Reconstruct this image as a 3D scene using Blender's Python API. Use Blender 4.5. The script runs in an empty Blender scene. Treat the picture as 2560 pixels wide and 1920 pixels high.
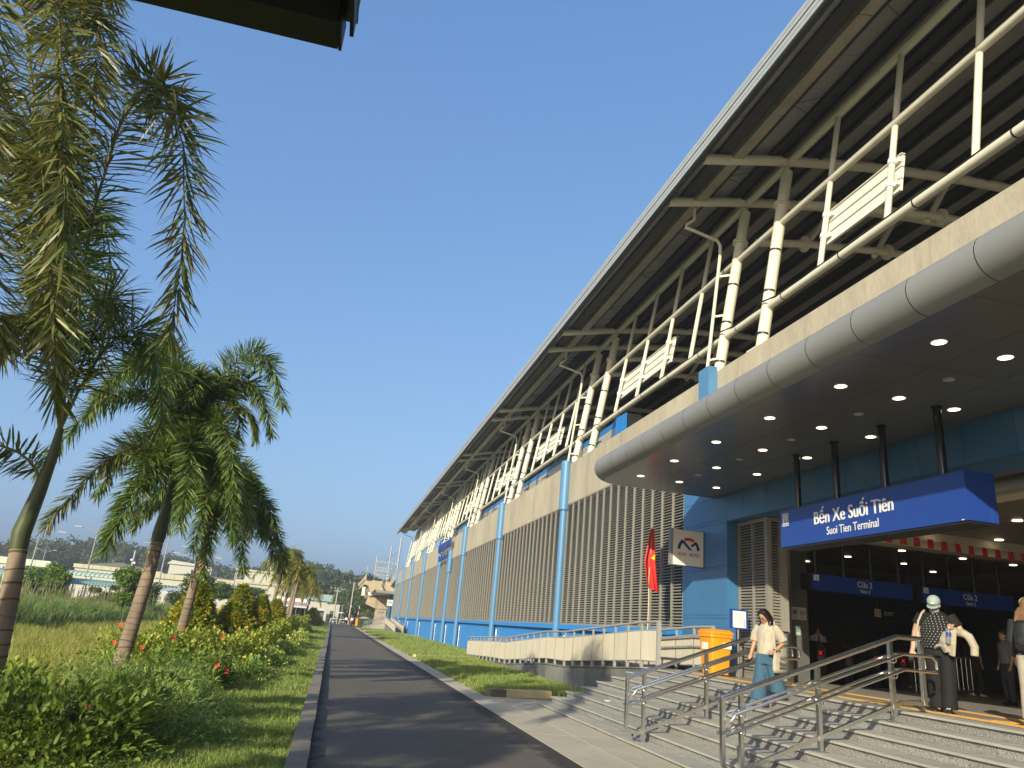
import bpy, math, random
import numpy as np
from mathutils import Vector, Matrix

random.seed(7)
rng = np.random.default_rng(7)
D = bpy.data
SC = bpy.context.scene
COL = SC.collection

# ---------------------------------------------------------------- camera
cam_d = D.cameras.new("camera")
cam = D.objects.new("camera", cam_d)
COL.objects.link(cam)
RW = ((0.9693322, 0.1556674, 0.1901649), (-0.2292344, 0.2938139, 0.9279682), (0.0885814, -0.9431018, 0.3204876))
cam.matrix_world = Matrix((
    (RW[0][0], -RW[0][1], -RW[0][2], 0.0),
    (RW[1][0], -RW[1][1], -RW[1][2], 0.0),
    (RW[2][0], -RW[2][1], -RW[2][2], 1.6),
    (0, 0, 0, 1)))
cam_d.sensor_fit = 'HORIZONTAL'
cam_d.sensor_width = 36.0
cam_d.lens = 25.55
cam_d.clip_start = 0.05
cam_d.clip_end = 3000.0
SC.camera = cam

# ---------------------------------------------------------------- light
SUN_TRAVEL = Vector((1.0, 1.30, -0.62)).normalized()
SUN_EL = math.asin(-SUN_TRAVEL.z)
SUN_ROT = math.atan2(-SUN_TRAVEL.x, -SUN_TRAVEL.y)
world = D.worlds.new("World")
SC.world = world
world.use_nodes = True
wn = world.node_tree
bg = wn.nodes["Background"]
sky = wn.nodes.new("ShaderNodeTexSky")
sky.sky_type = 'NISHITA'
sky.sun_disc = False
sky.sun_elevation = SUN_EL
sky.sun_rotation = SUN_ROT
sky.altitude = 0.0
sky.air_density = 1.0
sky.dust_density = 4.0
sky.ozone_density = 3.0
# tone response of the hazy tropical morning sky: one smooth power curve per channel
sep = wn.nodes.new("ShaderNodeSeparateColor"); com = wn.nodes.new("ShaderNodeCombineColor")
wn.links.new(sky.outputs[0], sep.inputs[0])
for k_, (g_, a_) in enumerate(((0.74, 0.62), (0.60, 0.69), (0.42, 0.83))):
    s_ = 0.2196
    pw = wn.nodes.new("ShaderNodeMath"); pw.operation = 'POWER'; pw.inputs[1].default_value = g_
    ml = wn.nodes.new("ShaderNodeMath"); ml.operation = 'MULTIPLY'; ml.inputs[1].default_value = a_ * s_ ** g_ / s_
    wn.links.new(sep.outputs[k_], pw.inputs[0]); wn.links.new(pw.outputs[0], ml.inputs[0]); wn.links.new(ml.outputs[0], com.inputs[k_])
wn.links.new(com.outputs[0], bg.inputs[0])
bg.inputs[1].default_value = 0.15
sun_d = D.lights.new("sun", 'SUN')
sun_d.energy = 4.0
sun_d.angle = math.radians(0.55)
sun_d.color = (1.0, 0.925, 0.69)
sun = D.objects.new("sun", sun_d)
sun.rotation_euler = SUN_TRAVEL.to_track_quat('-Z', 'Y').to_euler()
COL.objects.link(sun)
SC.view_settings.view_transform = 'Standard'
SC.view_settings.look = 'None'
SC.view_settings.gamma = 1.0
SC.view_settings.use_curve_mapping = False
SC.view_settings.exposure = 0.68

# ---------------------------------------------------------------- helpers
_W = {}                                 # world origin of every object, by name


def tag(o, label=None, cat=None, group=None, kind=None):
    if label: o['label'] = label
    if cat: o['category'] = cat
    if group: o['group'] = group
    if kind: o['kind'] = kind
    return o


def link(name, data, parent=None, loc=None):
    o = D.objects.new(name, data)
    COL.objects.link(o)
    if parent is not None:
        o.parent = parent
        _W[o.name] = _W[parent.name]
    else:
        l = Vector(loc) if loc is not None else Vector((0, 0, 0))
        o.location = l
        _W[o.name] = l
    return o


def thing(name, label, cat, loc, group=None):
    return tag(link(name, None, None, loc), label, cat, group)


class MB:
    def __init__(s):
        s.v = []; s.f = []; s.m = []; s.cur = 0

    def add(s, vs, fs):
        n = len(s.v)
        s.v.extend([tuple(p) for p in vs])
        s.f.extend([tuple(i + n for i in f) for f in fs])
        s.m.extend([s.cur] * len(fs))
        return s

    def box(s, x0, x1, y0, y1, z0, z1):
        vs = [(x, y, z) for z in (z0, z1) for y in (y0, y1) for x in (x0, x1)]
        return s.add(vs, [(0, 2, 3, 1), (4, 5, 7, 6), (0, 1, 5, 4), (2, 6, 7, 3), (0, 4, 6, 2), (1, 3, 7, 5)])

    def bar(s, p0, p1, w, h, up=(0, 0, 1)):
        p0 = Vector(p0); p1 = Vector(p1); d = (p1 - p0).normalized()
        u = Vector(up); a = d.cross(u)
        if a.length < 1e-4: a = d.cross(Vector((1, 0, 0)))
        a.normalize(); b = a.cross(d).normalized()
        vs = []
        for p in (p0, p1):
            for sx, sz in ((-1, -1), (1, -1), (1, 1), (-1, 1)):
                vs.append(p + a * (sx * w / 2) + b * (sz * h / 2))
        return s.add(vs, [(0, 1, 2, 3), (7, 6, 5, 4), (0, 4, 5, 1), (1, 5, 6, 2), (2, 6, 7, 3), (3, 7, 4, 0)])

    def tube(s, pts, r, n=10, cap=True, flat=None):
        pts = [Vector(p) for p in pts]
        rs = r if isinstance(r, (list, tuple)) else [r] * len(pts)
        rings = []; prev = None
        for i, p in enumerate(pts):
            t = (pts[min(i + 1, len(pts) - 1)] - pts[max(i - 1, 0)])
            t = t.normalized() if t.length > 1e-9 else Vector((0, 0, 1))
            if prev is None:
                ref = Vector((0, 0, 1)) if abs(t.z) < 0.9 else Vector((1, 0, 0))
                a = t.cross(ref).normalized()
            else:
                a = (prev - t * prev.dot(t))
                a = a.normalized() if a.length > 1e-6 else t.orthogonal().normalized()
            prev = a; b = t.cross(a)
            rr = rs[i] if isinstance(rs[i], (tuple, list)) else (rs[i], rs[i])
            rings.append([p + a * (rr[0] * math.cos(k * math.tau / n)) + b * (rr[1] * math.sin(k * math.tau / n)) for k in range(n)])
        return s.loft(rings, cap)

    def loft(s, rings, cap=True):
        n = len(rings[0]); vs = [p for r in rings for p in r]; fs = []
        for i in range(len(rings) - 1):
            for k in range(n):
                k2 = (k + 1) % n
                fs.append((i * n + k, i * n + k2, (i + 1) * n + k2, (i + 1) * n + k))
        if cap:
            fs.append(tuple(reversed(range(n))))
            fs.append(tuple((len(rings) - 1) * n + k for k in range(n)))
        return s.add(vs, fs)

    def prism(s, poly, d):
        """extrude a 3D polygon by vector d"""
        n = len(poly); d = Vector(d)
        vs = [Vector(p) for p in poly] + [Vector(p) + d for p in poly]
        fs = [tuple(reversed(range(n))), tuple(range(n, 2 * n))]
        for k in range(n):
            fs.append((k, (k + 1) % n, n + (k + 1) % n, n + k))
        return s.add(vs, fs)

    def ball(s, c, r, nu=12, nv=8, rot=None):
        c = Vector(c); rr = r if isinstance(r, (tuple, list)) else (r, r, r)
        vs = []; fs = []
        for j in range(1, nv):
            th = math.pi * j / nv
            for i in range(nu):
                ph = math.tau * i / nu
                p = Vector((rr[0] * math.sin(th) * math.cos(ph), rr[1] * math.sin(th) * math.sin(ph), rr[2] * math.cos(th)))
                vs.append(c + (rot @ p if rot else p))
        top = len(vs); p = Vector((0, 0, rr[2])); vs.append(c + (rot @ p if rot else p)); vs.append(c - (rot @ p if rot else p))
        for j in range(nv - 2):
            for i in range(nu):
                i2 = (i + 1) % nu
                fs.append((j * nu + i, (j + 1) * nu + i, (j + 1) * nu + i2, j * nu + i2))
        for i in range(nu):
            fs.append((top, i, (i + 1) % nu))
            fs.append((top + 1, (nv - 2) * nu + (i + 1) % nu, (nv - 2) * nu + i))
        return s.add(vs, fs)

    def mesh(s, name, mat, org=(0, 0, 0), smooth=False):
        me = D.meshes.new(name)
        o = Vector(org)
        me.from_pydata([(p[0] - o.x, p[1] - o.y, p[2] - o.z) for p in s.v], [], s.f)
        mats = mat if isinstance(mat, (list, tuple)) else [mat]
        for m in mats: me.materials.append(m)
        if len(mats) > 1: me.polygons.foreach_set('material_index', s.m)
        if smooth:
            me.shade_smooth()
            if smooth != 'all': me.set_sharp_from_angle(angle=math.radians(40))
        me.update()
        return me

    def build(s, name, mat, parent=None, loc=None, smooth=False, **kw):
        org = _W[parent.name] if parent is not None else (loc if loc is not None else (0, 0, 0))
        o = link(name, s.mesh(name, mat, org, smooth), parent, loc)
        return tag(o, **kw) if kw else o


def inst(me, name, parent, M, **kw):
    """object sharing a mesh, placed by a world matrix under a thing"""
    o = D.objects.new(name, me)
    COL.objects.link(o)
    o.parent = parent
    w = _W[parent.name]
    o.matrix_local = Matrix.Translation(-Vector(w)) @ M
    _W[o.name] = w
    return tag(o, **kw) if kw else o


def copy_tree(o, loc=None, label=None, group=None, rotz=None, scale=None):
    c = o.copy(); COL.objects.link(c)
    if loc is not None: c.location = loc
    if rotz is not None: c.rotation_euler = (0, 0, rotz)
    if scale is not None: c.scale = (scale,) * 3
    _W[c.name] = Vector(c.location)
    if label: c['label'] = label
    if group: c['group'] = group
    for ch in o.children:
        d = ch.copy(); COL.objects.link(d); d.parent = c
        for g in ch.children:
            e = g.copy(); COL.objects.link(e); e.parent = d
    return c


def nmesh(name, V, F, mat, parent=None, loc=None, smooth=False, **kw):
    V = np.asarray(V, np.float32); F = np.asarray(F, np.int32)
    org = _W[parent.name] if parent is not None else (loc if loc is not None else (0, 0, 0))
    V = V - np.array(org, np.float32)
    me = D.meshes.new(name)
    me.vertices.add(len(V)); me.vertices.foreach_set('co', V.ravel())
    k = F.shape[1]
    me.loops.add(F.size); me.loops.foreach_set('vertex_index', F.ravel())
    me.polygons.add(len(F)); me.polygons.foreach_set('loop_start', np.arange(0, F.size, k, dtype=np.int32))
    me.update(calc_edges=True)
    if smooth: me.shade_smooth()
    me.materials.append(mat)
    o = link(name, me, parent, loc)
    return tag(o, **kw) if kw else o


# ---------------------------------------------------------------- materials
def nd(nt, t, **kw):
    n = nt.nodes.new(t)
    for k, v in kw.items(): setattr(n, k, v)
    return n


def pm(name, col, rough=0.6, metal=0.0, var=0.12, scale=3.0, bump=0.0, bscale=30.0, stretch=(1, 1, 1), stain=None, objvar=0.0, fine=0.0, fscale=120.0, spec=0.5):
    m = D.materials.new(name); m.use_nodes = True
    nt = m.node_tree; L = nt.links; b = nt.nodes['Principled BSDF']
    b.inputs['Roughness'].default_value = rough
    b.inputs['Metallic'].default_value = metal
    b.inputs['Specular IOR Level'].default_value = spec
    tc = nd(nt, 'ShaderNodeTexCoord'); mp = nd(nt, 'ShaderNodeMapping')
    mp.inputs['Scale'].default_value = stretch
    L.new(tc.outputs['Object'], mp.inputs[0])
    rgb = nd(nt, 'ShaderNodeRGB'); rgb.outputs[0].default_value = (*col, 1)
    out = rgb.outputs[0]

    def mulnoise(out, sc, amp, det=5.0):
        n = nd(nt, 'ShaderNodeTexNoise'); n.inputs['Scale'].default_value = sc; n.inputs['Detail'].default_value = det; n.inputs['Roughness'].default_value = 0.62
        L.new(mp.outputs[0], n.inputs['Vector'])
        mr = nd(nt, 'ShaderNodeMapRange'); mr.inputs['From Min'].default_value = 0.25; mr.inputs['From Max'].default_value = 0.75
        mr.inputs['To Min'].default_value = 1 - amp; mr.inputs['To Max'].default_value = 1 + amp
        L.new(n.outputs['Fac'], mr.inputs[0])
        mx = nd(nt, 'ShaderNodeVectorMath', operation='SCALE')
        L.new(out, mx.inputs[0]); L.new(mr.outputs[0], mx.inputs['Scale'])
        return mx.outputs[0]
    if var: out = mulnoise(out, scale, var)
    if fine: out = mulnoise(out, fscale, fine, 2.0)
    if objvar:
        oi = nd(nt, 'ShaderNodeObjectInfo'); mr = nd(nt, 'ShaderNodeMapRange')
        mr.inputs['To Min'].default_value = 1 - objvar; mr.inputs['To Max'].default_value = 1 + objvar
        L.new(oi.outputs['Random'], mr.inputs[0])
        mx = nd(nt, 'ShaderNodeVectorMath', operation='SCALE'); L.new(out, mx.inputs[0]); L.new(mr.outputs[0], mx.inputs['Scale']); out = mx.outputs[0]
    if stain:                      # (colour, noise scale, threshold, strength, stretch)
        sc, ns, th, st, stv = stain
        mp2 = nd(nt, 'ShaderNodeMapping'); mp2.inputs['Scale'].default_value = stv; L.new(tc.outputs['Object'], mp2.inputs[0])
        n = nd(nt, 'ShaderNodeTexNoise'); n.inputs['Scale'].default_value = ns; n.inputs['Detail'].default_value = 7.0; n.inputs['Roughness'].default_value = 0.65
        L.new(mp2.outputs[0], n.inputs['Vector'])
        mr = nd(nt, 'ShaderNodeMapRange'); mr.inputs['From Min'].default_value = th; mr.inputs['From Max'].default_value = th + 0.14
        mr.inputs['To Max'].default_value = st
        L.new(n.outputs['Fac'], mr.inputs[0])
        mx = nd(nt, 'ShaderNodeMix', data_type='RGBA'); L.new(mr.outputs[0], mx.inputs[0]); L.new(out, mx.inputs[6]); mx.inputs[7].default_value = (*sc, 1); out = mx.outputs[2]
    L.new(out, b.inputs['Base Color'])
    if bump:
        n = nd(nt, 'ShaderNodeTexNoise'); n.inputs['Scale'].default_value = bscale; n.inputs['Detail'].default_value = 4.0
        L.new(mp.outputs[0], n.inputs['Vector'])
        bp = nd(nt, 'ShaderNodeBump'); bp.inputs['Strength'].default_value = bump; bp.inputs['Distance'].default_value = 0.02
        L.new(n.outputs['Fac'], bp.inputs['Height']); L.new(bp.outputs[0], b.inputs['Normal'])
    return m


def leafm(name, cols, trans=0.30, rough=0.5, spec=0.35):
    """foliage: every leaf (mesh island) takes its own shade from a short ramp"""
    m = D.materials.new(name); m.use_nodes = True
    nt = m.node_tree; L = nt.links; b = nt.nodes['Principled BSDF']; o = nt.nodes['Material Output']
    g = nd(nt, 'ShaderNodeNewGeometry'); r = nd(nt, 'ShaderNodeValToRGB')
    cr = r.color_ramp
    for i, c in enumerate(cols):
        p = i / max(1, len(cols) - 1)
        e = cr.elements[i] if i < 2 else cr.elements.new(p)
        e.position = p; e.color = (*c, 1)
    L.new(g.outputs['Random Per Island'], r.inputs[0])
    L.new(r.outputs[0], b.inputs['Base Color'])
    b.inputs['Roughness'].default_value = rough
    b.inputs['Specular IOR Level'].default_value = spec
    if trans:
        t = nd(nt, 'ShaderNodeBsdfTranslucent'); mx = nd(nt, 'ShaderNodeMixShader'); mx.inputs[0].default_value = trans
        hs = nd(nt, 'ShaderNodeHueSaturation'); hs.inputs['Saturation'].default_value = 1.15; hs.inputs['Value'].default_value = 1.25; hs.inputs['Hue'].default_value = 0.485
        L.new(r.outputs[0], hs.inputs['Color']); L.new(hs.outputs[0], t.inputs[0])
        L.new(b.outputs[0], mx.inputs[1]); L.new(t.outputs[0], mx.inputs[2]); L.new(mx.outputs[0], o.inputs[0])
    return m


def emit(name, col, strength):
    m = D.materials.new(name); m.use_nodes = True
    b = m.node_tree.nodes['Principled BSDF']
    b.inputs['Base Color'].default_value = (*col, 1)
    b.inputs['Emission Color'].default_value = (*col, 1)
    b.inputs['Emission Strength'].default_value = strength
    return m


M = {}
M['clad'] = pm('blue_cladding', (0.044, 0.150, 0.315), 0.38, var=0.05, scale=1.2, objvar=0.05)
M['clad_back'] = pm('blue_backing', (0.30, 0.36, 0.42), 0.6)
M['plinth'] = pm('blue_paint', (0.032, 0.225, 0.60), 0.55, var=0.08, scale=1.5, stain=((0.03, 0.10, 0.24), 1.3, 0.60, 0.5, (1, 1, 0.4)))
M['pilaster'] = pm('blue_column_paint', (0.075, 0.205, 0.385), 0.42, var=0.06)
M['concrete'] = pm('raw_concrete', (0.40, 0.352, 0.265), 0.85, var=0.22, scale=0.8, bump=0.25, bscale=14, stretch=(1, 1, 0.35),
                   stain=((0.23, 0.205, 0.16), 1.6, 0.56, 0.55, (1, 1, 0.16)), fine=0.10, fscale=18)
M['concrete_old'] = pm('weathered_concrete', (0.42, 0.335, 0.22), 0.9, var=0.2, scale=0.6, bump=0.3, bscale=8,
                       stain=((0.16, 0.14, 0.11), 0.8, 0.56, 0.6, (1.6, 1.6, 0.3)))
M['louvre'] = pm('grey_aluminium_louvre', (0.235, 0.225, 0.198), 0.5, var=0.08, objvar=0.05)
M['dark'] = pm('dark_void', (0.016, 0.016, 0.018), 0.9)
M['cream'] = pm('cream_steel_paint', (0.64, 0.61, 0.49), 0.42, var=0.05, scale=2, stain=((0.36, 0.29, 0.20), 3.0, 0.60, 0.45, (1, 1, 0.3)))
M['roofpanel'] = pm('roof_sheet_underside', (0.225, 0.22, 0.215), 0.6, var=0.10, scale=2, objvar=0.09)
M['purlin'] = pm('black_purlin', (0.010, 0.010, 0.011), 0.6)
M['fascia'] = pm('grey_fascia', (0.34, 0.36, 0.37), 0.42, var=0.06)
M['gutter'] = pm('galvanised_gutter', (0.40, 0.36, 0.29), 0.32, 0.6, var=0.22, scale=2.5)
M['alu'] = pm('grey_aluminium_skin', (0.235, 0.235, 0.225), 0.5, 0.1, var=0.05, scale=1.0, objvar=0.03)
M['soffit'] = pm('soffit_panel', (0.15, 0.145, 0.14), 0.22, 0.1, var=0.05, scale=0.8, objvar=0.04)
M['gap'] = pm('joint_gap', (0.10, 0.10, 0.10), 0.9)
M['navy'] = pm('sign_blue', (0.014, 0.050, 0.27), 0.35, var=0.03)
M['navy_dark'] = pm('sign_dark_blue', (0.008, 0.014, 0.06), 0.35, var=0.03)
M['post'] = pm('black_post', (0.008, 0.010, 0.018), 0.18, var=0.03)
M['white'] = pm('white_lettering', (0.72, 0.72, 0.72), 0.5, var=0.02)
M['signwhite'] = pm('sign_white', (0.72, 0.70, 0.64), 0.35, var=0.04)
M['red'] = pm('logo_red', (0.48, 0.02, 0.025), 0.5, var=0.03)
M['logo_navy'] = pm('logo_navy', (0.012, 0.022, 0.11), 0.5, var=0.03)
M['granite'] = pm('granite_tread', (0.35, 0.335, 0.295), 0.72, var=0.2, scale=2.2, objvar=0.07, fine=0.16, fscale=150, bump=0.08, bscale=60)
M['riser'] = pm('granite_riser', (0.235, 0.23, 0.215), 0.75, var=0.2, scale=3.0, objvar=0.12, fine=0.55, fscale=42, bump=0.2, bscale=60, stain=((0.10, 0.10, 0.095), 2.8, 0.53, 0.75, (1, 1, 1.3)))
M['plaza'] = pm('plaza_paving', (0.26, 0.24, 0.21), 0.6, var=0.12, scale=1.2, objvar=0.06, fine=0.1, fscale=90)
M['tactile'] = pm('yellow_tactile', (0.62, 0.36, 0.09), 0.6, var=0.12)
M['stone'] = pm('grey_stone_wall', (0.155, 0.155, 0.14), 0.75, var=0.3, scale=1.6, objvar=0.22, stain=((0.30, 0.30, 0.27), 0.9, 0.60, 0.5, (1, 2.0, 0.5)), bump=0.1)
M['pavement'] = pm('concrete_paving', (0.43, 0.385, 0.295), 0.85, var=0.16, scale=0.7, bump=0.2, bscale=30, fine=0.08, fscale=60, stain=((0.24, 0.215, 0.18), 0.55, 0.57, 0.55, (1, 0.6, 1)), objvar=0.03)
M['kerb'] = pm('kerb_concrete', (0.20, 0.175, 0.14), 0.9, var=0.25, scale=1.6, bump=0.4, bscale=22, objvar=0.12, stain=((0.09, 0.085, 0.06), 1.7, 0.54, 0.7, (1, 1, 1)))
M['kerb_yellow'] = pm('old_yellow_kerb', (0.66, 0.57, 0.36), 0.85, var=0.2, scale=2, bump=0.3, stain=((0.20, 0.18, 0.14), 4.0, 0.60, 0.8, (1, 1, 1)))
M['steel'] = pm('stainless_steel', (0.74, 0.72, 0.68), 0.24, 1.0, var=0.05)
M['fence'] = pm('pale_fence_panel', (0.40, 0.37, 0.30), 0.6, var=0.08, scale=2, stretch=(1, 1, 0.3), objvar=0.05)
M['fence_steel'] = pm('grey_fence_frame', (0.30, 0.30, 0.29), 0.45, var=0.06)
M['orange'] = pm('orange_plastic', (0.80, 0.30, 0.015), 0.38, var=0.06)
M['flag'] = pm('red_flag', (0.52, 0.010, 0.010), 0.55, var=0.08)
M['star'] = pm('flag_star', (0.85, 0.52, 0.02), 0.5, var=0.03)
M['bamboo'] = pm('bamboo_pole', (0.60, 0.45, 0.24), 0.6)
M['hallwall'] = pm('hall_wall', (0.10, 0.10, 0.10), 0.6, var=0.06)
M['hallceil'] = pm('hall_ceiling', (0.28, 0.245, 0.20), 0.35, var=0.06, objvar=0.04)
M['hallbeam'] = pm('hall_beam', (0.62, 0.55, 0.43), 0.6, var=0.05)
M['lamp'] = emit('downlight_glow', (1.0, 0.83, 0.56), 2.6)
M['lampoff'] = pm('unlit_lamp', (0.45, 0.44, 0.42), 0.4)
M['black'] = pm('black_metal', (0.015, 0.015, 0.016), 0.45, var=0.05)
M['train'] = pm('train_steel', (0.42, 0.41, 0.39), 0.42, 0.3, var=0.06)
M['train_blue'] = pm('train_blue', (0.02, 0.18, 0.56), 0.35, var=0.04)
M['glass'] = pm('dark_glass', (0.03, 0.035, 0.04), 0.08, var=0.02)
M['bark_palm'] = pm('palm_trunk', (0.225, 0.172, 0.125), 0.85, var=0.34, scale=3, bump=0.4, bscale=12, stretch=(1, 1, 0.35), fine=0.14, fscale=26)
M['ring'] = pm('palm_ring_scar', (0.095, 0.062, 0.042), 0.9)
M['shaft'] = pm('palm_crownshaft', (0.055, 0.068, 0.024), 0.5, var=0.40, scale=3, stretch=(1, 1, 0.5))
M['rachis'] = pm('palm_rachis', (0.17, 0.16, 0.05), 0.6)
M['sheath'] = pm('dry_sheath', (0.42, 0.28, 0.15), 0.8, var=0.2)
M['bark'] = pm('tree_bark', (0.13, 0.11, 0.085), 0.9, var=0.25, bump=0.4)

# ---------------------------------------------------------------- ground, road, paving
def asphalt():
    m = pm('asphalt', (0.108, 0.092, 0.072), 0.85, var=0.18, scale=0.9, fine=0.30, fscale=70, bump=0.35, bscale=90,
           stain=((0.165, 0.145, 0.116), 0.28, 0.55, 0.6, (1, 0.35, 1)))
    nt = m.node_tree; L = nt.links; b = nt.nodes['Principled BSDF']
    src = b.inputs['Base Color'].links[0].from_socket
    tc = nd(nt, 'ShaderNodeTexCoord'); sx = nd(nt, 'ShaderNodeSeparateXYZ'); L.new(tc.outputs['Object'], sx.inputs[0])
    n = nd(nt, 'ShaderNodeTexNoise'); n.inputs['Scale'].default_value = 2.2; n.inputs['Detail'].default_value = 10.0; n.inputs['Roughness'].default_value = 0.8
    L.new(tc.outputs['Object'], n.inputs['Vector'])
    # damp dirt from both path edges, left band with painted kerb shadow (object x: 0 = left kerb, 3.5 = right edge)
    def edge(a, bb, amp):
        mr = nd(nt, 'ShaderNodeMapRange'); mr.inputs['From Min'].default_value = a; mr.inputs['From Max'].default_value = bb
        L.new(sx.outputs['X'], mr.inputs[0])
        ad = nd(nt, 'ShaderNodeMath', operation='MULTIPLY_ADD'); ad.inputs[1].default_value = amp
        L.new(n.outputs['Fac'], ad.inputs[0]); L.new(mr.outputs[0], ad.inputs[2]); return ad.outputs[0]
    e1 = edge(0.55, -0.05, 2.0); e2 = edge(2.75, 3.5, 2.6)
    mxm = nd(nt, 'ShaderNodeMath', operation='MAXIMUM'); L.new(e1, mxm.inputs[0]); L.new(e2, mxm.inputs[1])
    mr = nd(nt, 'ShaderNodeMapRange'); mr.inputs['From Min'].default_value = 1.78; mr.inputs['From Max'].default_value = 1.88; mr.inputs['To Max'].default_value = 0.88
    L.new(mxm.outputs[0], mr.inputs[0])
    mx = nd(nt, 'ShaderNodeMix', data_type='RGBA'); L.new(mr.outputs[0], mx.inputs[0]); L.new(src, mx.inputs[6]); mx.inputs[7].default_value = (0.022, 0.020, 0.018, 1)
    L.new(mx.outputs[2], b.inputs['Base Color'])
    return m


M['soil'] = pm('grassy_soil', (0.16, 0.18, 0.05), 0.95, var=0.3, scale=0.8, fine=0.3, fscale=30, bump=0.5, bscale=20,
               stain=((0.22, 0.20, 0.07), 0.22, 0.5, 0.6, (1, 1, 1)))
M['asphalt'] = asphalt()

b = MB()                                   # one sheet to the horizon
b.add([(-1200, -60, -0.03), (1200, -60, -0.03), (1200, 2200, -0.03), (-1200, 2200, -0.03)], [(0, 1, 2, 3)])
b.build('ground', M['soil'], kind='structure')
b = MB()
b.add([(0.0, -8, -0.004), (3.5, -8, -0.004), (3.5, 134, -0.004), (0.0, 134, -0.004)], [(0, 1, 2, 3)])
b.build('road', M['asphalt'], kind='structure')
# crossing road at the far end
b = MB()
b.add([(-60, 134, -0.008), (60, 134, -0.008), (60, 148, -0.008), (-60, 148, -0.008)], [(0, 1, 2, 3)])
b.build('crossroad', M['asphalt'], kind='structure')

# kerb on the left of the path, laid in 1 m stones
kt = thing('kerb', 'low weathered concrete kerb between the roadside lawn and the asphalt path', 'kerb', (-0.12, 20, 0))
kb = MB().box(-0.11, 0.11, -0.497, 0.497, -0.15, 0.115).mesh('kerb_stone', M['kerb'])
for i in range(130):
    y = 3.5 + i
    inst(kb, 'kerb_stone', kt, Matrix.Translation((-0.12 + random.uniform(-.006, .006), y, random.uniform(-.008, .008))) @ Matrix.Rotation(random.uniform(-.006, .006), 4, 'Z'))

# pavement slabs on the right of the path, in front of the stairs
pv = thing('pavement', None, None, (4.3, 12, 0)); pv['kind'] = 'structure'
ys = [-6, -2.2, 1.6, 5.4, 9.2, 13.0, 16.6, 19.35]
for a, c in zip(ys[:-1], ys[1:]):
    MB().box(3.505, 4.296, a + .008, c - .008, -0.2, 0.004).build('paving_slab', M['pavement'], pv)
    MB().box(4.316, 6.4, a + .008, c - .008, -0.2, 0.004 + random.uniform(0, .004)).build('paving_slab', M['pavement'], pv)
b = MB()
for i in range(34):
    y = 19.36 + i * 3.0
    b = MB().box(3.505, 4.02 - 0.004 * i * 0, y + .01, y + 2.99, -0.2, 0.0 + random.uniform(0, .006))
    b.build('edging_slab', M['pavement'], pv)
# short yellow-painted kerb closing the lawn by the stairs, and a second one down the lawn
t = thing('lawn_kerb', 'short stained yellow kerb closing the grass beside the stairs', 'kerb', (4.9, 19.7, 0))
MB().bar((4.12, 19.47, 0.06), (4.62, 19.83, 0.06), 0.16, 0.2).build('kerb_stone', M['kerb'], t)
MB().bar((4.63, 19.84, 0.06), (5.15, 20.12, 0.055), 0.16, 0.2).build('kerb_stone', M['kerb_yellow'], t)
MB().bar((5.16, 20.13, 0.055), (6.05, 20.5, 0.05), 0.16, 0.2).build('kerb_stone', M['kerb_yellow'], t)
t = thing('lawn_kerb', 'thin yellow kerb crossing the grass near the low end of the near ramp', 'kerb', (5.6, 37, 0))
for i in range(4):
    MB().bar((4.1 + i * .95, 37.0 + i * .9, 0.05), (4.1 + (i + .97) * .95, 37.0 + (i + .97) * .9, 0.05), 0.14, 0.16).build('kerb_stone', M['kerb_yellow'], t)
t = thing('lawn_kerb', 'thin yellow kerb crossing the grass below the far ramp', 'kerb', (5.6, 96, 0))
for i in range(4):
    MB().bar((4.1 + i * .95, 95.0 + i * .9, 0.06), (4.1 + (i + .97) * .95, 95.0 + (i + .97) * .9, 0.06), 0.14, 0.18).build('kerb_stone', M['kerb_yellow'], t)

# ---------------------------------------------------------------- stairs and plaza
ZP = 1.04
XS = [5.05 + 0.385 * i for i in range(8)]
ZS = [0.06 + 0.14 * i for i in range(8)]
st = thing('stairs', 'wide grey granite stairs of eight steps up to the station entrance', 'stairs', (6.4, 10, 0))
L0, L1 = 2.0, 18.4
nsl = 18; w = (L1 - L0) / nsl
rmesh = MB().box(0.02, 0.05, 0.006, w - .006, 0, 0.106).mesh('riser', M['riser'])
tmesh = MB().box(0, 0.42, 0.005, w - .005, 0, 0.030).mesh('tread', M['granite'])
for i in range(8):
    top = ZS[i]; last = (i == 7)
    if not last:
        for k in range(nsl):
            y = L0 + k * w
            inst(tmesh, 'tread', st, Matrix.Translation((XS[i], y, top - 0.030 + random.uniform(-.003, .002))))
    else:
        for k in range(nsl):
            inst(tmesh, 'tread', st, Matrix.Translation((XS[i], L0 + k * w, top - 0.030)))
    for k in range(nsl):
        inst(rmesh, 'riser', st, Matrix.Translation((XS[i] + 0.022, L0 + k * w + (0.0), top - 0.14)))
b = MB()
for i in range(8):
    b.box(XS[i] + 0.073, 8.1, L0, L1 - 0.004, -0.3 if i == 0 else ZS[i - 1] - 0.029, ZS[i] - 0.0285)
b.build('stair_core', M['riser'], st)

pz = thing('plaza_floor', None, None, (9, 12, 0)); pz['kind'] = 'structure'
MB().box(8.1, 34, -8, 30, 0.2, ZP - 0.03).build('plaza_slab', M['plaza'], pz)
tile = MB().box(0.003, 0.797, 0.003, 0.797, -0.029, 0).mesh('paving_tile', M['plaza'])
for i in range(12):
    for j in range(20):
        inst(tile, 'paving_tile', pz, Matrix.Translation((8.15 + .8 * i, 2.6 + .8 * j, ZP + random.uniform(-.001, .001))))
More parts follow.
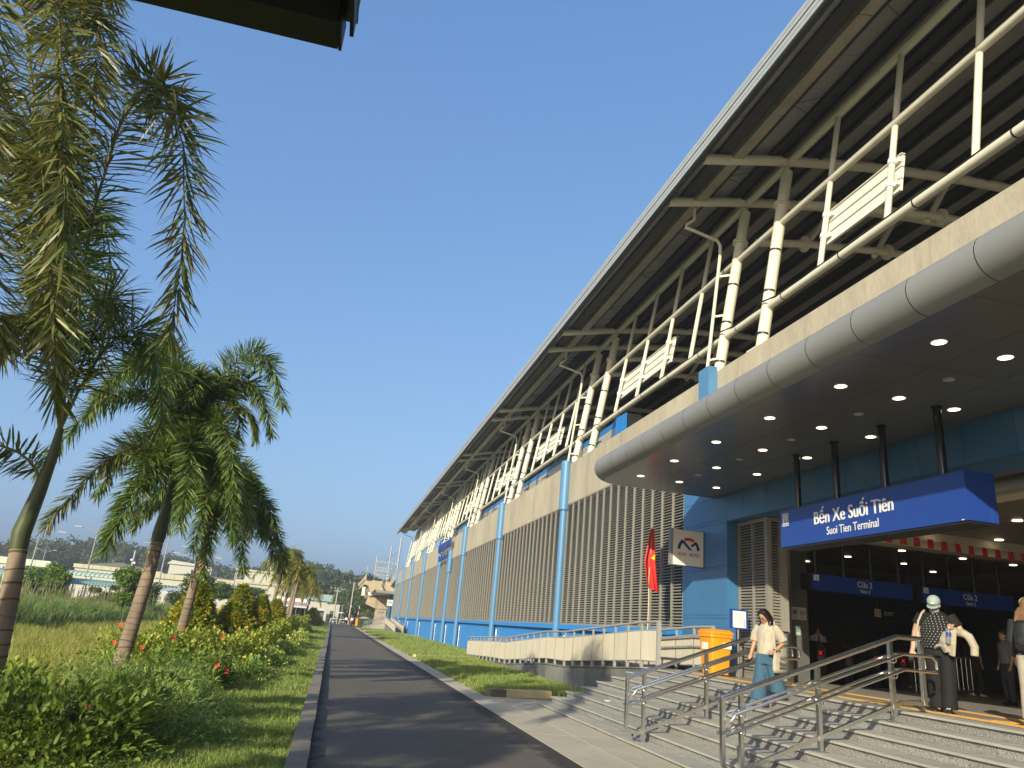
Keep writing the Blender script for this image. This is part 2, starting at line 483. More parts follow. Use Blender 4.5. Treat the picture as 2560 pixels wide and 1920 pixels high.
# tactile strips
tz = thing('tactile_strip', 'ribbed yellow tactile strip along the top of the stairs', 'tactile paving', (8.45, 10, ZP))
bm_ = MB()
for k in range(4): bm_.box(0.03 + k * .07, 0.065 + k * .07, 0.01, 0.29, 0.004, 0.009)
bm_.box(0, 0.3, 0.003, 0.297, 0.0, 0.004)
tm = bm_.mesh('tactile_tile', M['tactile'])
for j in range(50):
    inst(tm, 'tactile_tile', tz, Matrix.Translation((8.32, 2.6 + .3 * j, ZP + .002)))
tz = thing('tactile_strip', 'ribbed yellow tactile strip further in, at the entrance line', 'tactile paving', (9.9, 10, ZP))
for j in range(44):
    inst(tm, 'tactile_tile', tz, Matrix.Translation((9.55, 2.6 + .3 * j, ZP + .002)))
tz = thing('tactile_strip', 'short yellow tactile strip crossing between the two long strips', 'tactile paving', (9.1, 8.6, ZP))
for j in range(3):
    inst(tm, 'tactile_tile', tz, Matrix.Translation((8.65 + .3 * j, 8.5, ZP + .002)))

# ---------------------------------------------------------------- near ramp
RX = 7.8
def ramp_z(y):
    pts = [(18.0, 1.04), (18.6, 1.02), (25.2, 0.64), (27.4, 0.61), (34.2, 0.19), (36.4, 0.16), (44.0, -0.05)]
    for (a, za), (c, zc) in zip(pts[:-1], pts[1:]):
        if a <= y <= c: return za + (zc - za) * (y - a) / (c - a)
    return 1.04 if y < 18 else -0.05
KY = [18.42, 18.6, 25.2, 27.4, 34.2, 36.4, 44.0]
rw = thing('access_ramp', 'long access ramp on a grey stone wall beside the stairs', 'ramp', (8.5, 30, 0))
k = 0
y = 18.42
while y < 43.9:
    y2 = min(y + 1.1, 43.9)
    z0, z1 = ramp_z(y), ramp_z(y2)
    b = MB()
    b.prism([(RX, y + .009, -.3), (RX, y2 - .009, -.3), (RX, y2 - .009, z1 - .05), (RX, y + .009, z0 - .05)], (0.12, 0, 0))
    b.build('stone_panel', M['stone'], rw)
    b = MB()
    b.prism([(RX - .03, y + .003, z0 - .033), (RX - .03, y2 - .003, z1 - .033), (RX - .03, y2 - .003, z1), (RX - .03, y + .003, z0)], (0.2, 0, 0))
    b.build('coping_stone', M['stone'], rw)
    y = y2
b = MB()
for a, c in zip(KY[:-1], KY[1:]):
    b.prism([(RX + .125, a, -.3), (RX + .125, c, -.3), (RX + .125, c, ramp_z(c) - .02), (RX + .125, a, ramp_z(a) - .02)], (1.6, 0, 0))
b.build('ramp_deck', M['pavement'], rw)


def ribbed(b, x, y0, y1, zl0, zl1, zh0, zh1, pitch=0.075, d=0.03):
    """corrugated sheet standing on plane x between y0 and y1"""
    n = max(2, int((y1 - y0) / pitch)); vs = []; fs = []
    for i in range(n):
        for j, (u, dx) in enumerate(((0, 0), (.35, 0), (.5, d), (.85, d))):
            t = (i + u) / n; y = y0 + (y1 - y0) * t
            vs.append((x + dx, y, zl0 + (zl1 - zl0) * t)); vs.append((x + dx, y, zh0 + (zh1 - zh0) * t))
    vs.append((x, y1, zl1)); vs.append((x, y1, zh1))
    for i in range(len(vs) // 2 - 1):
        fs.append((2 * i, 2 * i + 2, 2 * i + 3, 2 * i + 1))
    b.add(vs, fs)
    # back skin 12 mm behind gives the sheet thickness
    b.add([(x + d + .012, y0, zl0), (x + d + .012, y1, zl1), (x + d + .012, y1, zh1), (x + d + .012, y0, zh0)], [(0, 1, 2, 3)])


def ramp_fence(name, label, X, ylist, zf, back_rails, end_post_y, step=0.98):
    t = thing(name, label, 'fence', (X, ylist[0], 0))
    # top rail follows the kinks
    MB().tube([(X + .02, y, zf(y) + 1.10) for y in ylist], 0.034, 10).build('top_rail', M['fence_steel'], t, smooth=True)
    MB().tube([(X + .02, y, zf(y) + 0.90) for y in ylist], 0.018, 8).build('middle_rail', M['fence_steel'], t, smooth=True)
    MB().tube([(X + .02, y, zf(y) + 0.17) for y in ylist], 0.018, 8).build('bottom_rail', M['fence_steel'], t, smooth=True)
    ys_ = []
    for a, c in zip(ylist[:-1], ylist[1:]):
        n = max(1, round((c - a) / step))
        for i in range(n): ys_.append((a + (c - a) * i / n, a + (c - a) * (i + 1) / n))
    for a, c in ys_:
        b = MB(); ribbed(b, X, a + .012, c - .012, zf(a + .01) + .18, zf(c - .01) + .18, zf(a + .01) + .885, zf(c - .01) + .885)
        b.build('ribbed_panel', M['fence'], t)
        MB().box(X - .01, X + .06, a - .03, a + .03, zf(a), zf(a) + .17).build('foot', M['fence_steel'], t)
        MB().box(X - .005, X + .045, a - .028, a + .028, zf(a) + .9, zf(a) + 1.09).build('upper_post', M['fence_steel'], t)
    a = end_post_y
    MB().box(X - .03, X + .06, a - .05, a + .05, zf(a) - .02, zf(a) + 1.12).build('end_post', M['fence_steel'], t)
    if back_rails:
        for h in (0.86, 0.62):
            pts = [(X - .07, y, zf(y) + h) for y in ylist]
            MB().tube(pts, 0.02, 8).build('handrail', M['fence_steel'], t, smooth=True)
        b = MB()
        for a, c in ys_:
            for h in (0.86, 0.62):
                b.bar((X - .07, a + .1, zf(a) + h - .01), (X, a + .1, zf(a) + h - .07), .015, .015)
        b.build('rail_bracket', M['fence_steel'], t)
    return t


ramp_fence('ramp_fence', 'pale ribbed outer ramp fence beside the stairs with a kinked top rail', RX + .03, [17.55] + KY[1:], ramp_z, False, 17.55)
ramp_fence('ramp_fence', 'pale ribbed inner ramp fence with double handrails, behind the orange bin', 9.25, [17.5, 18.5, 20.6, 24, 30, 36, 44.0], ramp_z, True, 17.5)

# ---------------------------------------------------------------- station building
FX = 9.6
PIL = [31.9, 45.6, 59.2, 66.4, 73.4, 87.0, 100.8, 113.2, 125.4]
sb = thing('station_building', 'long elevated metro station with grey louvres, blue columns and a concrete parapet', 'station', (14, 60, 0))
END = 126.5
# parapet cast in bays
ypar = [-9.0, 4.5, 18.2, 31.9, 45.6, 59.2, 73.4, 87.0, 100.8, 113.2, 126.4]
for a, c in zip(ypar[:-1], ypar[1:]):
    MB().box(FX, FX + .3, a + .006, c - .006, 7.25, 9.14).build('parapet_wall', M['concrete'], sb)
# slabs, back walls, ends: the closed envelope behind the facade
MB().box(FX + .31, 33, -9, END, 7.6, 8.15).build('platform_slab', M['concrete'], sb)
MB().box(33, 33.3, -9, END, 0, 14.6).build('rear_wall', M['concrete'], sb)  # unseen rear wall, raised to the eaves to keep the roof underside dark
MB().box(FX + .31, 33, -9.3, -9.0, 0, 9.1).build('end_wall', M['concrete'], sb)
MB().box(FX + .31, 33, END, END + .3, 0, 9.1).build('end_wall', M['concrete'], sb)
MB().box(FX + .45, FX + .5, 20.4, END, 1.9, 7.3).build('louvre_backing', M['dark'], sb)  # near-black sheet painted as the darkness inside the louvre openings
MB().box(FX + .12, FX + .4, 20.2, END, -.2, 1.86).build('plinth_wall', M['plinth'], sb)
yl = [19.9] + PIL
for a, c in zip(yl[:-1], yl[1:]):
    MB().box(FX - .08, FX + .44, a + .2, c - .19, 1.865, 2.06).build('plinth_ledge', M['plinth'], sb)
    MB().box(FX - .02, FX + .2, a + .2, c - .2, 2.062, 2.13).build('louvre_sill', M['louvre'], sb)
# louvre panels: one slatted mesh shared by all
PW = 0.8
b = MB()
n = 58; z0 = 2.16; z1 = 7.2; ph = (z1 - z0) / n
for i in range(n):
    z = z0 + i * ph
    b.add([(0.0, 0.03, z), (0.0, PW - .03, z), (0.045, PW - .03, z + ph * .40), (0.045, 0.03, z + ph * .40),
           (0.0, 0.03, z + .010), (0.0, PW - .03, z + .010), (0.045, PW - .03, z + ph * .40 + .010), (0.045, 0.03, z + ph * .40 + .010)],
          [(0, 1, 5, 4), (4, 5, 6, 7), (3, 2, 1, 0)])
lm = b.mesh('louvre_panel', M['louvre'])
mm = MB().box(-0.02, 0.08, -.022, .022, 2.13, 7.25).mesh('mullion', M['louvre'])
tr = MB().box(-0.015, 0.07, 0.0, PW, 7.195, 7.25).mesh('louvre_head', M['louvre'])
for bi, (a, c) in enumerate(zip(yl[:-1], yl[1:])):
    a2 = a if bi == 0 else a + .16; c2 = c - .16
    n = max(3, round((c2 - a2) / PW)); w = (c2 - a2) / n
    for i in range(n):
        T = Matrix.Translation((FX + .03, a2 + i * w, 0)) @ Matrix.Diagonal((1, w / PW, 1, 1))
        inst(lm, 'louvre_panel', sb, T)
        inst(mm, 'mullion', sb, Matrix.Translation((FX + .02, a2 + i * w, 0)))
        if i % 1 == 0: inst(tr, 'louvre_head', sb, T)
    inst(mm, 'mullion', sb, Matrix.Translation((FX + .02, c2, 0)))
# blue round columns, wide drum above, slim below
def column_mesh(full=True):
    b = MB()
    if full:
        b.tube([(0, 0, -.2), (0, 0, 7.28)], 0.175, 20)
        b.tube([(0, 0, 7.0), (0, 0, 7.06), (0, 0, 9.26)], 0.26, 24)
        for z in (1.3, 2.9, 4.5, 6.1): b.tube([(0, 0, z), (0, 0, z + .02)], 0.178, 20)
        b.tube([(0, 0, 8.15), (0, 0, 8.17)], 0.263, 24)
    return b.mesh('pilaster', M['pilaster'], smooth=True)
cmx = column_mesh()
for i, y in enumerate(PIL):
    sc = 0.86 if abs(y - 66.4) < .1 else 1.0
    inst(cmx, 'pilaster', sb, Matrix.Translation((FX - .1, y, 0)) @ Matrix.Diagonal((1, 1, sc, 1)))
MB().box(FX - .28, FX - .004, 17.85, 18.45, 6.0, 9.26).build('pilaster', M['pilaster'], sb)
# white drain pipes beside the columns on the plinth
dp = MB().tube([(0, 0, -.1), (0, 0, 1.35)], 0.03, 8).tube([(0, 0, 1.3), (0, 0, 1.62)], 0.045, 8).box(-.02, .02, -.5, 0, .62, .65).mesh('drain_pipe', M['white'], smooth=True)
for y in PIL[:8]:
    inst(dp, 'drain_pipe', sb, Matrix.Translation((FX + .05, y - .75, 0)))

# blue clad pillar beside the entrance and the lintel band above it
PY0, PY1 = 17.37, 19.89
MB().box(FX + .03, FX + .5, PY0 + .03, PY1 - .005, ZP, 6.9).build('pillar_core', M['clad_back'], sb)
colsy = [(PY0, 17.56), (17.56, 18.62), (18.62, 19.66), (19.66, PY1)]
rows = [(ZP + .1, 2.375), (2.375, 2.455), (2.455, 3.60), (3.60, 3.67), (3.67, 4.79), (4.79, 4.88), (4.88, 5.49), (5.49, 6.9)]
for a, c in colsy:
    for z0, z1 in rows:
        MB().box(FX, FX + .029, a + .004, c - .004, z0 + .004, z1 - .004).build('cladding_panel', M['clad'], sb)
for z0, z1 in rows[:5]:
    MB().box(FX + .03, FX + .298, PY0, PY0 + .029, z0 + .004, z1 - .004).build('cladding_panel', M['clad'], sb)
MB().box(FX - .006, FX + .5, PY0 + .02, PY1, ZP, ZP + .1).build('pillar_skirting', M['riser'], sb)
# lintel
MB().box(FX + .03, 10.46, -8, PY0 + .02, 4.83, 5.6).build('lintel_core', M['clad_back'], sb)
for k in range(26):
    c = PY0 - .85 - .98 * (k - 1) if k else PY0 - .0
    a = PY0 - .85 - .98 * k if k else PY0 - .85
    if a < -7: break
    MB().box(FX, FX + .029, a + .004, c - .004, 4.805, 5.49).build('cladding_panel', M['clad'], sb)
    MB().box(FX, 10.46, a + .004, c - .004, 4.795, 4.8).build('lintel_soffit_panel', M['clad'], sb)
# grey louvred pier on the far side of the opening
LX0, LX1, LY0, LY1 = 9.9, 10.42, 15.99, PY0
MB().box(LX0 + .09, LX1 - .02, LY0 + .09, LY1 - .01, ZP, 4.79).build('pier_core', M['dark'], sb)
def louv(p, q, nrm, z0, z1, n, name='louvre_panel'):
    """slats between two floor points, facing nrm"""
    b = MB(); ph = (z1 - z0) / n; nv = Vector((nrm[0], nrm[1], 0)); p = Vector(p); q = Vector(q)
    for i in range(n):
        z = z0 + i * ph
        vs = []
        for dz in (0, .012):
            for (e, back) in ((p, 0), (q, 0), (q, 1), (p, 1)):
                v = e - nv * (.05 * back); vs.append((v.x, v.y, z + dz + ph * .6 * back))
        b.add(vs, [(0, 1, 5, 4), (4, 5, 6, 7), (3, 2, 1, 0)])
    b.build(name, M['louvre'], sb)
for a, c in ((16.70, 17.30), (16.12, 16.65)):
    louv((LX0 + .02, a, 0), (LX0 + .02, c, 0), (-1, 0), ZP + .12, 4.68, 50)
louv((LX0 + .13, LY0 + .02, 0), (LX0 + .33, LY0 + .02, 0), (0, -1), ZP + .12, 4.68, 50)
for (x0, x1, y0, y1) in ((LX0, LX0 + .08, 17.30, 17.36), (LX0, LX0 + .08, 16.65, 16.70), (LX0, LX0 + .12, LY0, 16.12), (LX0 + .33, LX1, LY0, LY0 + .09)):
    MB().box(x0, x1, y0, y1, ZP, 4.79).build('pier_frame', M['louvre'], sb)
MB().box(LX0 + .005, LX1, LY0 + .005, LY1, 4.69, 4.785).build('pier_head', M['louvre'], sb)
MB().box(LX0 + .005, LX0 + .07, LY0 + .12, LY1 - .07, ZP, ZP + .115).build('pier_sill', M['louvre'], sb)
MB().box(LX0 + .125, LX0 + .325, LY0 + .006, LY0 + .07, ZP, ZP + .115).build('pier_sill', M['louvre'], sb)
MB().box(LX1 + .004, LX1 + .07, LY0 - .02, LY0 + .3, ZP, 4.79).build('door_jamb', M['steel'], sb)
# hall shell
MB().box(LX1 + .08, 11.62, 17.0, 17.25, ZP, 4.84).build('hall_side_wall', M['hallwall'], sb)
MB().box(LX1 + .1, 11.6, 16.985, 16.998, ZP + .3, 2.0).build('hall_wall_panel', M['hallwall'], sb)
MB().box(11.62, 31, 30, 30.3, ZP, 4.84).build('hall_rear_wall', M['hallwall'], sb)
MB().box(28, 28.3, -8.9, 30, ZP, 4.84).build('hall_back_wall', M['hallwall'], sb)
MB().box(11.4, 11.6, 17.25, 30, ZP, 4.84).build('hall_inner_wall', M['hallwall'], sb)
MB().box(10.47, 29, -8.9, 30.3, 4.86, 5.2).build('hall_ceiling_slab', M['hallbeam'], sb)
ct = MB().box(.004, 1.2 - .004, .004, 1.2 - .004, 0, .015).mesh('ceiling_panel', M['hallceil'])
for i in range(9):
    for j in range(18):
        inst(ct, 'ceiling_panel', sb, Matrix.Translation((10.5 + 1.2 * i, 2.0 + 1.2 * j, 4.84)))
MB().box(10.5, 28, 15.6, 16.1, 4.45, 4.838).build('hall_beam', M['hallbeam'], sb)
MB().box(10.5, 28, 15.5, 15.6, 4.62, 4.838).build('hall_beam', M['hallbeam'], sb)
MB().box(10.95, 11.35, -6, 15.48, 4.56, 4.838).build('hall_beam', M['hallbeam'], sb)
MB().tube([(10.78, -6, 4.68), (10.78, 15.4, 4.68)], 0.11, 14).build('perforated_duct', M['alu'], sb, smooth=True)
MB().box(13.6, 14.4, 23, 23.8, ZP, 4.84).build('hall_column', M['hallbeam'], sb)
MB().box(20.6, 21.4, 17, 17.8, ZP, 4.84).build('hall_column', M['hallbeam'], sb)
hl = MB().tube([(0, 0, 0), (0, 0, .012)], .1, 18).mesh('downlight', M['lamp'])
for (x, y) in ((12.2, 7.4), (12.2, 9.3), (14.1, 7.4), (14.1, 9.3), (14.1, 11.1), (14.1, 13.0), (14.1, 15.25), (15.9, 9.3), (15.9, 11.1), (15.9, 13), (15.9, 15.25), (14.1, 18.6), (15.9, 18.6), (15.9, 21), (15.9, 23.2), (18.0, 18.6), (19.8, 18.6), (18, 13), (18, 15.25), (14.1, 21), (20, 15), (18, 21), (20, 22), (17, 25.5)):
    inst(hl, 'downlight', sb, Matrix.Translation((x, y, 4.823)))
# lettering of the station name on the parapet bay far along

# ---------------------------------------------------------------- lettering
def text(s, size, org, u, v, mat, parent, name='lettering', align='CENTER', xs=1.0, depth=0.004, valign='CENTER', loc=None, bold=0.004):
    cu = D.curves.new('t', 'FONT'); cu.body = s; cu.size = size; cu.align_x = align; cu.align_y = valign
    cu.offset = bold * size; cu.extrude = depth / 2; cu.resolution_u = 3
    o = D.objects.new('t', cu)
    me = D.meshes.new_from_object(o)
    D.objects.remove(o); D.curves.remove(cu)
    u = Vector(u).normalized(); v = Vector(v).normalized(); w = u.cross(v)
    Mx = Matrix(((u.x, v.x, w.x, org[0]), (u.y, v.y, w.y, org[1]), (u.z, v.z, w.z, org[2]), (0, 0, 0, 1)))
    me.transform(Mx @ Matrix.Diagonal((xs, 1, 1, 1)))
    base = _W[parent.name]
    me.transform(Matrix.Translation(-Vector(base)))
    me.materials.clear(); me.materials.append(mat)
    me.name = name
    return link(name, me, parent)


# ---------------------------------------------------------------- steel roof over the platforms
RZ = lambda x: 14.92 + 0.26 * (x - 8.2) - 0.26 * (x - 8.2) ** 2 / 25.0     # underside of the sheets
rf = thing('platform_roof', 'long curved platform roof on cream tubular steel frames above the concrete parapet', 'roof', (14, 60, 9.14))
RY0, RY1 = -10.0, 119.0
bands = [8.12 + 1.19 * i for i in range(21)]
pan = {}
def panel_mesh(i):
    x0, x1 = bands[i], bands[i + 1]
    return MB().prism([(x0, .006, RZ(x0)), (x1, .006, RZ(x1)), (x1, .006, RZ(x1) + .03), (x0, .006, RZ(x0) + .03)], (0, 1.19, 0)).mesh('roof_panel', M['roofpanel'])
for i in range(8):
    pmx = panel_mesh(i)
    for j in range(37):
        inst(pmx, 'roof_panel', rf, Matrix.Translation((0, 2.4 + 1.2 * j, random.uniform(-.012, .012))))
b = MB()
def slab(b, i, y0, y1):
    x0, x1 = bands[i], bands[i + 1]
    b.prism([(x0, y0, RZ(x0)), (x1, y0, RZ(x1)), (x1, y0, RZ(x1) + .03), (x0, y0, RZ(x0) + .03)], (0, y1 - y0, 0))
for i in range(20):
    if i < 8:
        slab(b, i, RY0, 2.39)
        y = 46.81
        while y < RY1: slab(b, i, y, min(y + 1.19, RY1)); y += 1.2
    else:
        slab(b, i, RY0, RY1)
b.build('far_roof_panels', M['roofpanel'], rf, kind='stuff')
# outer skin
b = MB(); ringt = [(x, RZ(x)) for x in bands]
poly = [(x, RY0, z + .06) for x, z in ringt] + [(x, RY0, z + .2) for x, z in reversed(ringt)]
b.prism(poly, (0, RY1 - RY0, 0)); b.build('roof_skin', M['fascia'], rf)
for i in range(1, 21):                    # purlins in pairs: a black band between the panel strips
    x = bands[i]
    if i == 1: continue
    for dx in (-.22, .17):
        if i == 1 and dx > 0: continue
        MB().box(x + dx - .045, x + dx + .045, RY0, RY1, RZ(x) - .2, RZ(x) - .005).build('purlin', M['purlin'], rf)
    MB().box(x - .174, x + .124, RY0, RY1, RZ(x) - .075, RZ(x) - .035).build('purlin_web', M['purlin'], rf)
for x0_, x1_ in ((8.56, 8.90), (9.45, 9.62)):
    MB().box(x0_, x1_, RY0, RY1, RZ(x0_) - .09, RZ(x0_) - .004).build('purlin', M['purlin'], rf)
for k in range(4):                        # ribbed eaves fascia
    z = 14.64 + .155 * k
    MB().box(7.98 + .012 * (k % 2), 8.10, RY0, RY1, z + .018, z + .137).build('fascia_strip', M['fascia'], rf)
MB().box(8.03, 8.16, RY0, RY1, 14.6, 15.26).build('fascia_core', M['purlin'], rf)
# gutter trough in lengths
gy = RY0
MB()
while gy < RY1 - 2:
    b = MB(); y2 = gy + 3.42
    b.add([(8.95, gy, 14.99), (9.42, gy, 15.12), (9.42, y2 - .02, 15.12), (8.95, y2 - .02, 14.99), (9.02, gy, 14.84), (9.36, gy, 14.90), (9.36, y2 - .02, 14.90), (9.02, y2 - .02, 14.84)],
          [(4, 5, 6, 7), (0, 4, 7, 3), (5, 1, 2, 6)])
    b.add([(8.95, gy, 14.995), (9.42, gy, 15.125), (9.42, y2 - .02, 15.125), (8.95, y2 - .02, 14.995)], [(0, 1, 2, 3)])
    b.build('gutter_trough', M['gutter'], rf, smooth=False); gy = y2
# tubular frames
def lean(z): return 9.86 + (z - 9.2) * 0.171
FRY = []
for k in range(8):
    yb = 18.3 + 13.7 * k
    FRY += [yb - 2.3, yb]
FRY = [4.6 - 2.3, 4.6] + FRY
arch = [(8.18, RZ(8.18) - .22)] + [(x, RZ(x) - .24) for x in (9.2, 10.2, 10.92, 12, 13.5, 15, 17, 19, 21, 23, 25, 27, 29, 31)]
acm = MB().tube([(x, 0, z) for x, z in arch], 0.15, 14).mesh('arch_tube', M['cream'], smooth=True)
b = MB().tube([(9.86, 0, 9.1), (lean(14.9), 0, 14.9)], 0.16, 18)
cxm = b.mesh('column', M['cream'], smooth=True)
flm = MB()
for zz in (13.75,):
    c = Vector((lean(zz), 0, zz)); ax = Vector((.171, 0, 1)).normalized()
    flm.tube([c - ax * .05, c - ax * .012], .235, 20); flm.tube([c + ax * .012, c + ax * .05], .235, 20)
    for q in range(12):
        a = q * math.tau / 12; e = ax.orthogonal().normalized(); f_ = ax.cross(e)
        p = c + e * (.20 * math.cos(a)) + f_ * (.20 * math.sin(a))
        flm.tube([p - ax * .07, p + ax * .07], .014, 6)
flm = flm.mesh('bolted_flange', M['cream'], smooth=True)
clm = MB()
for zz in (9.6, 10.9, 12.2): clm.tube([(lean(zz) - .005, 0, zz - .03), (lean(zz) + .005, 0, zz + .03)], .166, 16)
clm = clm.mesh('cable_clamp', M['black'], smooth=True)
bpm = MB().box(9.61, 10.15, -.3, .3, 9.142, 9.18).mesh('base_plate', M['cream'])
wtm = MB()                                # lower chord of the roof truss deeper inside
wtm.tube([(11.2, 0, 13.9), (13, 0, 14.25), (16, 0, 14.6), (20, 0, 14.75)], .12, 12)
for xx in (13, 15.5, 18): wtm.tube([(xx, 0, 14.2 + .05 * (xx - 13)), (xx + .9, 0, RZ(xx + .9) - .5)], .09, 10)
for xx in (12.9, 16): wtm.tube([(xx, 0, 14.22 + (xx - 12.9) * .12), (xx + .06, 0, 14.23 + (xx - 12.9) * .12)], .26, 16)
wtm = wtm.mesh('truss_chord', M['cream'], smooth=True)
for y in FRY:
    T = Matrix.Translation((0, y, 0))
    for nme, me in (('arch_tube', acm), ('column', cxm), ('bolted_flange', flm), ('cable_clamp', clm), ('base_plate', bpm), ('truss_chord', wtm)):
        inst(me, nme, rf, T)
# rails between frames, with infill posts
lowx, midx, topx = lean(10.42) + .0, lean(13.1), lean(15.2)
for z, x, r, nme in ((10.42, lowx, .098, 'lower_rail'), (13.1, midx, .098, 'middle_rail'), (15.22, topx, .115, 'top_rail')):
    ys_ = sorted(FRY)
    for a, c in zip([RY0] + ys_[:-1], ys_):
        e0 = a + (.12 if a > RY0 else 0)
        MB().tube([(x, e0, z), (x, c - .12, z)], r, 14).build(nme, M['cream'], rf, smooth=True)
        if c - a > 3:
            pass
pl = MB().tube([(lean(10.5), 0, 10.5), (lean(13.0), 0, 13.0)], .07, 12).mesh('infill_post', M['cream'], smooth=True)
pu = MB().tube([(lean(13.2), 0, 13.2), (lean(15.1), 0, 15.1)], .07, 12).mesh('infill_post', M['cream'], smooth=True)
for k in range(-1, 7):
    yb = 18.3 + 13.7 * k
    for j in range(1, 5):
        y = yb + j * 2.28 + (1.25 if k < 0 and False else 0)
        inst(pl, 'infill_post', rf, Matrix.Translation((0, y, 0))); inst(pu, 'infill_post', rf, Matrix.Translation((0, y, 0)))
# backs of platform name boards clamped to the posts
def name_board(y0, y1, posts):
    for q in range(3):
        z0 = 11.22 + q * .32
        b = MB(); b.prism([(lean(z0) + .13, y0, z0), (lean(z0) + .20, y0, z0), (lean(z0 + .29) + .20, y0, z0 + .29), (lean(z0 + .29) + .13, y0, z0 + .29)], (0, y1 - y0, 0))
        b.build('name_board_plank', M['signwhite'], rf)
    b = MB()
    for z in (11.54, 11.86, 12.2):
        b.prism([(lean(z) + .10, y0, z - .012), (lean(z) + .2, y0, z - .012), (lean(z) + .2, y0, z + .012), (lean(z) + .10, y0, z + .012)], (0, y1 - y0, 0))
    b.build('name_board_frame', M['cream'], rf)
    for y in posts:
        for z in (11.4, 12.02):
            MB().tube([(lean(z - .06), y, z - .06), (lean(z + .06), y, z + .06)], .092, 12).box(lean(z) + .04, lean(z) + .14, y - .16, y + .16, z - .05, z + .05).build('pipe_clamp', M['signwhite'], rf)
def posts_of(k, js): return [18.3 + 13.7 * k + j * 2.28 for j in js]
p_ = posts_of(-1, (3, 4)); name_board(p_[0] - .15, p_[1] + .25, p_)
for k in range(0, 6):
    p_ = posts_of(k, (2, 3, 4)) if k < 2 else posts_of(k, (1, 2, 3))
    name_board(p_[0] - .2, p_[-1] + .2, p_)
# rain downpipes bending from the gutter to the columns
for k in range(0, 8):
    y = 18.3 + 13.7 * k + .28
    pts = [(9.2, y, 14.84), (9.2, y, 14.45), (8.95, y, 14.2), (8.9, y, 14.1), (9.6, y, 13.95), (10.0, y, 13.86), (10.1, y, 13.7), (10.09, y, 13.3), (9.66, y, 9.4), (9.5, y, 9.1)]
    MB().tube(pts, .052, 10).build('downpipe', M['cream'], rf, smooth=True)
    b = MB()
    for z in (9.75, 11.2, 12.6): b.bar((9.7 + (z - 9.4) * .11, y, z), (lean(z), y - .3, z), .04, .06)
    b.build('pipe_bracket', M['cream'], rf)
# black cable run strapped to the lower rail
pts = []
y = 5.0
while y < 113:
    near = min(abs(y - f_) for f_ in FRY)
    pts.append((lowx - .07 + random.uniform(-.02, .02) - (.13 if near < .4 else 0), y, 10.50 + (.04 if near < .4 else random.uniform(-.02, .03))))
    y += .55
MB().tube(pts, .022, 6).build('cable', M['black'], rf, smooth=True)
b = MB()
for i in range(40):
    y = 6 + 2.3 * i
    b.tube([(lowx, y, 10.42), (lowx, y + .03, 10.42)], .104, 14)
b.build('cable_strap', M['black'], rf, smooth=True)
# thin wind-bracing wires under the eaves
b = MB()
for k in range(16):
    y = 3 + 3.4 * k
    b.tube([(8.5, y, RZ(8.5) - .1), (10.5, y + 1.0, RZ(10.5) - .1)], .012, 4); b.tube([(8.5, y + 1.0, RZ(8.5) - .1), (10.5, y, RZ(10.5) - .1)], .012, 4)
b.build('bracing_wire', M['black'], rf)
# catenary insulators and droppers hanging under the roof
b = MB()
for k in range(3):
    y = 15.6 + 13.7 * k
    b.tube([(12.2, y, 14.1), (12.2, y, 13.2)], .07, 8)
    for q in range(4): b.tube([(12.2, y, 13.2 - q * .09), (12.2, y, 13.15 - q * .09)], .11, 10)
    b.tube([(12.2, y, 13.1), (11.0, y - 1.2, 12.7)], .025, 6)
b.build('insulator', M['black'], rf, smooth=True)

# ---------------------------------------------------------------- train behind the parapet
tr_ = thing('train', 'silver metro train with a blue roof stripe, standing behind the parapet', 'train', (12.7, 60, 8.3))
TX = 11.45
def car(y0, y1, cab):
    b = MB(); prof = [(TX, 8.6), (TX, 11.0), (TX + .1, 11.3), (TX + .45, 11.62), (TX + 1.4, 11.75), (TX + 2.35, 11.62), (TX + 2.8, 11.0), (TX + 2.8, 8.6)]
    b.prism([(x, y0, z) for x, z in prof], (0, y1 - y0, 0)); b.build('car_body', M['train'], tr_)
    MB().prism([(TX - .012, y0 + .02, 11.03), (TX + .088, y0 + .02, 11.33), (TX + .43, y0 + .02, 11.65), (TX + .43, y0 + .02, 11.60), (TX + .1, y0 + .02, 11.28), (TX + .003, y0 + .02, 11.02)], (0, y1 - y0 - .04, 0)).build('blue_stripe', M['train_blue'], tr_)
    n = 4; L = (y1 - y0) / n
    for i in range(n):
        d = y0 + L * (i + .5) + .2
        for s in (-.62, .02):
            MB().box(TX - .014, TX - .002, d + s, d + s + .6, 8.8, 10.72).build('door_leaf', M['train'], tr_)
            MB().box(TX - .024, TX - .012, d + s + .14, d + s + .46, 9.6, 10.55).build('door_window', M['glass'], tr_)
        MB().box(TX - .02, TX - .006, d - .66, d + .66, 10.72, 10.80).build('door_header', M['purlin'], tr_)
        if i < n - 1: MB().box(TX - .016, TX - .004, d + 1.3, d + 3.0, 9.65, 10.55).build('side_window', M['glass'], tr_)
    if cab:
        MB().prism([(TX - .02, y0 - .28, 8.6), (TX - .02, y0 - .28, 11.4), (TX + .45, y0 - .28, 11.75), (TX + .5, y0 - .28, 8.6)], (0, .28, 0)).build('cab_pillar', M['train_blue'], tr_)
        MB().prism([(TX + .51, y0 - .2, 8.6), (TX + .46, y0 - .2, 11.72), (TX + 2.4, y0 - .2, 11.72), (TX + 2.85, y0 - .2, 11.3), (TX + 2.85, y0 - .2, 8.6)], (0, .19, 0)).build('cab_front', M['black'], tr_)
        MB().box(TX + .6, TX + 2.55, y0 - .22, y0 - .205, 9.7, 11.3).build('windscreen', M['glass'], tr_)
car(31.0, 49.8, True); car(50.2, 69.8, False); car(70.2, 89.8, False)

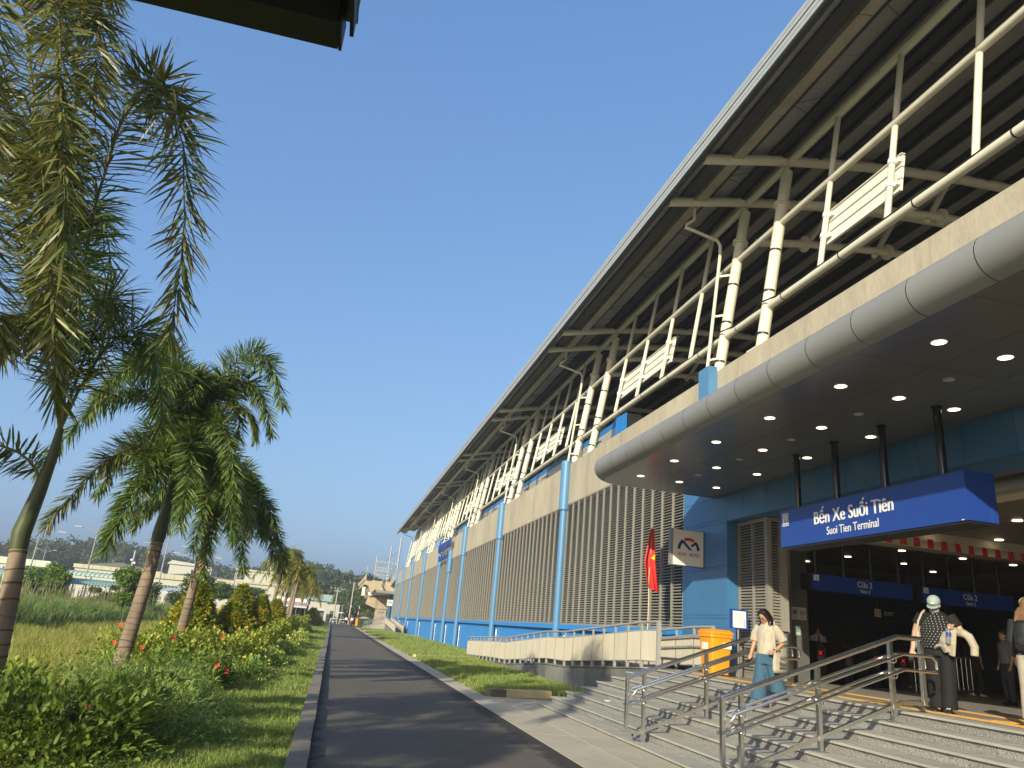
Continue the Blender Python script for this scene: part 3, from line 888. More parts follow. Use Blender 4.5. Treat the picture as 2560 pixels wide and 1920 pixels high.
# ---------------------------------------------------------------- entrance canopy
def canopy(name, label, x0, y0, y1, full, parent_group=None):
    """flat canopy with a round nose along the front and both ends; x0 = soffit front edge"""
    t = thing(name, label, 'canopy', (FX, (y0 + y1) / 2, 5.5), parent_group)
    R = .28; zc = 5.50 + R; xe = FX - .006
    segs = []
    n = int(round((y1 - .75 - y0) / .98))
    yy = [y1 - .72 - .98 * i for i in range(n + 1)]
    def nose(rings):
        b = MB(); b.loft(rings, False); return b
    def ring(cx, cy, dx, dy):
        return [(cx + dx * R * math.cos(a), cy + dy * R * math.cos(a), zc + R * math.sin(a)) for a in [math.pi / 2 + math.pi * k / 12 for k in range(13)]]
    def ring2(cx, cy, dx, dy):
        pts = []
        for k in range(13):
            a = -math.pi / 2 + math.pi * k / 12
            pts.append((cx + dx * R * math.cos(a), cy + dy * R * math.cos(a), zc + R * math.sin(a)))
        return pts
    def strip(r0, r1, name='nose_segment'):
        b = MB(); vs = r0 + r1; m = len(r0)
        b.add(vs, [(k, k + 1, m + k + 1, m + k) for k in range(m - 1)])
        # raised seam ring
        return b.build(name, M['alu'], t, smooth='all')
    seam = MB()
    for a, c in zip(yy[1:], yy[:-1]):
        strip(ring2(x0, a + .006, -1, 0), ring2(x0, c - .006, -1, 0))
        r0 = [Vector(p) for p in ring2(x0, c - .006, -1, 0)]; r1 = [Vector(p) for p in ring2(x0, c + .006, -1, 0)]
        cc = Vector((x0, 0, zc))
        def shr(r): return [(cc.x + (p.x - cc.x) * .97, p.y, cc.z + (p.z - cc.z) * .97) for p in r]
        q0, q1 = shr(r0), shr(r1)
        seam.add(q0 + q1, [(k, k + 1, 14 + k, 13 + k) for k in range(12)])
    seam.build('nose_seam', M['gap'], t)
    # rounded corner, far end
    pts = []
    for q in range(9):
        a = math.pi - q * math.pi / 16
        pts.append((x0 + .72 + .72 * math.cos(a), y1 - .72 + .72 * math.sin(a), math.cos(a), math.sin(a)))
    for p, q in zip(pts[:-1], pts[1:]):
        strip(ring2(*p), ring2(*q))
    strip(ring2(x0 + .72, y1, 0, 1), ring2(xe, y1, 0, 1))
    strip(ring2(x0 + 0, y0, 0, -1), ring2(xe, y0, 0, -1))
    # top skin
    MB().box(x0, xe, y0, y1, 5.9, zc + R - .003).build('roof_deck', M['alu'], t)
    MB().box(x0 + .0, xe, y0, y1 - .72, 5.515, 5.53).build('soffit_backing', M['gap'], t)
    MB().box(x0 + .72, xe, y1 - .72, y1, 5.515, 5.53).build('soffit_backing', M['gap'], t)
    # soffit panels
    xs = [x0, x0 + 1.18, x0 + 2.30, xe] if full else [x0, xe]
    yp = [y1 - .72] + [y1 - .72 - 1.9 * i for i in range(1, 40) if y1 - .72 - 1.9 * i > y0] + [y0]
    for a, c in zip(yp[1:], yp[:-1]):
        for u, v in zip(xs[:-1], xs[1:]):
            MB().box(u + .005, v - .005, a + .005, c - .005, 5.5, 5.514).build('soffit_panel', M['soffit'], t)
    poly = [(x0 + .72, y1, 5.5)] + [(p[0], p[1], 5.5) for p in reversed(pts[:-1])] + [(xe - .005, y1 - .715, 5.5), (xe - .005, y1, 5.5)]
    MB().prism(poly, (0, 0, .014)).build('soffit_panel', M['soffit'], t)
    return t


can = canopy('entrance_canopy', 'large grey entrance canopy with a rounded nose and glowing downlights over the stairs', 6.22, -6.0, 18.05, True)
dl = MB().tube([(0, 0, -.002), (0, 0, .012)], .088, 20).mesh('lamp_disc', M['lamp'])
drm = MB()
for k in range(20):
    a, c = k * math.tau / 20, (k + 1) * math.tau / 20
    drm.add([(r * math.cos(q), r * math.sin(q), z) for (r, z) in ((.088, -.004), (.105, -.004)) for q in (a, c)], [(0, 1, 3, 2)])
drm = drm.mesh('lamp_trim', M['lampoff'])
offm = MB().tube([(0, 0, -.008), (0, 0, .004)], .075, 18).mesh('unlit_lamp', M['lampoff'])
for j in range(8):
    y = 16.62 - 1.905 * j
    for x in (6.86, 7.92, 8.97):
        if j == 7 and False: continue
        inst(dl, 'downlight', can, Matrix.Translation((x, y + (x - 6.86) * .06, 5.498)))
        inst(drm, 'lamp_trim', can, Matrix.Translation((x, y + (x - 6.86) * .06, 5.4995)))
for y in (15.7, 13.8, 11.9, 10.0, 8.1): inst(offm, 'unlit_lamp', can, Matrix.Translation((7.93, y, 5.497)))

can2 = canopy('entrance_canopy', 'small distant grey entrance canopy at the far end of the station', 6.3, 127.0, 145.0, False)

# ---------------------------------------------------------------- hanging station sign
SX = 8.42
sg = thing('station_sign', 'long blue hanging sign reading Bến Xe Suối Tiên over the entrance', 'sign', (8.66, 10.8, 3.62))
Y0, Y1, Z0, Z1 = 8.52, 13.10, 3.62, 4.345
MB().box(SX, SX + .48, Y0, Y1, Z0 + .012, Z1).build('sign_case', M['navy'], sg)
MB().box(SX + .02, SX + .46, Y0 + .02, Y1 - .02, Z0 - .02, Z0 + .01).build('bottom_tray', M['black'], sg)
MB().box(SX + .40, SX + .492, Y0 - .012, Y0 + .1, Z0 + .01, Z1 + .004).build('end_cover', M['navy'], sg)
MB().box(SX - .003, SX + .01, Y0 - .004, Y1 + .004, Z1 - .006, Z1 + .008).build('edge_trim', M['navy_dark'], sg)
for y in (12.84, 11.64, 10.38, 9.14):
    MB().tube([(8.66, y, Z1), (8.66, y, 5.5)], .062, 16).build('post', M['post'], sg, smooth=True)
    MB().tube([(8.66, y, 5.485), (8.66, y, 5.499)], .085, 16).build('post_flange', M['post'], sg)
u, v = (0, -1, 0), (0, 0, 1)
for q_ in (-1, 0, 1): text('Bến Xe Suối Tiên', .335, (SX - .004 - .0012 * q_, 10.98 + .007 * q_, 4.06), u, v, M['white'], sg, xs=.86, bold=0)
text('Suoi Tien Terminal', .205, (SX - .004, 10.98, 3.80), u, v, M['white'], sg, xs=.86)
MB().box(SX - .004, SX + .002, 12.83, 13.03, 4.035, 4.285).build('badge', M['white'], sg)
MB().box(SX - .006, SX - .002, 12.845, 13.015, 4.05, 4.27).build('badge_border', M['navy'], sg)
MB().box(SX - .008, SX - .004, 12.86, 13.0, 4.065, 4.255).build('badge_face', M['white'], sg)
text('L1', .10, (SX - .010, 12.93, 4.205), u, v, M['logo_navy'], sg, xs=.8)
text('14', .115, (SX - .010, 12.93, 4.115), u, v, M['logo_navy'], sg, xs=.8)
MB().box(SX - .004, SX + .002, 8.60, 8.64, 3.64, 3.652).build('maker_tab', M['white'], sg)


def gate_sign(x0, x1, label, dim):
    t = thing('gate_sign', label, 'sign', ((x0 + x1) / 2, 16.0, 3.17))
    MB().box(x0, x1, 15.98, 16.3, 3.19, 3.56).build('sign_case', M['navy'], t)
    MB().box(x0 - .1, x0 - .002, 15.99, 16.29, 3.18, 3.57).build('end_cap', M['black'], t)
    MB().box(x1 + .002, x1 + .03, 15.99, 16.29, 3.18, 3.57).build('end_cap', M['black'], t)
    for q in (.08, .36, .64, .92):
        x = x0 + (x1 - x0) * q
        MB().tube([(x, 16.15, 3.56), (x, 16.15, 4.44)], .045, 10).build('post', M['black'], t, smooth=True)
    xc = x0 + (x1 - x0) * .52
    text('Cửa 2', .19, (xc, 15.975, 3.415), (1, 0, 0), (0, 0, 1), M['white'], t, xs=.88)
    text('Gate 2', .115, (xc, 15.975, 3.265), (1, 0, 0), (0, 0, 1), M['white'], t, xs=.88)
    MB().box(x0 + .05, x0 + .19, 15.974, 15.981, 3.40, 3.535).build('badge', M['white'], t)
    text('L1', .055, (x0 + .12, 15.971, 3.497), (1, 0, 0), (0, 0, 1), M['logo_navy'], t, xs=.8)
    text('14', .065, (x0 + .12, 15.971, 3.440), (1, 0, 0), (0, 0, 1), M['logo_navy'], t, xs=.8)
gate_sign(11.07, 13.86, 'dim blue sign reading Cửa 2, hung inside nearer the dark side wall', False)
gate_sign(14.15, 16.86, 'dim blue sign reading Cửa 2, hung inside behind the capped woman', True)


# ---------------------------------------------------------------- operator sign boards with the arched M
def metro_sign(name, label, x0, x1, y, z0, z1):
    t = thing(name, label, 'sign', (x1, y, z0))
    MB().box(x0, x1, y, y + .16, z0, z1).build('sign_box', M['signwhite'], t)
    b = MB(); e = .012
    b.box(x0 - e, x0 + .04, y - .006, y + .166, z0 - e, z1 + e); b.box(x1 - .012, x1 + e, y - .006, y + .166, z0 - e, z1 + e)
    b.box(x0 + .041, x1 - .013, y - .006, y + .166, z1 + .001, z1 + e); b.box(x0 + .041, x1 - .013, y - .006, y + .166, z0 - e, z0 - .001)
    b.build('frame', M['alu'], t)
    MB().box(x1 + e, FX, y + .05, y + .12, z0 + .15, z0 + .22).box(x1 + e, FX, y + .05, y + .12, z1 - .22, z1 - .15).build('bracket', M['alu'], t)
    S = (z1 - z0) / .9; cx = (x0 + x1) / 2 + .03 * S; cz = z0 + .40 * S
    Ro, Ri = .31 * S, .235 * S
    P = lambda x, z, d=0: (cx + x, y - .004 - d, cz + z)
    def arc(a0, a1, ro, ri, mat, nm):
        b = MB(); N = 10
        out = [(ro * math.cos(math.radians(a0 + (a1 - a0) * i / N)), ro * math.sin(math.radians(a0 + (a1 - a0) * i / N))) for i in range(N + 1)]
        inn = [(ri * math.cos(math.radians(a0 + (a1 - a0) * i / N)), ri * math.sin(math.radians(a0 + (a1 - a0) * i / N))) for i in range(N + 1)]
        for i in range(N):
            b.prism([P(*out[i]), P(*out[i + 1]), P(*inn[i + 1]), P(*inn[i])], (0, .005, 0))
        b.build(nm, mat, t)
    arc(116, 58, Ro, Ri, M['red'], 'red_arc')
    arc(180, 127, Ro, Ri, M['logo_navy'], 'navy_arc'); arc(47, 0, Ro, Ri, M['logo_navy'], 'navy_arc')
    c1 = math.radians(124); a = (Ro * math.cos(c1), Ro * math.sin(c1))
    MB().prism([P(a[0] - .01 * S, a[1] - .005 * S), P(a[0] + .05 * S, a[1] - .04 * S), P(.105 * S, -.01 * S), P(.02 * S, -.01 * S), P(a[0] + .0 * S, a[1] - .085 * S)], (0, .005, 0)).build('navy_stroke', M['logo_navy'], t)
    c2 = math.radians(49); a = (Ro * math.cos(c2), Ro * math.sin(c2))
    MB().prism([P(a[0], a[1]), P(a[0] + .035 * S, a[1] - .045 * S), P(.10 * S, .075 * S), P(.055 * S, .12 * S)], (0, .005, 0)).build('navy_stroke', M['logo_navy'], t)
    tz = z0 + .27 * S
    text('HCMC', .125 * S, (cx - .175 * S, y - .004, tz), (1, 0, 0), (0, 0, 1), M['red'], t, xs=.74, bold=0)
    text('METRO', .125 * S, (cx + .165 * S, y - .004, tz), (1, 0, 0), (0, 0, 1), M['logo_navy'], t, xs=.74, bold=0)
    return t
metro_sign('metro_sign', 'square white HCMC METRO sign projecting from the blue pillar beside the red flag', 8.63, 9.575, 18.6, 3.69, 4.63)
metro_sign('metro_sign', 'tiny far square HCMC METRO sign at the far end of the station', 8.35, 9.3, 125.9, 3.7, 4.65)

# ---------------------------------------------------------------- stair handrails
def zstep(x):
    for i in range(7, -1, -1):
        if x >= XS[i]: return ZS[i]
    return 0.0
def nose(x): return ZS[0] + (x - XS[0]) * .14 / .385      # line through the nosings
def handrail(label, y, posts, x_lo, x_hi, x_end):
    t = thing('handrail', label, 'handrail', (posts[0], y, zstep(posts[0])))
    H = 1.0
    zl, zh = nose(x_lo) + H, nose(x_hi) + H
    # frame: vertical end, sloping top, level top, vertical end, sloping bottom bar
    MB().tube([(x_lo, y, zl), (x_hi, y, zh), (x_end - .02, y, zh)], .036, 14).build('top_rail', M['steel'], t, smooth=True)
    MB().bar((x_lo, y, nose(x_lo) + .22), (x_lo, y, zl - .01), .06, .05, (1, 0, 0)).build('end_upright', M['steel'], t)
    MB().bar((x_end - .03, y, nose(x_hi) + .14), (x_end - .03, y, zh + .02), .06, .05, (1, 0, 0)).build('end_upright', M['steel'], t)
    MB().bar((x_lo + .1, y, nose(x_lo + .1) + .08), (x_hi, y, nose(x_hi) + .16), .045, .05).build('bottom_bar', M['steel'], t)
    MB().bar((x_lo, y, nose(x_lo) + .23), (x_lo + .11, y, nose(x_lo + .1) + .07), .045, .05).build('bottom_bar', M['steel'], t)
    MB().bar((x_hi, y, nose(x_hi) + .16), (x_end - .04, y, nose(x_hi) + .17), .045, .05).build('bottom_bar', M['steel'], t)
    for x in posts:
        z = zstep(x)
        MB().bar((x, y, z), (x, y, nose(x) + H - .03), .06, .05, (1, 0, 0)).build('post', M['steel'], t)
        MB().box(x - .08, x + .08, y - .08, y + .08, z, z + .012).build('base_plate', M['steel'], t)
    for s in (-1, 1):
        yy = y + s * .105
        hi = [(x_lo + .10, yy, nose(x_lo + .1) + .66), (x_lo + .06, yy, nose(x_lo) + .73), (x_lo + .12, yy, nose(x_lo + .12) + .78), (x_hi, yy, nose(x_hi) + .78), (x_end + .05, yy, nose(x_hi) + .78), (x_end + .12, yy, nose(x_hi) + .72), (x_end + .12, yy, nose(x_hi) + .62)]
        MB().tube(hi, .021, 10).build('hand_tube', M['steel'], t, smooth=True)
        lo = [(x_lo - .02, yy, nose(x_lo - .02) + .58), (x_hi, yy, nose(x_hi) + .58), (x_end + .12, yy, nose(x_hi) + .58)]
        MB().tube(lo, .021, 10).build('hand_tube', M['steel'], t, smooth=True)
        b = MB()
        for x in posts:
            for h in (.78, .58):
                b.tube([(x, y + s * .02, nose(x) + h - .075), (x, yy - s * .02, nose(x) + h - .075), (x, yy, nose(x) + h - .05), (x, yy, nose(x) + h - .01)], .009, 6)
        b.build('tube_bracket', M['steel'], t, smooth=True)
    return t
handrail('far stainless steel handrail on the stairs, beside the woman in the white blouse', 12.35, [5.28, 6.42, 7.52], 4.98, 7.62, 8.05)
handrail('near stainless steel handrail on the stairs, below the capped woman in black', 9.15, [5.24, 6.36, 7.5], 4.98, 7.62, 8.02)

# ---------------------------------------------------------------- orange bin
t = thing('wheelie_bin', 'orange wheeled rubbish bin with a pale label, standing by the blue pillar', 'bin', (9.0, 16.9, ZP))
cx, cy = 9.02, 16.9
def rr(cx, cy, hx, hy, z, r=.05):
    out = []
    for sx, sy, a0 in ((1, 1, 0), (-1, 1, 90), (-1, -1, 180), (1, -1, 270)):
        for q in (0, 30, 60, 90):
            a = math.radians(a0 + q); out.append((cx + sx * (hx - r) + r * math.cos(a), cy + sy * (hy - r) + r * math.sin(a), z))
    return out
MB().loft([rr(cx, cy, .22, .27, ZP + .03), rr(cx, cy, .27, .32, ZP + .86)]).build('bin_body', M['orange'], t, smooth=True)
MB().loft([rr(cx, cy, .30, .35, ZP + .85, .06), rr(cx, cy, .30, .35, ZP + .92, .06)]).build('bin_rim', M['orange'], t, smooth=True)
MB().loft([rr(cx, cy, .31, .37, ZP + .925, .06), rr(cx, cy, .31, .37, ZP + .97, .06), rr(cx, cy, .25, .30, ZP + 1.03, .08)]).build('bin_lid', M['orange'], t, smooth=True)
MB().box(cx - .275, cx - .262, cy - .13, cy + .16, ZP + .56, ZP + .72).build('bin_label', M['signwhite'], t)
MB().box(cx + .02, cx + .24, cy - .335, cy - .322, ZP + .60, ZP + .74).build('bin_label', M['signwhite'], t)
for s in (-1, 1): MB().tube([(cx + .27, cy + s * .24, ZP + .1), (cx + .27, cy + s * .30, ZP + .1)], .1, 16).build('wheel', M['black'], t, smooth=True)

# ---------------------------------------------------------------- map board
t = thing('map_board', 'small blue-framed map board in front of the louvred pier', 'notice board', (9.42, 16.5, ZP))
MB().box(9.20, 9.66, 16.50, 16.55, 2.12, 2.57).build('frame', M['navy'], t)
MB().box(9.26, 9.60, 16.488, 16.499, 2.15, 2.53).build('map_sheet', M['white'], t)
mg = pm('map_grey', (.45, .45, .52), .6)
b = MB()
for pts in ([(9.38, 2.50), (9.44, 2.44), (9.47, 2.36), (9.44, 2.25), (9.42, 2.17)], [(9.57, 2.51), (9.52, 2.42), (9.50, 2.3), (9.46, 2.2)], [(9.42, 2.36), (9.5, 2.34), (9.58, 2.38)]):
    for p, q in zip(pts[:-1], pts[1:]): b.bar((p[0], 16.486, p[1]), (q[0], 16.486, q[1]), .004, .007)
for z in (2.49, 2.44, 2.38): b.box(9.275, 9.34, 16.484, 16.4879, z, z + .012)
b.build('map_lines', mg, t)
MB().prism([(9.52, 16.487, 2.16), (9.585, 16.487, 2.16), (9.585, 16.487, 2.34), (9.55, 16.487, 2.33)], (0, .001, 0)).build('map_area', mg, t)
MB().tube([(9.43, 16.56, ZP), (9.43, 16.56, 2.3)], .025, 10).build('post', M['steel'], t)

# ---------------------------------------------------------------- flag on a bamboo pole
t = thing('flag', 'limp red flag with a yellow star on a thin bamboo pole, beside the ramp', 'flag', (8.35, 19.4, 1.0))
fx, fy = 8.35, 19.42
MB().tube([(fx, fy, 1.75), (fx + .01, fy - .01, 2.6), (fx + .0, fy, 3.3), (fx + .05, fy - .05, 4.72)], [.016, .015, .013, .011], 8).build('pole', M['bamboo'], t, smooth=True)
# folded cloth: hangs from the top, gathers, swings out at the foot
N = 22; K = 14; vs = []; fs = []
for i in range(N + 1):
    s = i / N; z = 4.68 - s * 1.62
    wv = .06 + .27 * min(1, s * 1.7) ** .9
    sh = -.02 - .03 * math.sin(s * 3.0) + (.14 * max(0, s - .55) / .45)
    for j in range(K + 1):
        u = j / K
        a = (u - .42) * wv * 1.35 + sh
        fold = .05 * math.sin(u * 9.0 + s * 2.2) * min(1, s * 2 + .25) + .03 * math.sin(u * 17)
        dz = -.12 * max(0, s - .8) * 5 * (u - .3) - .16 * max(0, s - .6) * (u)
        vs.append((fx + .05 * (1 - s) + a * .95 + fold * .1, fy - .05 * (1 - s) - fold - .02 + a * .1, z + dz))
for i in range(N):
    for j in range(K):
        p = i * (K + 1) + j; fs.append((p, p + 1, p + K + 2, p + K + 1))
cl = MB().add(vs, fs).build('cloth', M['flag'], t, smooth='all')
MB().prism([(fx - .03, fy - .105, 3.86), (fx + .115, fy - .11, 3.80), (fx + .12, fy - .11, 3.97), (fx + .05, fy - .105, 3.90)], (0, -.004, 0)).build('star', M['star'], t)

# ---------------------------------------------------------------- bunting of small red flags in the hall
def star(b, c, r, u, w, d):
    c = Vector(c); u = Vector(u); w = Vector(w)
    pts = []
    for k in range(10):
        a = math.pi / 2 + k * math.pi / 5; q = r if k % 2 == 0 else r * .4
        pts.append(c + u * (q * math.cos(a)) + w * (q * math.sin(a)))
    b.prism(pts, d)
def bunting(label, p0, p1, n, skip=()):
    p0 = Vector(p0); p1 = Vector(p1); u = (p1 - p0).normalized()
    t = thing('bunting', label, 'bunting', p0)
    MB().tube([p0, p1], .004, 5).build('string', M['signwhite'], t)
    nv = u.cross(Vector((0, 0, 1)))
    L = (p1 - p0).length
    for i in range(n):
        c = p0 + u * (L * (i + .5) / n)
        tw = random.uniform(-.15, .15)
        uu = (u + nv * tw).normalized(); w = Vector((random.uniform(-.1, .1), 0, 1)).normalized()
        pts = [c - uu * .07, c + uu * .07, c + uu * .07 - w * .21 + nv * .02, c - uu * .07 - w * .21 - nv * .015]
        o = MB().prism(pts, nv * .002).build('pennant', M['flag'], t)
        s = MB(); star(s, c - w * .105 + nv * .004, .042, uu, w, nv * .002); s.build('star', M['star'], o)
        s = MB(); star(s, c - w * .105 - nv * .003, .042, uu, w, -nv * .002); s.build('star', M['star'], o)
bunting('string of small red star flags stretched across the dim hall behind the big sign', (11.0, 14.3, 4.46), (17.2, 14.3, 4.36), 17)
bunting('pair of red star flags hung beyond the right end of the big sign', (10.55, 8.95, 4.5), (11.2, 8.35, 4.5), 2)
t = thing('dome_camera', 'small black dome camera on the hall ceiling by two red flags', 'camera', (12.4, 9.9, 4.8))
MB().tube([(12.4, 9.9, 4.78), (12.4, 9.9, 4.84)], .1, 16).build('mount', M['signwhite'], t); MB().ball((12.4, 9.9, 4.76), .085, 14, 8).build('dome', M['glass'], t, smooth='all')

# ---------------------------------------------------------------- notices on the side wall
def ring(b, c, r, w, n=24):
    for k in range(n):
        a, d = k * math.tau / n, (k + 1) * math.tau / n
        b.prism([(c[0] + q * math.cos(e), c[1], c[2] + q * math.sin(e)) for q, e in ((r, a), (r, d), (r - w, d), (r - w, a))], (0, .0015, 0))
sgn = pm('notice_board', (.50, .47, .44), .5, var=.04); dk = pm('notice_print', (.10, .03, .03), .6)
for i, (x0, lab) in enumerate(((10.92, 'prohibition notice half hidden by the door jamb, leftmost of three'), (11.135, 'no-food prohibition notice on the dark side wall, middle of three'), (11.35, 'no-smoking notice on the dark side wall, nearest the hall interior'))):
    t = thing('notice_sign', lab, 'sign', (x0, 16.98, 2.5))
    MB().box(x0, x0 + .2, 16.968, 16.984, 2.5, 2.80).build('board', sgn, t)
    b = MB(); ring(b, (x0 + .1, 16.965, 2.68), .075, .014); b.bar((x0 + .05, 16.9655, 2.63), (x0 + .15, 16.9655, 2.73), .003, .013); b.build('red_ring', dk, t)
    b = MB()
    if i == 2: b.bar((x0 + .05, 16.967, 2.68), (x0 + .15, 16.967, 2.665), .002, .016); b.bar((x0 + .13, 16.967, 2.69), (x0 + .12, 16.967, 2.72), .002, .007)
    else: b.prism([(x0 + .1 + .045 * math.cos(k * .7), 16.967, 2.68 + .035 * math.sin(k * .7)) for k in range(9)], (0, .001, 0))
    b.box(x0 + .04, x0 + .16, 16.966, 16.9675, 2.555, 2.565); b.box(x0 + .06, x0 + .14, 16.966, 16.9675, 2.535, 2.545)
    b.build('pictogram', M['black'], t)
t = thing('information_notice', 'small white notice with a round green i emblem, below the prohibition signs', 'sign', (11.28, 16.98, 2.1))
MB().box(11.22, 11.37, 16.968, 16.984, 2.13, 2.35).build('board', sgn, t)
b = MB(); ring(b, (11.295, 16.965, 2.255), .055, .03); b.box(11.283, 11.307, 16.9652, 16.9666, 2.23, 2.28); b.box(11.24, 11.35, 16.9652, 16.9666, 2.155, 2.165)
b.build('emblem', pm('teal_print', (.08, .28, .26), .6), t)

# ---------------------------------------------------------------- ticket gates deep in the hall
gred = pm('gate_red', (.30, .01, .015), .4); gteal = pm('gate_teal', (.01, .16, .20), .4)
redx = emit('red_cross_light', (.9, .03, .03), .35)
def tgate(i, x, y, colm, lab):
    t = thing('ticket_gate', lab, 'ticket gate', (x, y, ZP), 'row of dark ticket gates in the hall')
    MB().box(x - .11, x + .11, y, y + 1.6, ZP, ZP + .92).build('cabinet', M['black'], t)
    MB().prism([(x - .12, y - .02, ZP + .922), (x - .12, y + 1.62, ZP + .922), (x - .12, y + 1.5, ZP + 1.02), (x - .12, y + .12, ZP + 1.02)], (.24, 0, 0)).build('top_cover', M['black'], t)
    MB().box(x + .115, x + .55, y + .55, y + .6, ZP + .25, ZP + .88).build('flap', colm, t)
    b = MB(); b.bar((x - .05, y - .006, ZP + .68), (x + .05, y - .006, ZP + .78), .004, .014); b.bar((x - .05, y - .006, ZP + .78), (x + .05, y - .006, ZP + .68), .004, .014); b.build('red_cross', redx, t)
    MB().box(x - .08, x + .08, y - .004, y - .001, ZP + .5, ZP + .66).build('reader', M['hallwall'], t)
gl = ['ticket gate with a dull red flap, nearest the seated guard', 'ticket gate with a dull teal flap, second from the guard', 'ticket gate with a dark red flap behind the handrail bend', 'ticket gate with a dark teal flap nearest the striding walker']
for i in range(4): tgate(i, 12.35 + .82 * i, 17.6 + .0 * i, (gred, gteal, gred, gteal)[i], gl[i])
t = thing('barrier_fence', 'low steel picket barrier closing off the ticket gates', 'barrier', (15.9, 17.9, ZP))
for z in (ZP + .12, ZP + .95): MB().tube([(15.4, 17.9, z), (17.2, 17.9, z)], .02, 8).build('rail', M['steel'], t)
for k in range(13): MB().tube([(15.4 + .15 * k, 17.9, ZP + (.0 if k in (0, 12) else .12)), (15.4 + .15 * k, 17.9, ZP + .95)], .009, 6).build('picket', M['steel'], t)
t = thing('exit_sign', 'barely lit EXIT sign hanging deep in the dark hall', 'sign', (16.8, 20, 3.0))
MB().box(15.9, 17.5, 20, 20.08, 2.95, 3.25).build('board', M['black'], t)
text('EXIT', .17, (16.45, 19.995, 3.1), (1, 0, 0), (0, 0, 1), M['hallbeam'], t)
MB().box(15.95, 16.17, 19.992, 19.999, 2.98, 3.22).build('badge', M['hallbeam'], t)
for x in (16.1, 17.3): MB().tube([(x, 20.04, 3.25), (x, 20.04, 4.84)], .02, 6).build('post', M['black'], t)
t = thing('poster_stand', 'grey notice stand behind the top of the near handrail', 'stand', (13.2, 14.8, ZP))
MB().tube([(13.2, 14.8, ZP), (13.2, 14.8, ZP + 1.0)], .02, 8).build('pole', M['steel'], t)
MB().box(13.0, 13.4, 14.77, 14.79, ZP + .95, ZP + 1.25).build('panel', sgn, t)
MB().tube([(13.2, 14.8, ZP), (13.2, 14.8, ZP + .02)], .15, 16).build('foot', M['steel'], t)

# ---------------------------------------------------------------- blue lettering on the far parapet bay
t = thing('parapet_lettering', 'raised blue station name letters on the far part of the concrete parapet', 'lettering', (FX, 70, 8))
for o in (text('BẾN XE SUỐI TIÊN', 1.0, (FX - .35, 69.6, 8.55), (0, -1, 0), (0, 0, 1), M['navy'], t, depth=.1),
          text('Suoi Tien Terminal', .8, (FX - .35, 69.6, 7.55), (0, -1, 0), (0, 0, 1), M['navy'], t, depth=.1)): pass
b = MB()
for y in (66.5, 68, 69.5, 71, 72.5):
    b.box(FX - .35, FX, y, y + .04, 8.2, 8.24)
b.build('letter_bracket', M['alu'], t)

# ---------------------------------------------------------------- bus shelter overhead
shm = pm('shelter_dark_steel', (.008, .009, .010), .5)
t = thing('bus_shelter', 'dark shelter roof corner with a gutter hanging overhead at the top edge', 'shelter', (-2, 0, 0))
SZ = 3.4; SY = 2.08
MB().prism([(-6, SY - .12, SZ), (-6, SY, SZ), (-6, SY + .012, SZ + .1), (-6, SY - .13, SZ + .1)], (5.72, 0, 0)).build('gutter', shm, t)
MB().box(-.278, -.268, SY - .125, SY + .005, SZ, SZ + .105).build('gutter_end', shm, t)
MB().prism([(-6, SY - .02, SZ + .105), (-6, SY - .02, SZ + .118), (-6, -3.0, SZ + .52), (-6, -3.0, SZ + .507)], (5.77, 0, 0)).build('roof_sheet', pm('shelter_sheet', (.12, .12, .11), .6), t)
MB().box(-.245, -.232, -3.0, SY - .05, SZ + .02, SZ + .56).build('verge_trim', shm, t)
for x in (-5.5, -3.0, -.8): MB().bar((x, SY - .15, SZ + .06), (x, -2.6, SZ + .40), .08, .1).build('rafter', shm, t)
for x in (-5.5, -.8): MB().tube([(x, -2.3, 0), (x, -2.3, SZ + .35)], .06, 12).build('post', shm, t)

# ---------------------------------------------------------------- litter
def scrap(x, y, z, s, lab):
    a = random.uniform(0, 3)
    vs = []
    for k in range(7):
        q = k * math.tau / 7; r = s * random.uniform(.6, 1.1)
        vs.append((x + r * math.cos(q + a), y + r * math.sin(q + a) * .6, z + .004 + random.uniform(0, s * .35)))
    o = MB().add(vs + [(x, y, z + s * .3)], [(k, (k + 1) % 7, 7) for k in range(7)]).build('paper_scrap', M['white'], None, (x, y, z))
    tag(o, lab, 'litter')
scrap(6.05, 16.1, ZS[2], .10, 'crumpled white tissue lying on the third step left of the handrail')
scrap(6.75, 12.9, ZS[4], .06, 'small white scrap on the steps right of the far handrail')
scrap(5.9, 11.2, ZS[2], .05, 'tiny white scrap on a lower step below the far handrail')
scrap(0.7, 26, 0, .09, 'white scrap on the asphalt near the left kerb')

# ---------------------------------------------------------------- foliage primitives (numpy)
def unit(a): return a / np.maximum(np.linalg.norm(a, axis=-1, keepdims=True), 1e-9)

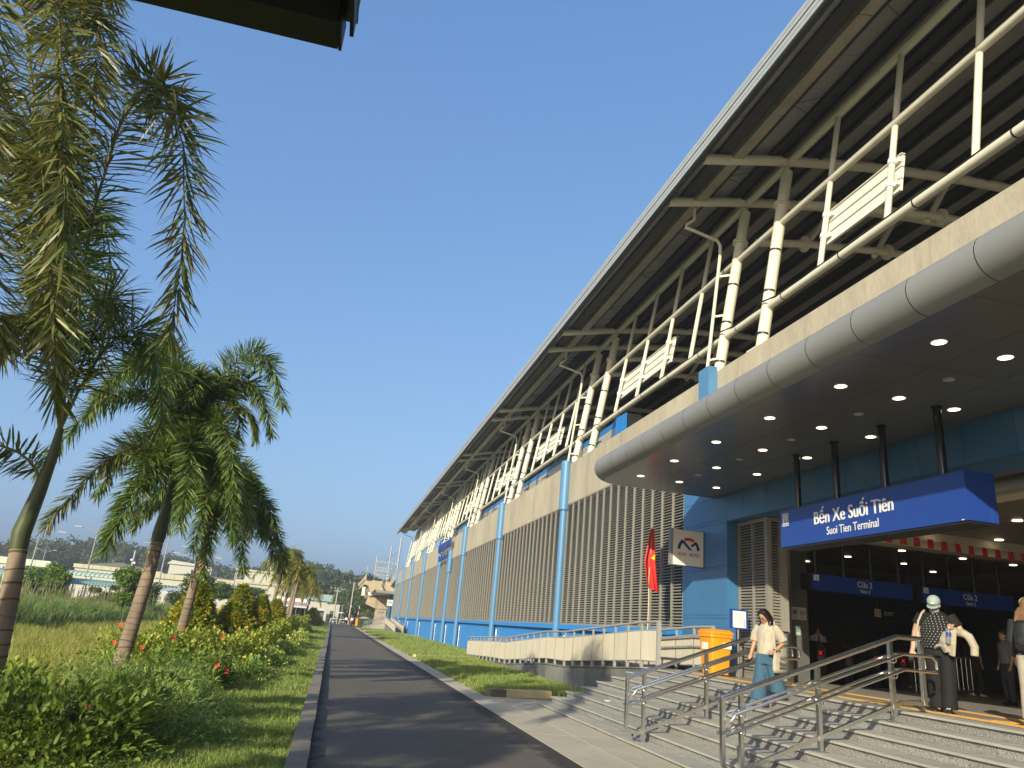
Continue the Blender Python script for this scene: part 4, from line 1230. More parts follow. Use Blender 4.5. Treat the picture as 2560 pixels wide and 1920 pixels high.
def leaves(P, Dr, L, Wd, fold=0.25, droop=0.25):
    """folded pointed leaves: base, two sides, tip"""
    n = len(P); Dr = unit(Dr)
    up = np.tile([0, 0, 1.0], (n, 1)) + rng.normal(0, .35, (n, 3))
    S = unit(np.cross(Dr, up)); Nn = np.cross(S, Dr)
    L = np.broadcast_to(np.asarray(L), (n,))[:, None]; Wd = np.broadcast_to(np.asarray(Wd), (n,))[:, None]
    if n and L.mean() < .13:                # near leaves get a rounder outline
        k1, k2, t_ = P + Dr * L * .26, P + Dr * L * .62 - Nn * L * droop * .35, P + Dr * L - Nn * L * droop
        V = np.stack([P, k1 + S * Wd * .85 + Nn * Wd * fold, k2 + S * Wd * .8 + Nn * Wd * fold, t_, k2 - S * Wd * .8 + Nn * Wd * fold, k1 - S * Wd * .85 + Nn * Wd * fold, k1, k2], 1)
        b8 = np.arange(n)[:, None] * 8
        return V.reshape(-1, 3), np.concatenate([b8 + f_ for f_ in ([0, 1, 6], [1, 2, 7], [1, 7, 6], [2, 3, 7], [0, 6, 5], [5, 6, 7], [5, 7, 4], [4, 7, 3])], 0)
    mid = P + Dr * L * .45
    V = np.empty((n, 4, 3))
    V[:, 0] = P; V[:, 1] = mid + S * Wd + Nn * Wd * fold; V[:, 2] = P + Dr * L - Nn * L * droop; V[:, 3] = mid - S * Wd + Nn * Wd * fold
    base = np.arange(n)[:, None] * 4
    F = np.concatenate([base + [0, 1, 2], base + [0, 2, 3]], 0)
    return V.reshape(-1, 3), F

def blades(P, H, Wd, lean, seg=1):
    """grass blades with a bent tip"""
    n = len(P); az = rng.uniform(0, 2 * np.pi, n)
    d = np.stack([np.cos(az), np.sin(az), np.zeros(n)], 1); s = np.stack([-d[:, 1], d[:, 0], np.zeros(n)], 1)
    az2 = rng.uniform(0, 2 * np.pi, n); s = np.stack([np.cos(az2), np.sin(az2), np.zeros(n)], 1)
    H = np.broadcast_to(H, (n,))[:, None]; Wd = np.broadcast_to(Wd, (n,))[:, None]
    lean = np.broadcast_to(lean, (n,))[:, None]; z = np.array([0, 0, 1.0])
    if seg == 1:
        V = np.empty((n, 3, 3)); V[:, 0] = P - s * Wd; V[:, 1] = P + s * Wd; V[:, 2] = P + z * H + d * H * lean
        return V.reshape(-1, 3), np.arange(n * 3).reshape(n, 3)
    V = np.empty((n, 5, 3)); m = P + z * H * .62 + d * H * lean * .3
    V[:, 0] = P - s * Wd; V[:, 1] = P + s * Wd; V[:, 2] = m + s * Wd * .8; V[:, 3] = m - s * Wd * .8
    V[:, 4] = P + z * H * (1 - .25 * lean) + d * H * lean
    b = np.arange(n)[:, None] * 5
    F = np.concatenate([b + [0, 1, 2], b + [0, 2, 3], b + [3, 2, 4]], 0)
    return V.reshape(-1, 3), F

def cat(*vf):
    V = []; F = []; o = 0
    for v, f in vf:
        V.append(v); F.append(f + o); o += len(v)
    return np.concatenate(V), np.concatenate(F)

G1 = (0.050, 0.100, 0.012); G2 = (0.105, 0.165, 0.020); G3 = (0.165, 0.215, 0.035); G4 = (0.200, 0.190, 0.060)
M['grass'] = leafm('lawn_grass', [(0.0984, 0.1823, 0.0363), (0.2068, 0.3008, 0.0606), (0.3248, 0.3919, 0.1061), (0.2461, 0.3372, 0.0759), (0.3935, 0.3464, 0.1818)], .35, .55)
M['grass_dry'] = leafm('field_grass', [(0.1891, 0.2292, 0.0482), (0.3268, 0.3261, 0.0802), (0.2581, 0.2911, 0.0562), (0.4472, 0.3879, 0.1443)], .35, .6)
M['tallgrass'] = leafm('tall_grass', [(0.0791, 0.1484, 0.0316), (0.1437, 0.2344, 0.0575), (0.2012, 0.2812, 0.0791), (0.2444, 0.2656, 0.1006)], .3, .6)
M['plume'] = leafm('seed_head', [(0.22, 0.19, 0.11), (0.30, 0.26, 0.16)], .3, .8)
M['palmleaf'] = leafm('palm_leaflet', [(0.0425, 0.0987, 0.0172), (0.0781, 0.1513, 0.0275), (0.1278, 0.1892, 0.0378), (0.1988, 0.2219, 0.0601), (0.0639, 0.1316, 0.024)], .22, .45, .5)
M['palmleaf_dry'] = leafm('palm_leaflet_dry', [(0.043, 0.082, 0.0137), (0.0914, 0.1191, 0.0251), (0.1612, 0.1654, 0.0399), (0.2581, 0.2381, 0.0912), (0.0645, 0.0992, 0.0182)], .22, .45, .5)
M['palmleaf_lime'] = leafm('palm_leaflet_lime', [(0.09, 0.14, 0.016), (0.16, 0.20, 0.03), (0.22, 0.22, 0.04)], .3, .45)
M['palmleaf_far'] = leafm('palm_leaflet_gold', [(0.1, 0.1375, 0.02), (0.175, 0.1938, 0.03), (0.275, 0.2375, 0.0438), (0.1375, 0.175, 0.025)], .3, .5)
M['hedge'] = leafm('hedge_leaf', [(0.1069, 0.1859, 0.031), (0.2135, 0.2972, 0.0495), (0.3558, 0.409, 0.0742), (0.4983, 0.4708, 0.1084)], .34, .5, .22)
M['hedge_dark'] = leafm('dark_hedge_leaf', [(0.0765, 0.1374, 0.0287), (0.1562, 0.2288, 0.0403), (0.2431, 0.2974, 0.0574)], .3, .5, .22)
M['willowy'] = leafm('narrow_leaf', [(0.1625, 0.2551, 0.0502), (0.2707, 0.3828, 0.0942), (0.4059, 0.4848, 0.1412)], .28, .5)
M['cone_leaf'] = leafm('cone_leaf', [(0.1375, 0.225, 0.036), (0.2125, 0.325, 0.054), (0.3, 0.4, 0.072), (0.375, 0.4125, 0.096)], .3, .5, .2)
M['redtip'] = leafm('red_tip_leaf', [(0.294, 0.5316, 0.0468), (0.7644, 0.319, 0.0584), (0.4704, 0.567, 0.0584), (0.9996, 0.4606, 0.0936), (0.3528, 0.567, 0.0468), (0.8232, 0.567, 0.0936)], .3, .4)
M['tree1'] = leafm('tree_leaf', [(0.0489, 0.0931, 0.0227), (0.0897, 0.1475, 0.0356), (0.1386, 0.1941, 0.0486)], .25, .55)
M['tree2'] = leafm('bright_tree_leaf', [(0.077, 0.154, 0.0196), (0.14, 0.238, 0.0308), (0.21, 0.294, 0.049)], .3, .5)
M['forest'] = leafm('forest_leaf', [(0.039, 0.065, 0.0234), (0.065, 0.0975, 0.0338), (0.0975, 0.13, 0.0468)], .15, .7)
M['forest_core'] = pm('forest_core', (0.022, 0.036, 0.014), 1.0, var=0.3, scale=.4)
M['petal_red'] = pm('red_petal', (0.62, 0.05, 0.035), .5, var=.1); M['petal_pink'] = pm('pink_petal', (0.42, 0.07, 0.10), .5, var=.1)
M['petal_yellow'] = leafm('yellow_petal', [(0.75, 0.58, 0.03), (0.80, 0.68, 0.10)], .2, .5)

# ---------------------------------------------------------------- lawns
def scatter(n, x0, x1, y0, y1, p=1.6):
    """denser towards the near end"""
    u = rng.uniform(0, 1, n); y = (y0 ** (1 - p) + u * (y1 ** (1 - p) - y0 ** (1 - p))) ** (1 / (1 - p))
    return np.stack([rng.uniform(x0, x1, n), y, np.full(n, -.03)], 1)
P = scatter(105000, -2.3, -0.225, 7.6, 110, 2.0)
h = rng.uniform(.06, .17, len(P)) * (1 + .2 * np.sin(P[:, 1] * 3)) * np.where(P[:, 0] > -.5, .75, 1)
vf1 = blades(P, h, .0035 + .00032 * P[:, 1], rng.uniform(.1, .8, len(P)), 2)
nmesh('lawn_grass', *vf1, M['grass'], kind='stuff')
P = scatter(90000, 4.03, 9.6, 19.9, 120, 2.0)
keep = (P[:, 0] < 7.72) | (P[:, 1] > 44.2)
keep &= ~((P[:, 1] < 20.7) & (P[:, 0] > 4.0) & ((P[:, 1] - 19.45) < (P[:, 0] - 4.05) * .6))
P = P[keep]
h = rng.uniform(.08, .24, len(P)) * np.where(P[:, 0] < 4.4, .6, 1)
nmesh('verge_grass', *blades(P, h, .005 + .0003 * P[:, 1], rng.uniform(.1, .7, len(P)), 2), M['grass'], kind='stuff')
P = scatter(120000, -11.5, -2.2, 8.5, 75, 1.7)
nmesh('field_grass', *blades(P, rng.uniform(.08, .34, len(P)) * (1 + .35 * np.sin(P[:, 0] * 2.1 + np.sin(P[:, 1]) * 2)), .004 + .00035 * P[:, 1], rng.uniform(.2, .9, len(P)), 1), M['grass_dry'], kind='stuff')
P = scatter(60000, -60, -3, 60, 130, 1.2)
nmesh('far_field_grass', *blades(P, rng.uniform(.3, .9, len(P)), .03, rng.uniform(.2, .7, len(P)), 1), M['tallgrass'], kind='stuff')
# tall wild grass bank with seed heads
n = 42000
P = scatter(n, -19, -10.8, 24, 82, 1.3)
edge_ = -10.9 - .035 * (P[:, 1] - 24) - .9 * np.sin(P[:, 1] * .45) ** 2
k = P[:, 0] < edge_; P = P[k]
dens = np.sin(P[:, 0] * 1.3 + P[:, 1] * .7) * .5 + np.sin(P[:, 1] * 1.9) * .3
H = rng.uniform(.7, 1.5, len(P)) * (1 + .15 * dens) * np.clip(.5 + (edge_[k] - P[:, 0]) * .5, .55, 1)
nmesh('tall_grass', *blades(P, H, .010 + .00016 * P[:, 1], rng.uniform(.15, .75, len(P)), 2), M['tallgrass'], kind='stuff')
n = 260
P = scatter(n, -18, -12.3, 28, 70, 1.2); b = MB()
for p in P:
    hh = random.uniform(1.5, 2.0); a = random.uniform(0, 6.28); le = random.uniform(.1, .3)
    q = [(p[0] + math.cos(a) * le * t * t, p[1] + math.sin(a) * le * t * t, hh * t - .02 * t ** 6) for t in (0, .6, .85, 1)]
    b.tube(q, [.006, .006, .022, .008], 5)
b.build('grass_plumes', M['plume'], kind='stuff')


# ---------------------------------------------------------------- palms
def bez(pts, n):
    pts = [np.array(p, float) for p in pts]; out = []
    for i in range(n + 1):
        t = i / n; q = pts
        while len(q) > 1: q = [a * (1 - t) + c * t for a, c in zip(q[:-1], q[1:])]
        out.append(q[0])
    return np.array(out)

def leaflets(curve, per, length, width, plume, sag, start=.12):
    """leaflets along a rachis; plume = how far they stand off the blade plane all round (foxtail)"""
    n = int(per)
    t = np.sort(rng.uniform(start, 1.0, n)); m = len(curve) - 1
    f = t * m; i = np.minimum(f.astype(int), m - 1); fr = (f - i)[:, None]
    P = curve[i] * (1 - fr) + curve[i + 1] * fr
    T = unit(curve[i + 1] - curve[i])
    S = unit(np.cross(T, np.array([0, 0, 1.0]) + rng.normal(0, .02, (n, 3)))); U = np.cross(S, T)
    ph = np.where(rng.uniform(0, 1, n) < .5, 0, np.pi) + rng.normal(0, plume, n)
    side = S * np.cos(ph)[:, None] + U * np.sin(ph)[:, None]
    fwd = rng.uniform(.12, .62, n)[:, None] + .9 * (t[:, None] ** 4)
    d = unit(side + T * fwd)
    L = length * (0.55 + .45 * np.sin(np.pi * np.clip(t * .92 + .10, 0, 1))) * rng.uniform(.75, 1.1, n)
    L = L[:, None]; z = np.array([0, 0, 1.0])
    s = unit(np.cross(d, z + rng.normal(0, .5, (n, 3))))
    W = (width * rng.uniform(.7, 1.2, n))[:, None]
    sg = (sag * rng.uniform(.4, 1.5, n))[:, None]
    m1 = P + d * L * .4 - z * L * sg * .12; m2 = P + d * L * .75 - z * L * sg * .45; e = P + d * L * .98 - z * L * sg * .95
    V = np.empty((n, 6, 3)); V[:, 0] = P - s * W * .3; V[:, 1] = P + s * W * .3
    V[:, 2] = m1 + s * W; V[:, 3] = m1 - s * W; V[:, 4] = m2 + s * W * .7; V[:, 5] = m2 - s * W * .7
    V = np.concatenate([V, e[:, None]], 1)
    b = np.arange(n)[:, None] * 7
    F = np.concatenate([b + [0, 1, 2], b + [0, 2, 3], b + [3, 2, 4], b + [3, 4, 5], b + [5, 4, 6]], 0)
    return V.reshape(-1, 3), F

def frond(parent, ctrl, per, length, width, plume, sag, mat, r=.022, start=.12):
    c = bez(ctrl, 16)
    b = MB().tube(c[::2], [r * (1 - .8 * i / 8) for i in range(9)], 6)
    V, F = leaflets(c, per, length, width, plume, sag, start)
    me = D.meshes.new('frond')
    nv = len(b.v)
    faces = list(b.f) + [tuple(int(x) + nv for x in f) for f in F]
    org = np.array(_W[parent.name])
    allv = np.concatenate([np.array([tuple(p) for p in b.v]), V]) - org
    me.from_pydata(allv.tolist(), [], faces)
    me.materials.append(M['rachis']); me.materials.append(mat)
    mi = np.zeros(len(faces), np.int32); mi[len(b.f):] = 1
    me.polygons.foreach_set('material_index', mi)
    return link('frond', me, parent)

def palm(label, base, pts, rad, shaft, fr, per=300, length=.62, width=.02, plume=.9, sag=.5, mat='palmleaf', group='foxtail palms along the lawn'):
    """pts: trunk axis, shaft: crownshaft axis, fr: list of frond control polygons relative to the crown"""
    t = thing('palm_tree', label, 'palm', base, group)
    b = MB().tube(pts, rad, 16); b.build('trunk', M['bark_palm'], t, smooth=True)
    # ring scars as slight bands
    b = MB(); P = [Vector(p) for p in pts]
    tot = sum((q - p).length for p, q in zip(P[:-1], P[1:])); d = .25
    while d < tot - .05:
        acc = 0
        for i, (p, q) in enumerate(zip(P[:-1], P[1:])):
            L = (q - p).length
            if acc + L >= d:
                f = (d - acc) / L; c = p.lerp(q, f); r = rad[i] * (1 - f) + rad[i + 1] * f; ax = (q - p).normalized()
                tilt = Vector((random.uniform(-.18, .18), random.uniform(-.18, .18), 0)); hw = random.choice((.004, .006, .012))
                b.tube([c - (ax + tilt) * hw, c + (ax + tilt) * hw], r + .0035, 16); break
            acc += L
        d += random.uniform(.09, .19)
    b.build('ring_scars', M['ring'], t, smooth=True, kind='stuff')
    MB().tube(shaft[0], shaft[1], 16).build('crownshaft', M['shaft'], t, smooth=True)
    cr = np.array(shaft[0][-1])
    for k, f_ in enumerate(fr):
        ctrl, opt = (f_, {}) if not isinstance(f_, dict) else (f_['c'], f_)
        c0 = np.array(opt.get('root', cr), float)
        cc = [c0] + [c0 + np.array(v) for v in ctrl]
        frond(t, cc, opt.get('per', per), opt.get('length', length), opt.get('width', width), opt.get('plume', plume), opt.get('sag', sag), M[opt.get('mat', mat)])
    return t

def F(az, reach, rise, drop, side=0.0):
    """frond arching out towards az (degrees; 0 = +x, 90 = +y), rising then drooping"""
    a = math.radians(az); dx, dy = math.cos(a), math.sin(a); sx, sy = -dy, dx
    return [(dx * reach * .12, dy * reach * .12, rise * .75), (dx * reach * .55 + sx * side * .5, dy * reach * .55 + sy * side * .5, rise * 1.35), (dx * reach + sx * side, dy * reach + sy * side, rise - drop)]

# the big palm at the left edge
p1 = (-3.455, 9.5, 0)
palm('largest palm, cut by the left edge of the photo, with big shaggy fronds', p1,
     [(-3.437, 9.5, -0.041), (-3.455, 9.5, 0.65), (-3.515, 9.5, 1.427), (-3.575, 9.5, 1.997)], [.112, .10, .096, .088],
     ([(-3.575, 9.5, 1.98), (-3.593, 9.5, 2.161), (-3.541, 9.5, 2.636), (-3.506, 9.5, 3.111), (-3.515, 9.5, 3.414)], [.092, .10, .078, .056, .04]),
     [dict(c=[(-0.1, -0.6, 1.95), (-0.2, -1.81, 5.3), (0.95, -2.3, 4.4), (1.55, -2.5, 2.3), (1.6, -2.45, 0.55)], per=864),
      dict(c=[(-0.32, -0.86, 2.25), (-1.06, -2.07, 6.35), (-0.52, -3.11, 5.58), (0.4, -3.54, 2.74), (0.95, -3.54, 0.79)], per=972),
      dict(c=[(-0.41, -0.6, 1.62), (-0.99, -1.55, 4.15), (-0.42, -2.25, 3.42), (0.35, -2.42, 1.34), (0.77, -2.33, -0.23)], per=891),
      dict(c=[(-0.85, -0.52, 2.32), (-1.72, -1.38, 4.68), (-1.58, -1.99, 4.11), (-0.44, -2.33, 1.65), (0.2, -2.25, 0.14)], per=810),
      dict(c=[(-0.4, -0.69, 2.66), (-0.95, -1.73, 6.51), (-0.3, -2.59, 5.96), (0.4, -3.11, 3.89), (0.68, -3.28, 2.38)], per=891),
      dict(c=[(-0.84, -0.69, 3.13), (-1.85, -1.55, 7.08), (-1.37, -2.42, 5.76), (-0.59, -2.94, 3.23), (-0.01, -3.11, 1.6)], per=810),
      dict(c=[(-0.45, 0.43, 1.52), (-1.14, 0.86, 4.47), (-0.82, 1.12, 4.03), (-0.21, 1.21, 2.13)], per=360, mat='palmleaf'),
      dict(c=[(-0.24, -0.35, 0.98), (-0.33, -1.04, 2.47), (0.09, -1.55, 2.15), (0.58, -1.73, 0.6)], per=340, mat='palmleaf'),
      dict(c=F(-170, 1.3, .45, .55), per=190, length=.36, root=(-3.558, 9.5, 2.766)), dict(c=F(165, 1.4, 1.6, 1.3), per=360), dict(c=F(100, 1.3, 2.2, .9), per=360), dict(c=F(40, 1.2, 1.8, 1.5), per=340, mat='palmleaf'), dict(c=F(-150, 1.2, 1.6, 1.5), per=360)],
     length=.62, width=.0135, plume=1.25, sag=.12, mat='palmleaf_dry')
# second palm
palm('middle palm with a straight brown trunk, its crown arching right over the third palm', (-3.94, 16.8, 0),
     [(-3.96, 16.8, -.1), (-3.93, 16.8, .2), (-3.88, 16.8, 1.0), (-3.81, 16.8, 2.0), (-3.79, 16.8, 2.72)], [.18, .155, .14, .13, .12],
     ([(-3.79, 16.8, 2.70), (-3.79, 16.8, 2.85), (-3.78, 16.8, 3.2), (-3.76, 16.8, 3.7), (-3.75, 16.8, 4.1)], [.125, .14, .12, .09, .07]),
     [dict(c=F(-28, 2.3, 3.1, 1.5), per=810), dict(c=[(.25, -.3, 1.0), (.75, -.5, 1.9), (1.35, -.6, 1.9), (1.55, -.65, .9)], per=330, mat='palmleaf_lime', plume=.12, sag=.25, length=.55),
      F(-100, 1.7, 2.4, 1.5), F(-150, 2.5, 2.2, 2.6), F(170, 2.2, 2.9, 1.8), F(120, 1.8, 2.6, 1.2), F(60, 1.8, 2.7, 1.4), F(15, 1.7, 1.2, 2.0), F(-65, 1.4, 1.2, 2.4),
      dict(c=F(-165, 2.1, .9, 2.3), mat='palmleaf_dry'), F(-125, 1.3, .8, 2.2), dict(c=F(-10, 1.5, .8, 2.0)), F(90, 1.2, 2.4, .8), F(-80, 1.0, 2.2, .7), F(-40, 1.9, 1.6, 2.0), F(-135, 2.1, 2.6, 1.6), F(-5, 1.8, 2.6, 1.4), F(145, 2.2, 1.4, 1.8), F(-112, 1.6, .4, 2.2), F(-178, 1.5, 3.0, .9)],
     per=820, length=.56, width=.0145, plume=1.2, sag=.16)
# third palm
palm('shorter palm with a dry sheath hanging on its trunk, right of the middle palm', (-3.86, 22, 0),
     [(-3.9, 22, -.1), (-3.87, 22, .4), (-3.82, 22, 1.4), (-3.76, 22, 2.55)], [.16, .135, .125, .105],
     ([(-3.76, 22, 2.53), (-3.76, 22, 2.7), (-3.74, 22, 3.1), (-3.76, 22, 3.7), (-3.75, 22, 4.1)], [.11, .13, .11, .085, .065]),
     [F(-20, 2.06, 0.93, 1.38), F(-60, 1.76, 1.18, 1.56), F(10, 2.25, 0.68, 1.84), F(-90, 1.57, 0.99, 2.21), F(-130, 1.57, 0.74, 2.12), F(-170, 1.86, 0.87, 1.66), F(140, 1.76, 0.99, 1.29), F(90, 1.57, 1.24, 0.92), F(45, 1.86, 1.05, 1.38), F(-35, 1.57, 0.37, 2.02), F(-110, 0.98, 1.36, 0.74), F(-5, 1.18, 1.36, 0.83), F(-50, 2.16, 0.74, 1.47), F(-75, 1.27, 0.37, 2.21), F(-150, 1.96, 1.12, 1.75), F(25, 2.35, 0.37, 1.75), F(-15, 1.67, 1.18, 1.66)],
     per=780, length=.58, width=.017, plume=1.2, sag=.18)
pt = [o for o in D.objects if o.name.startswith('palm_tree')][-1]
MB().add([(-3.66, 21.86, 2.95), (-3.62, 21.95, 2.98), (-3.60, 21.84, 2.35), (-3.78, 21.82, 2.32), (-3.80, 21.84, 2.6)], [(0, 1, 2, 3, 4)]).build('dry_sheath', M['sheath'], pt)
# the row goes on beside and behind the viewer; these two lie outside the view and lay their shadows over the path
for lab, x, y in (('palm outside the left edge of the view, its feathery shadow crossing the near path', -6.9, .6), ('second palm outside the view, its shadow falling over the path farther on', -6.9, 5.0)):
    palm(lab, (x, y, 0), [(x, y, -.1), (x + .03, y, .8), (x + .06, y, 2.0), (x + .08, y, 3.0)], [.14, .12, .115, .11],
         ([(x + .08, y, 2.98), (x + .08, y, 3.3), (x + .1, y, 3.9), (x + .1, y, 4.3)], [.115, .13, .09, .06]),
         [F(k * 33 + random.uniform(-10, 10), random.uniform(1.4, 2.0), random.uniform(1.0, 2.2), random.uniform(1.2, 2.0)) for k in range(11)],
         per=420, length=.56, width=.017, plume=1.1, sag=.18)
# distant palms, with golden leaflets
farlab = [('first of the small golden palms beyond the clipped cones, with three stems', -4.3, 56), ('small golden palm just behind the three-stemmed one', -3.7, 66), ('pale-stemmed golden palm midway down the far palm row', -4.2, 77), ('golden palm second from the end of the far row', -3.9, 92), ('last golden palm before the street at the end of the path', -3.6, 108)]
for q, (lab, x, y) in enumerate(farlab):
    for stem in ((0, .9, 1.7) if q == 0 else (0,)):
        pass
    ang = rng.uniform(0, 360)
    h_ = (3.3, 3.2, 2.6, 2.7, 2.6)[q]
    stems = [(0, 0), (.75, .6), (1.35, -.4)] if q == 0 else [(0, 0)]
    t = palm(lab, (x, y, 0), [(x, y, -.1), (x + .08, y, 1.2), (x + .22, y, h_)], [.17, .14, .11], ([(x + .22, y, h_ - .02), (x + .27, y, h_ + .5), (x + .3, y, h_ + 1.0)], [.14, .12, .07]),
             [F(ang + k * 41 + random.uniform(-12, 12), random.uniform(1.5, 2.1), random.uniform(.9, 1.9), random.uniform(1.4, 2.2)) for k in range(13)],
             per=110, length=.60, width=.034, plume=.8, sag=.55, mat='palmleaf_far', group='small golden palms down the path')
    for sx, sy in stems[1:]:
        MB().tube([(x + sx, y + sy, -.1), (x + sx + .1, y + sy, 1.4), (x + sx + .2, y + sy, h_ + .3)], [.13, .11, .09], 12).build('trunk', M['bark_palm'], t, smooth=True)
        for k in range(6):
            c0 = np.array((x + sx + .2, y + sy, h_ + .3))
            frond(t, [c0] + [c0 + np.array(v) for v in F(ang + k * 61, random.uniform(1.3, 1.9), random.uniform(.8, 1.5), random.uniform(1.3, 2.0))], 100, .55, .034, .8, .55, M['palmleaf_far'])


# ---------------------------------------------------------------- shrubs
def clump(n, c, r, shell=.55, shape='dome'):
    """points through an ellipsoid's outer part, with outward directions"""
    d = unit(rng.normal(0, 1, (n, 3))); d[:, 2] = np.abs(d[:, 2]) if shape == 'dome' else d[:, 2]
    q = rng.uniform(shell, 1.0, n)[:, None]
    lump = 1 + .16 * np.sin(d[:, :1] * 7 + c[0] * 3) + .14 * np.sin(d[:, 1:2] * 9 + c[1] * 2) + .1 * np.sin(d[:, 2:] * 11)
    return np.array(c) + d * q * lump * np.array(r), d

def shrub(name, label, c, r, n, L, W, mat, group=None, flowers=(), fmat='petal_red', fsize=.05, upright=.5, droop=.25, cat_='shrub', core=True):
    t = thing(name, label, cat_, (c[0], c[1], 0), group)
    P, d = clump(n, (c[0], c[1], .04), r)
    dr = d * .8 + rng.normal(0, .55, (n, 3)) + np.array([0, 0, upright])
    nmesh('foliage', *leaves(P, dr, rng.uniform(.6, 1.2, n) * L, rng.uniform(.7, 1.2, n) * W, droop=droop), M[mat], t, kind='stuff')
    b = MB()
    for k in range(9):
        a = random.uniform(0, 6.28); q = random.uniform(.2, .75)
        b.tube([(c[0] + .05 * math.cos(a), c[1] + .05 * math.sin(a), 0), (c[0] + r[0] * q * math.cos(a), c[1] + r[1] * q * math.sin(a), r[2] * .8)], [.014, .005], 5)
    b.build('twigs', M['bark'], t)
    for (fx_, fy_, fz_) in flowers:
        b = MB(); cen = Vector((fx_, fy_, fz_)); nv = Vector((random.uniform(-.3, .8), -1, random.uniform(-.1, .7))).normalized(); e1 = nv.orthogonal().normalized(); e2 = nv.cross(e1)
        for k in range(5):
            a = k * math.tau / 5; dirv = e1 * math.cos(a) + e2 * math.sin(a); sd = nv.cross(dirv)
            b.add([cen, cen + dirv * fsize * .6 + sd * fsize * .42 + nv * .012, cen + dirv * fsize + nv * .004, cen + dirv * fsize * .6 - sd * fsize * .42 + nv * .012], [(0, 1, 2, 3)])
        b.tube([cen, cen + nv * fsize * .8], [.004, .003], 5)
        b.build('flower', M[fmat], t)
    return t

# big soft hedge mass in the near left corner, shaded in front
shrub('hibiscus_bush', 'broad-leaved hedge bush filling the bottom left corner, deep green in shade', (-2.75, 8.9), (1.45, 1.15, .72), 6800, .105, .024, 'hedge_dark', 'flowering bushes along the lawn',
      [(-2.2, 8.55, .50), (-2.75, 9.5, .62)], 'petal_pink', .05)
shrub('hibiscus_bush', 'large green bush at the left edge behind the shaded corner bush', (-4.5, 11.2), (1.6, 1.6, .60), 6000, .10, .022, 'hedge', 'flowering bushes along the lawn', [(-3.9, 10.2, .55)], 'petal_pink', .045)
shrub('willow_leaf_bush', 'rounded bush of narrow drooping leaves in front of the middle palm', (-2.45, 12.3), (1.2, 1.9, .70), 13000, .105, .0085, 'willowy', None, [], upright=.35, droop=.5)
shrub('willow_leaf_bush', 'low narrow-leaved bush with dark red flowers, right behind the shaded corner bush', (-1.95, 10.2), (.85, .95, .60), 5500, .09, .010, 'willowy', None,
      [(-2.05, 9.25, .44), (-2.35, 9.4, .46), (-2.22, 9.3, .40)], 'petal_pink', .042, upright=.35, droop=.45)
shrub('hibiscus_bush', 'bright leafy bush with red flowers at the foot of the middle palm', (-3.9, 19.6), (1.3, 1.5, .85), 5200, .12, .03, 'hedge', 'flowering bushes along the lawn', [(-3.35, 18.5, .78), (-4.6, 18.9, .95), (-3.9, 18.2, .55), (-4.5, 18.3, .6)], 'petal_red', .055)
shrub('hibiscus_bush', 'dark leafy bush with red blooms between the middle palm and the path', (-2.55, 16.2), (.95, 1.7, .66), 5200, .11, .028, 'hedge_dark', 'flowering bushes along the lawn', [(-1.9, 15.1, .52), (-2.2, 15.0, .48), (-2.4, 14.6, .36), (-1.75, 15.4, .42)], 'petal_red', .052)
shrub('hibiscus_bush', 'wide green bush with one red bloom in front of the clipped cones', (-3.0, 22.5), (1.15, 2.2, .85), 6500, .12, .032, 'hedge', 'flowering bushes along the lawn', [(-2.6, 20.6, .82), (-3.6, 20.7, .9)], 'petal_red', .055)
shrub('hibiscus_bush', 'rounded green bush left of the yellow flowers, before the last cones', (-2.55, 28.5), (1.0, 2.4, .90), 6000, .13, .036, 'hedge', 'flowering bushes along the lawn')
shrub('hibiscus_bush', 'tall loose green bush farther down, right of the last red-tipped cone', (-2.6, 38), (1.0, 3.0, 1.05), 5500, .15, .045, 'hedge', 'flowering bushes along the lawn')
shrub('hibiscus_bush', 'far green bush near the feet of the golden palms', (-2.7, 50), (1.0, 4.0, 1.15), 4500, .19, .06, 'hedge', 'flowering bushes along the lawn')
shrub('hibiscus_bush', 'farthest green bushes at the end of the flower bed', (-2.6, 66), (1.0, 7.0, 1.1), 4500, .24, .075, 'hedge', 'flowering bushes along the lawn')

def yellow_bed(label, c, r, n, nf):
    t = shrub('yellow_flower_bush', label, c, r, n, .09, .022, 'willowy', 'low yellow-flowering bushes beside the path', upright=.5)
    P, d = clump(nf, (c[0], c[1], .06), (r[0] * 1.05, r[1] * 1.02, r[2] * 1.1), .9)
    V = []; Fs = []
    nn = unit(d * .5 + np.array([.3, -.9, .4]) + rng.normal(0, .3, (nf, 3)))
    e1 = unit(np.cross(nn, np.tile([0, 0, 1.0], (nf, 1)))); e2 = np.cross(nn, e1)
    s = (.019 + .0007 * P[:, 1:2])
    k = 6; ring_ = np.stack([P + e1 * s * math.cos(a) * (1 if j % 2 else .55) + e2 * s * math.sin(a) * (1 if j % 2 else .55) for j, a in enumerate([i * math.tau / 10 for i in range(10)])], 1)
    Vv = np.concatenate([P[:, None] - nn[:, None] * .008, ring_], 1).reshape(-1, 3)
    bb = np.arange(nf)[:, None] * 11
    Ff = np.concatenate([bb + [0, 1 + j, 1 + (j + 1) % 10] for j in range(10)], 0)
    nmesh('blossoms', Vv, Ff, M['petal_yellow'], t, kind='stuff')
yellow_bed('nearest low bush dotted with yellow flowers, spilling toward the path', (-1.75, 19.2), (.5, 1.6, .42), 2600, 46)
yellow_bed('low yellow-flowered bush just beyond the nearest one', (-1.6, 24.2), (.45, 2.0, .45), 2600, 60)
yellow_bed('yellow-flowered bush midway along the lawn strip', (-1.55, 31.5), (.45, 2.6, .5), 2400, 70)
yellow_bed('farthest yellow-flowered bush, thin yellow specks by the kerb', (-1.6, 46), (.45, 6.0, .55), 2400, 80)

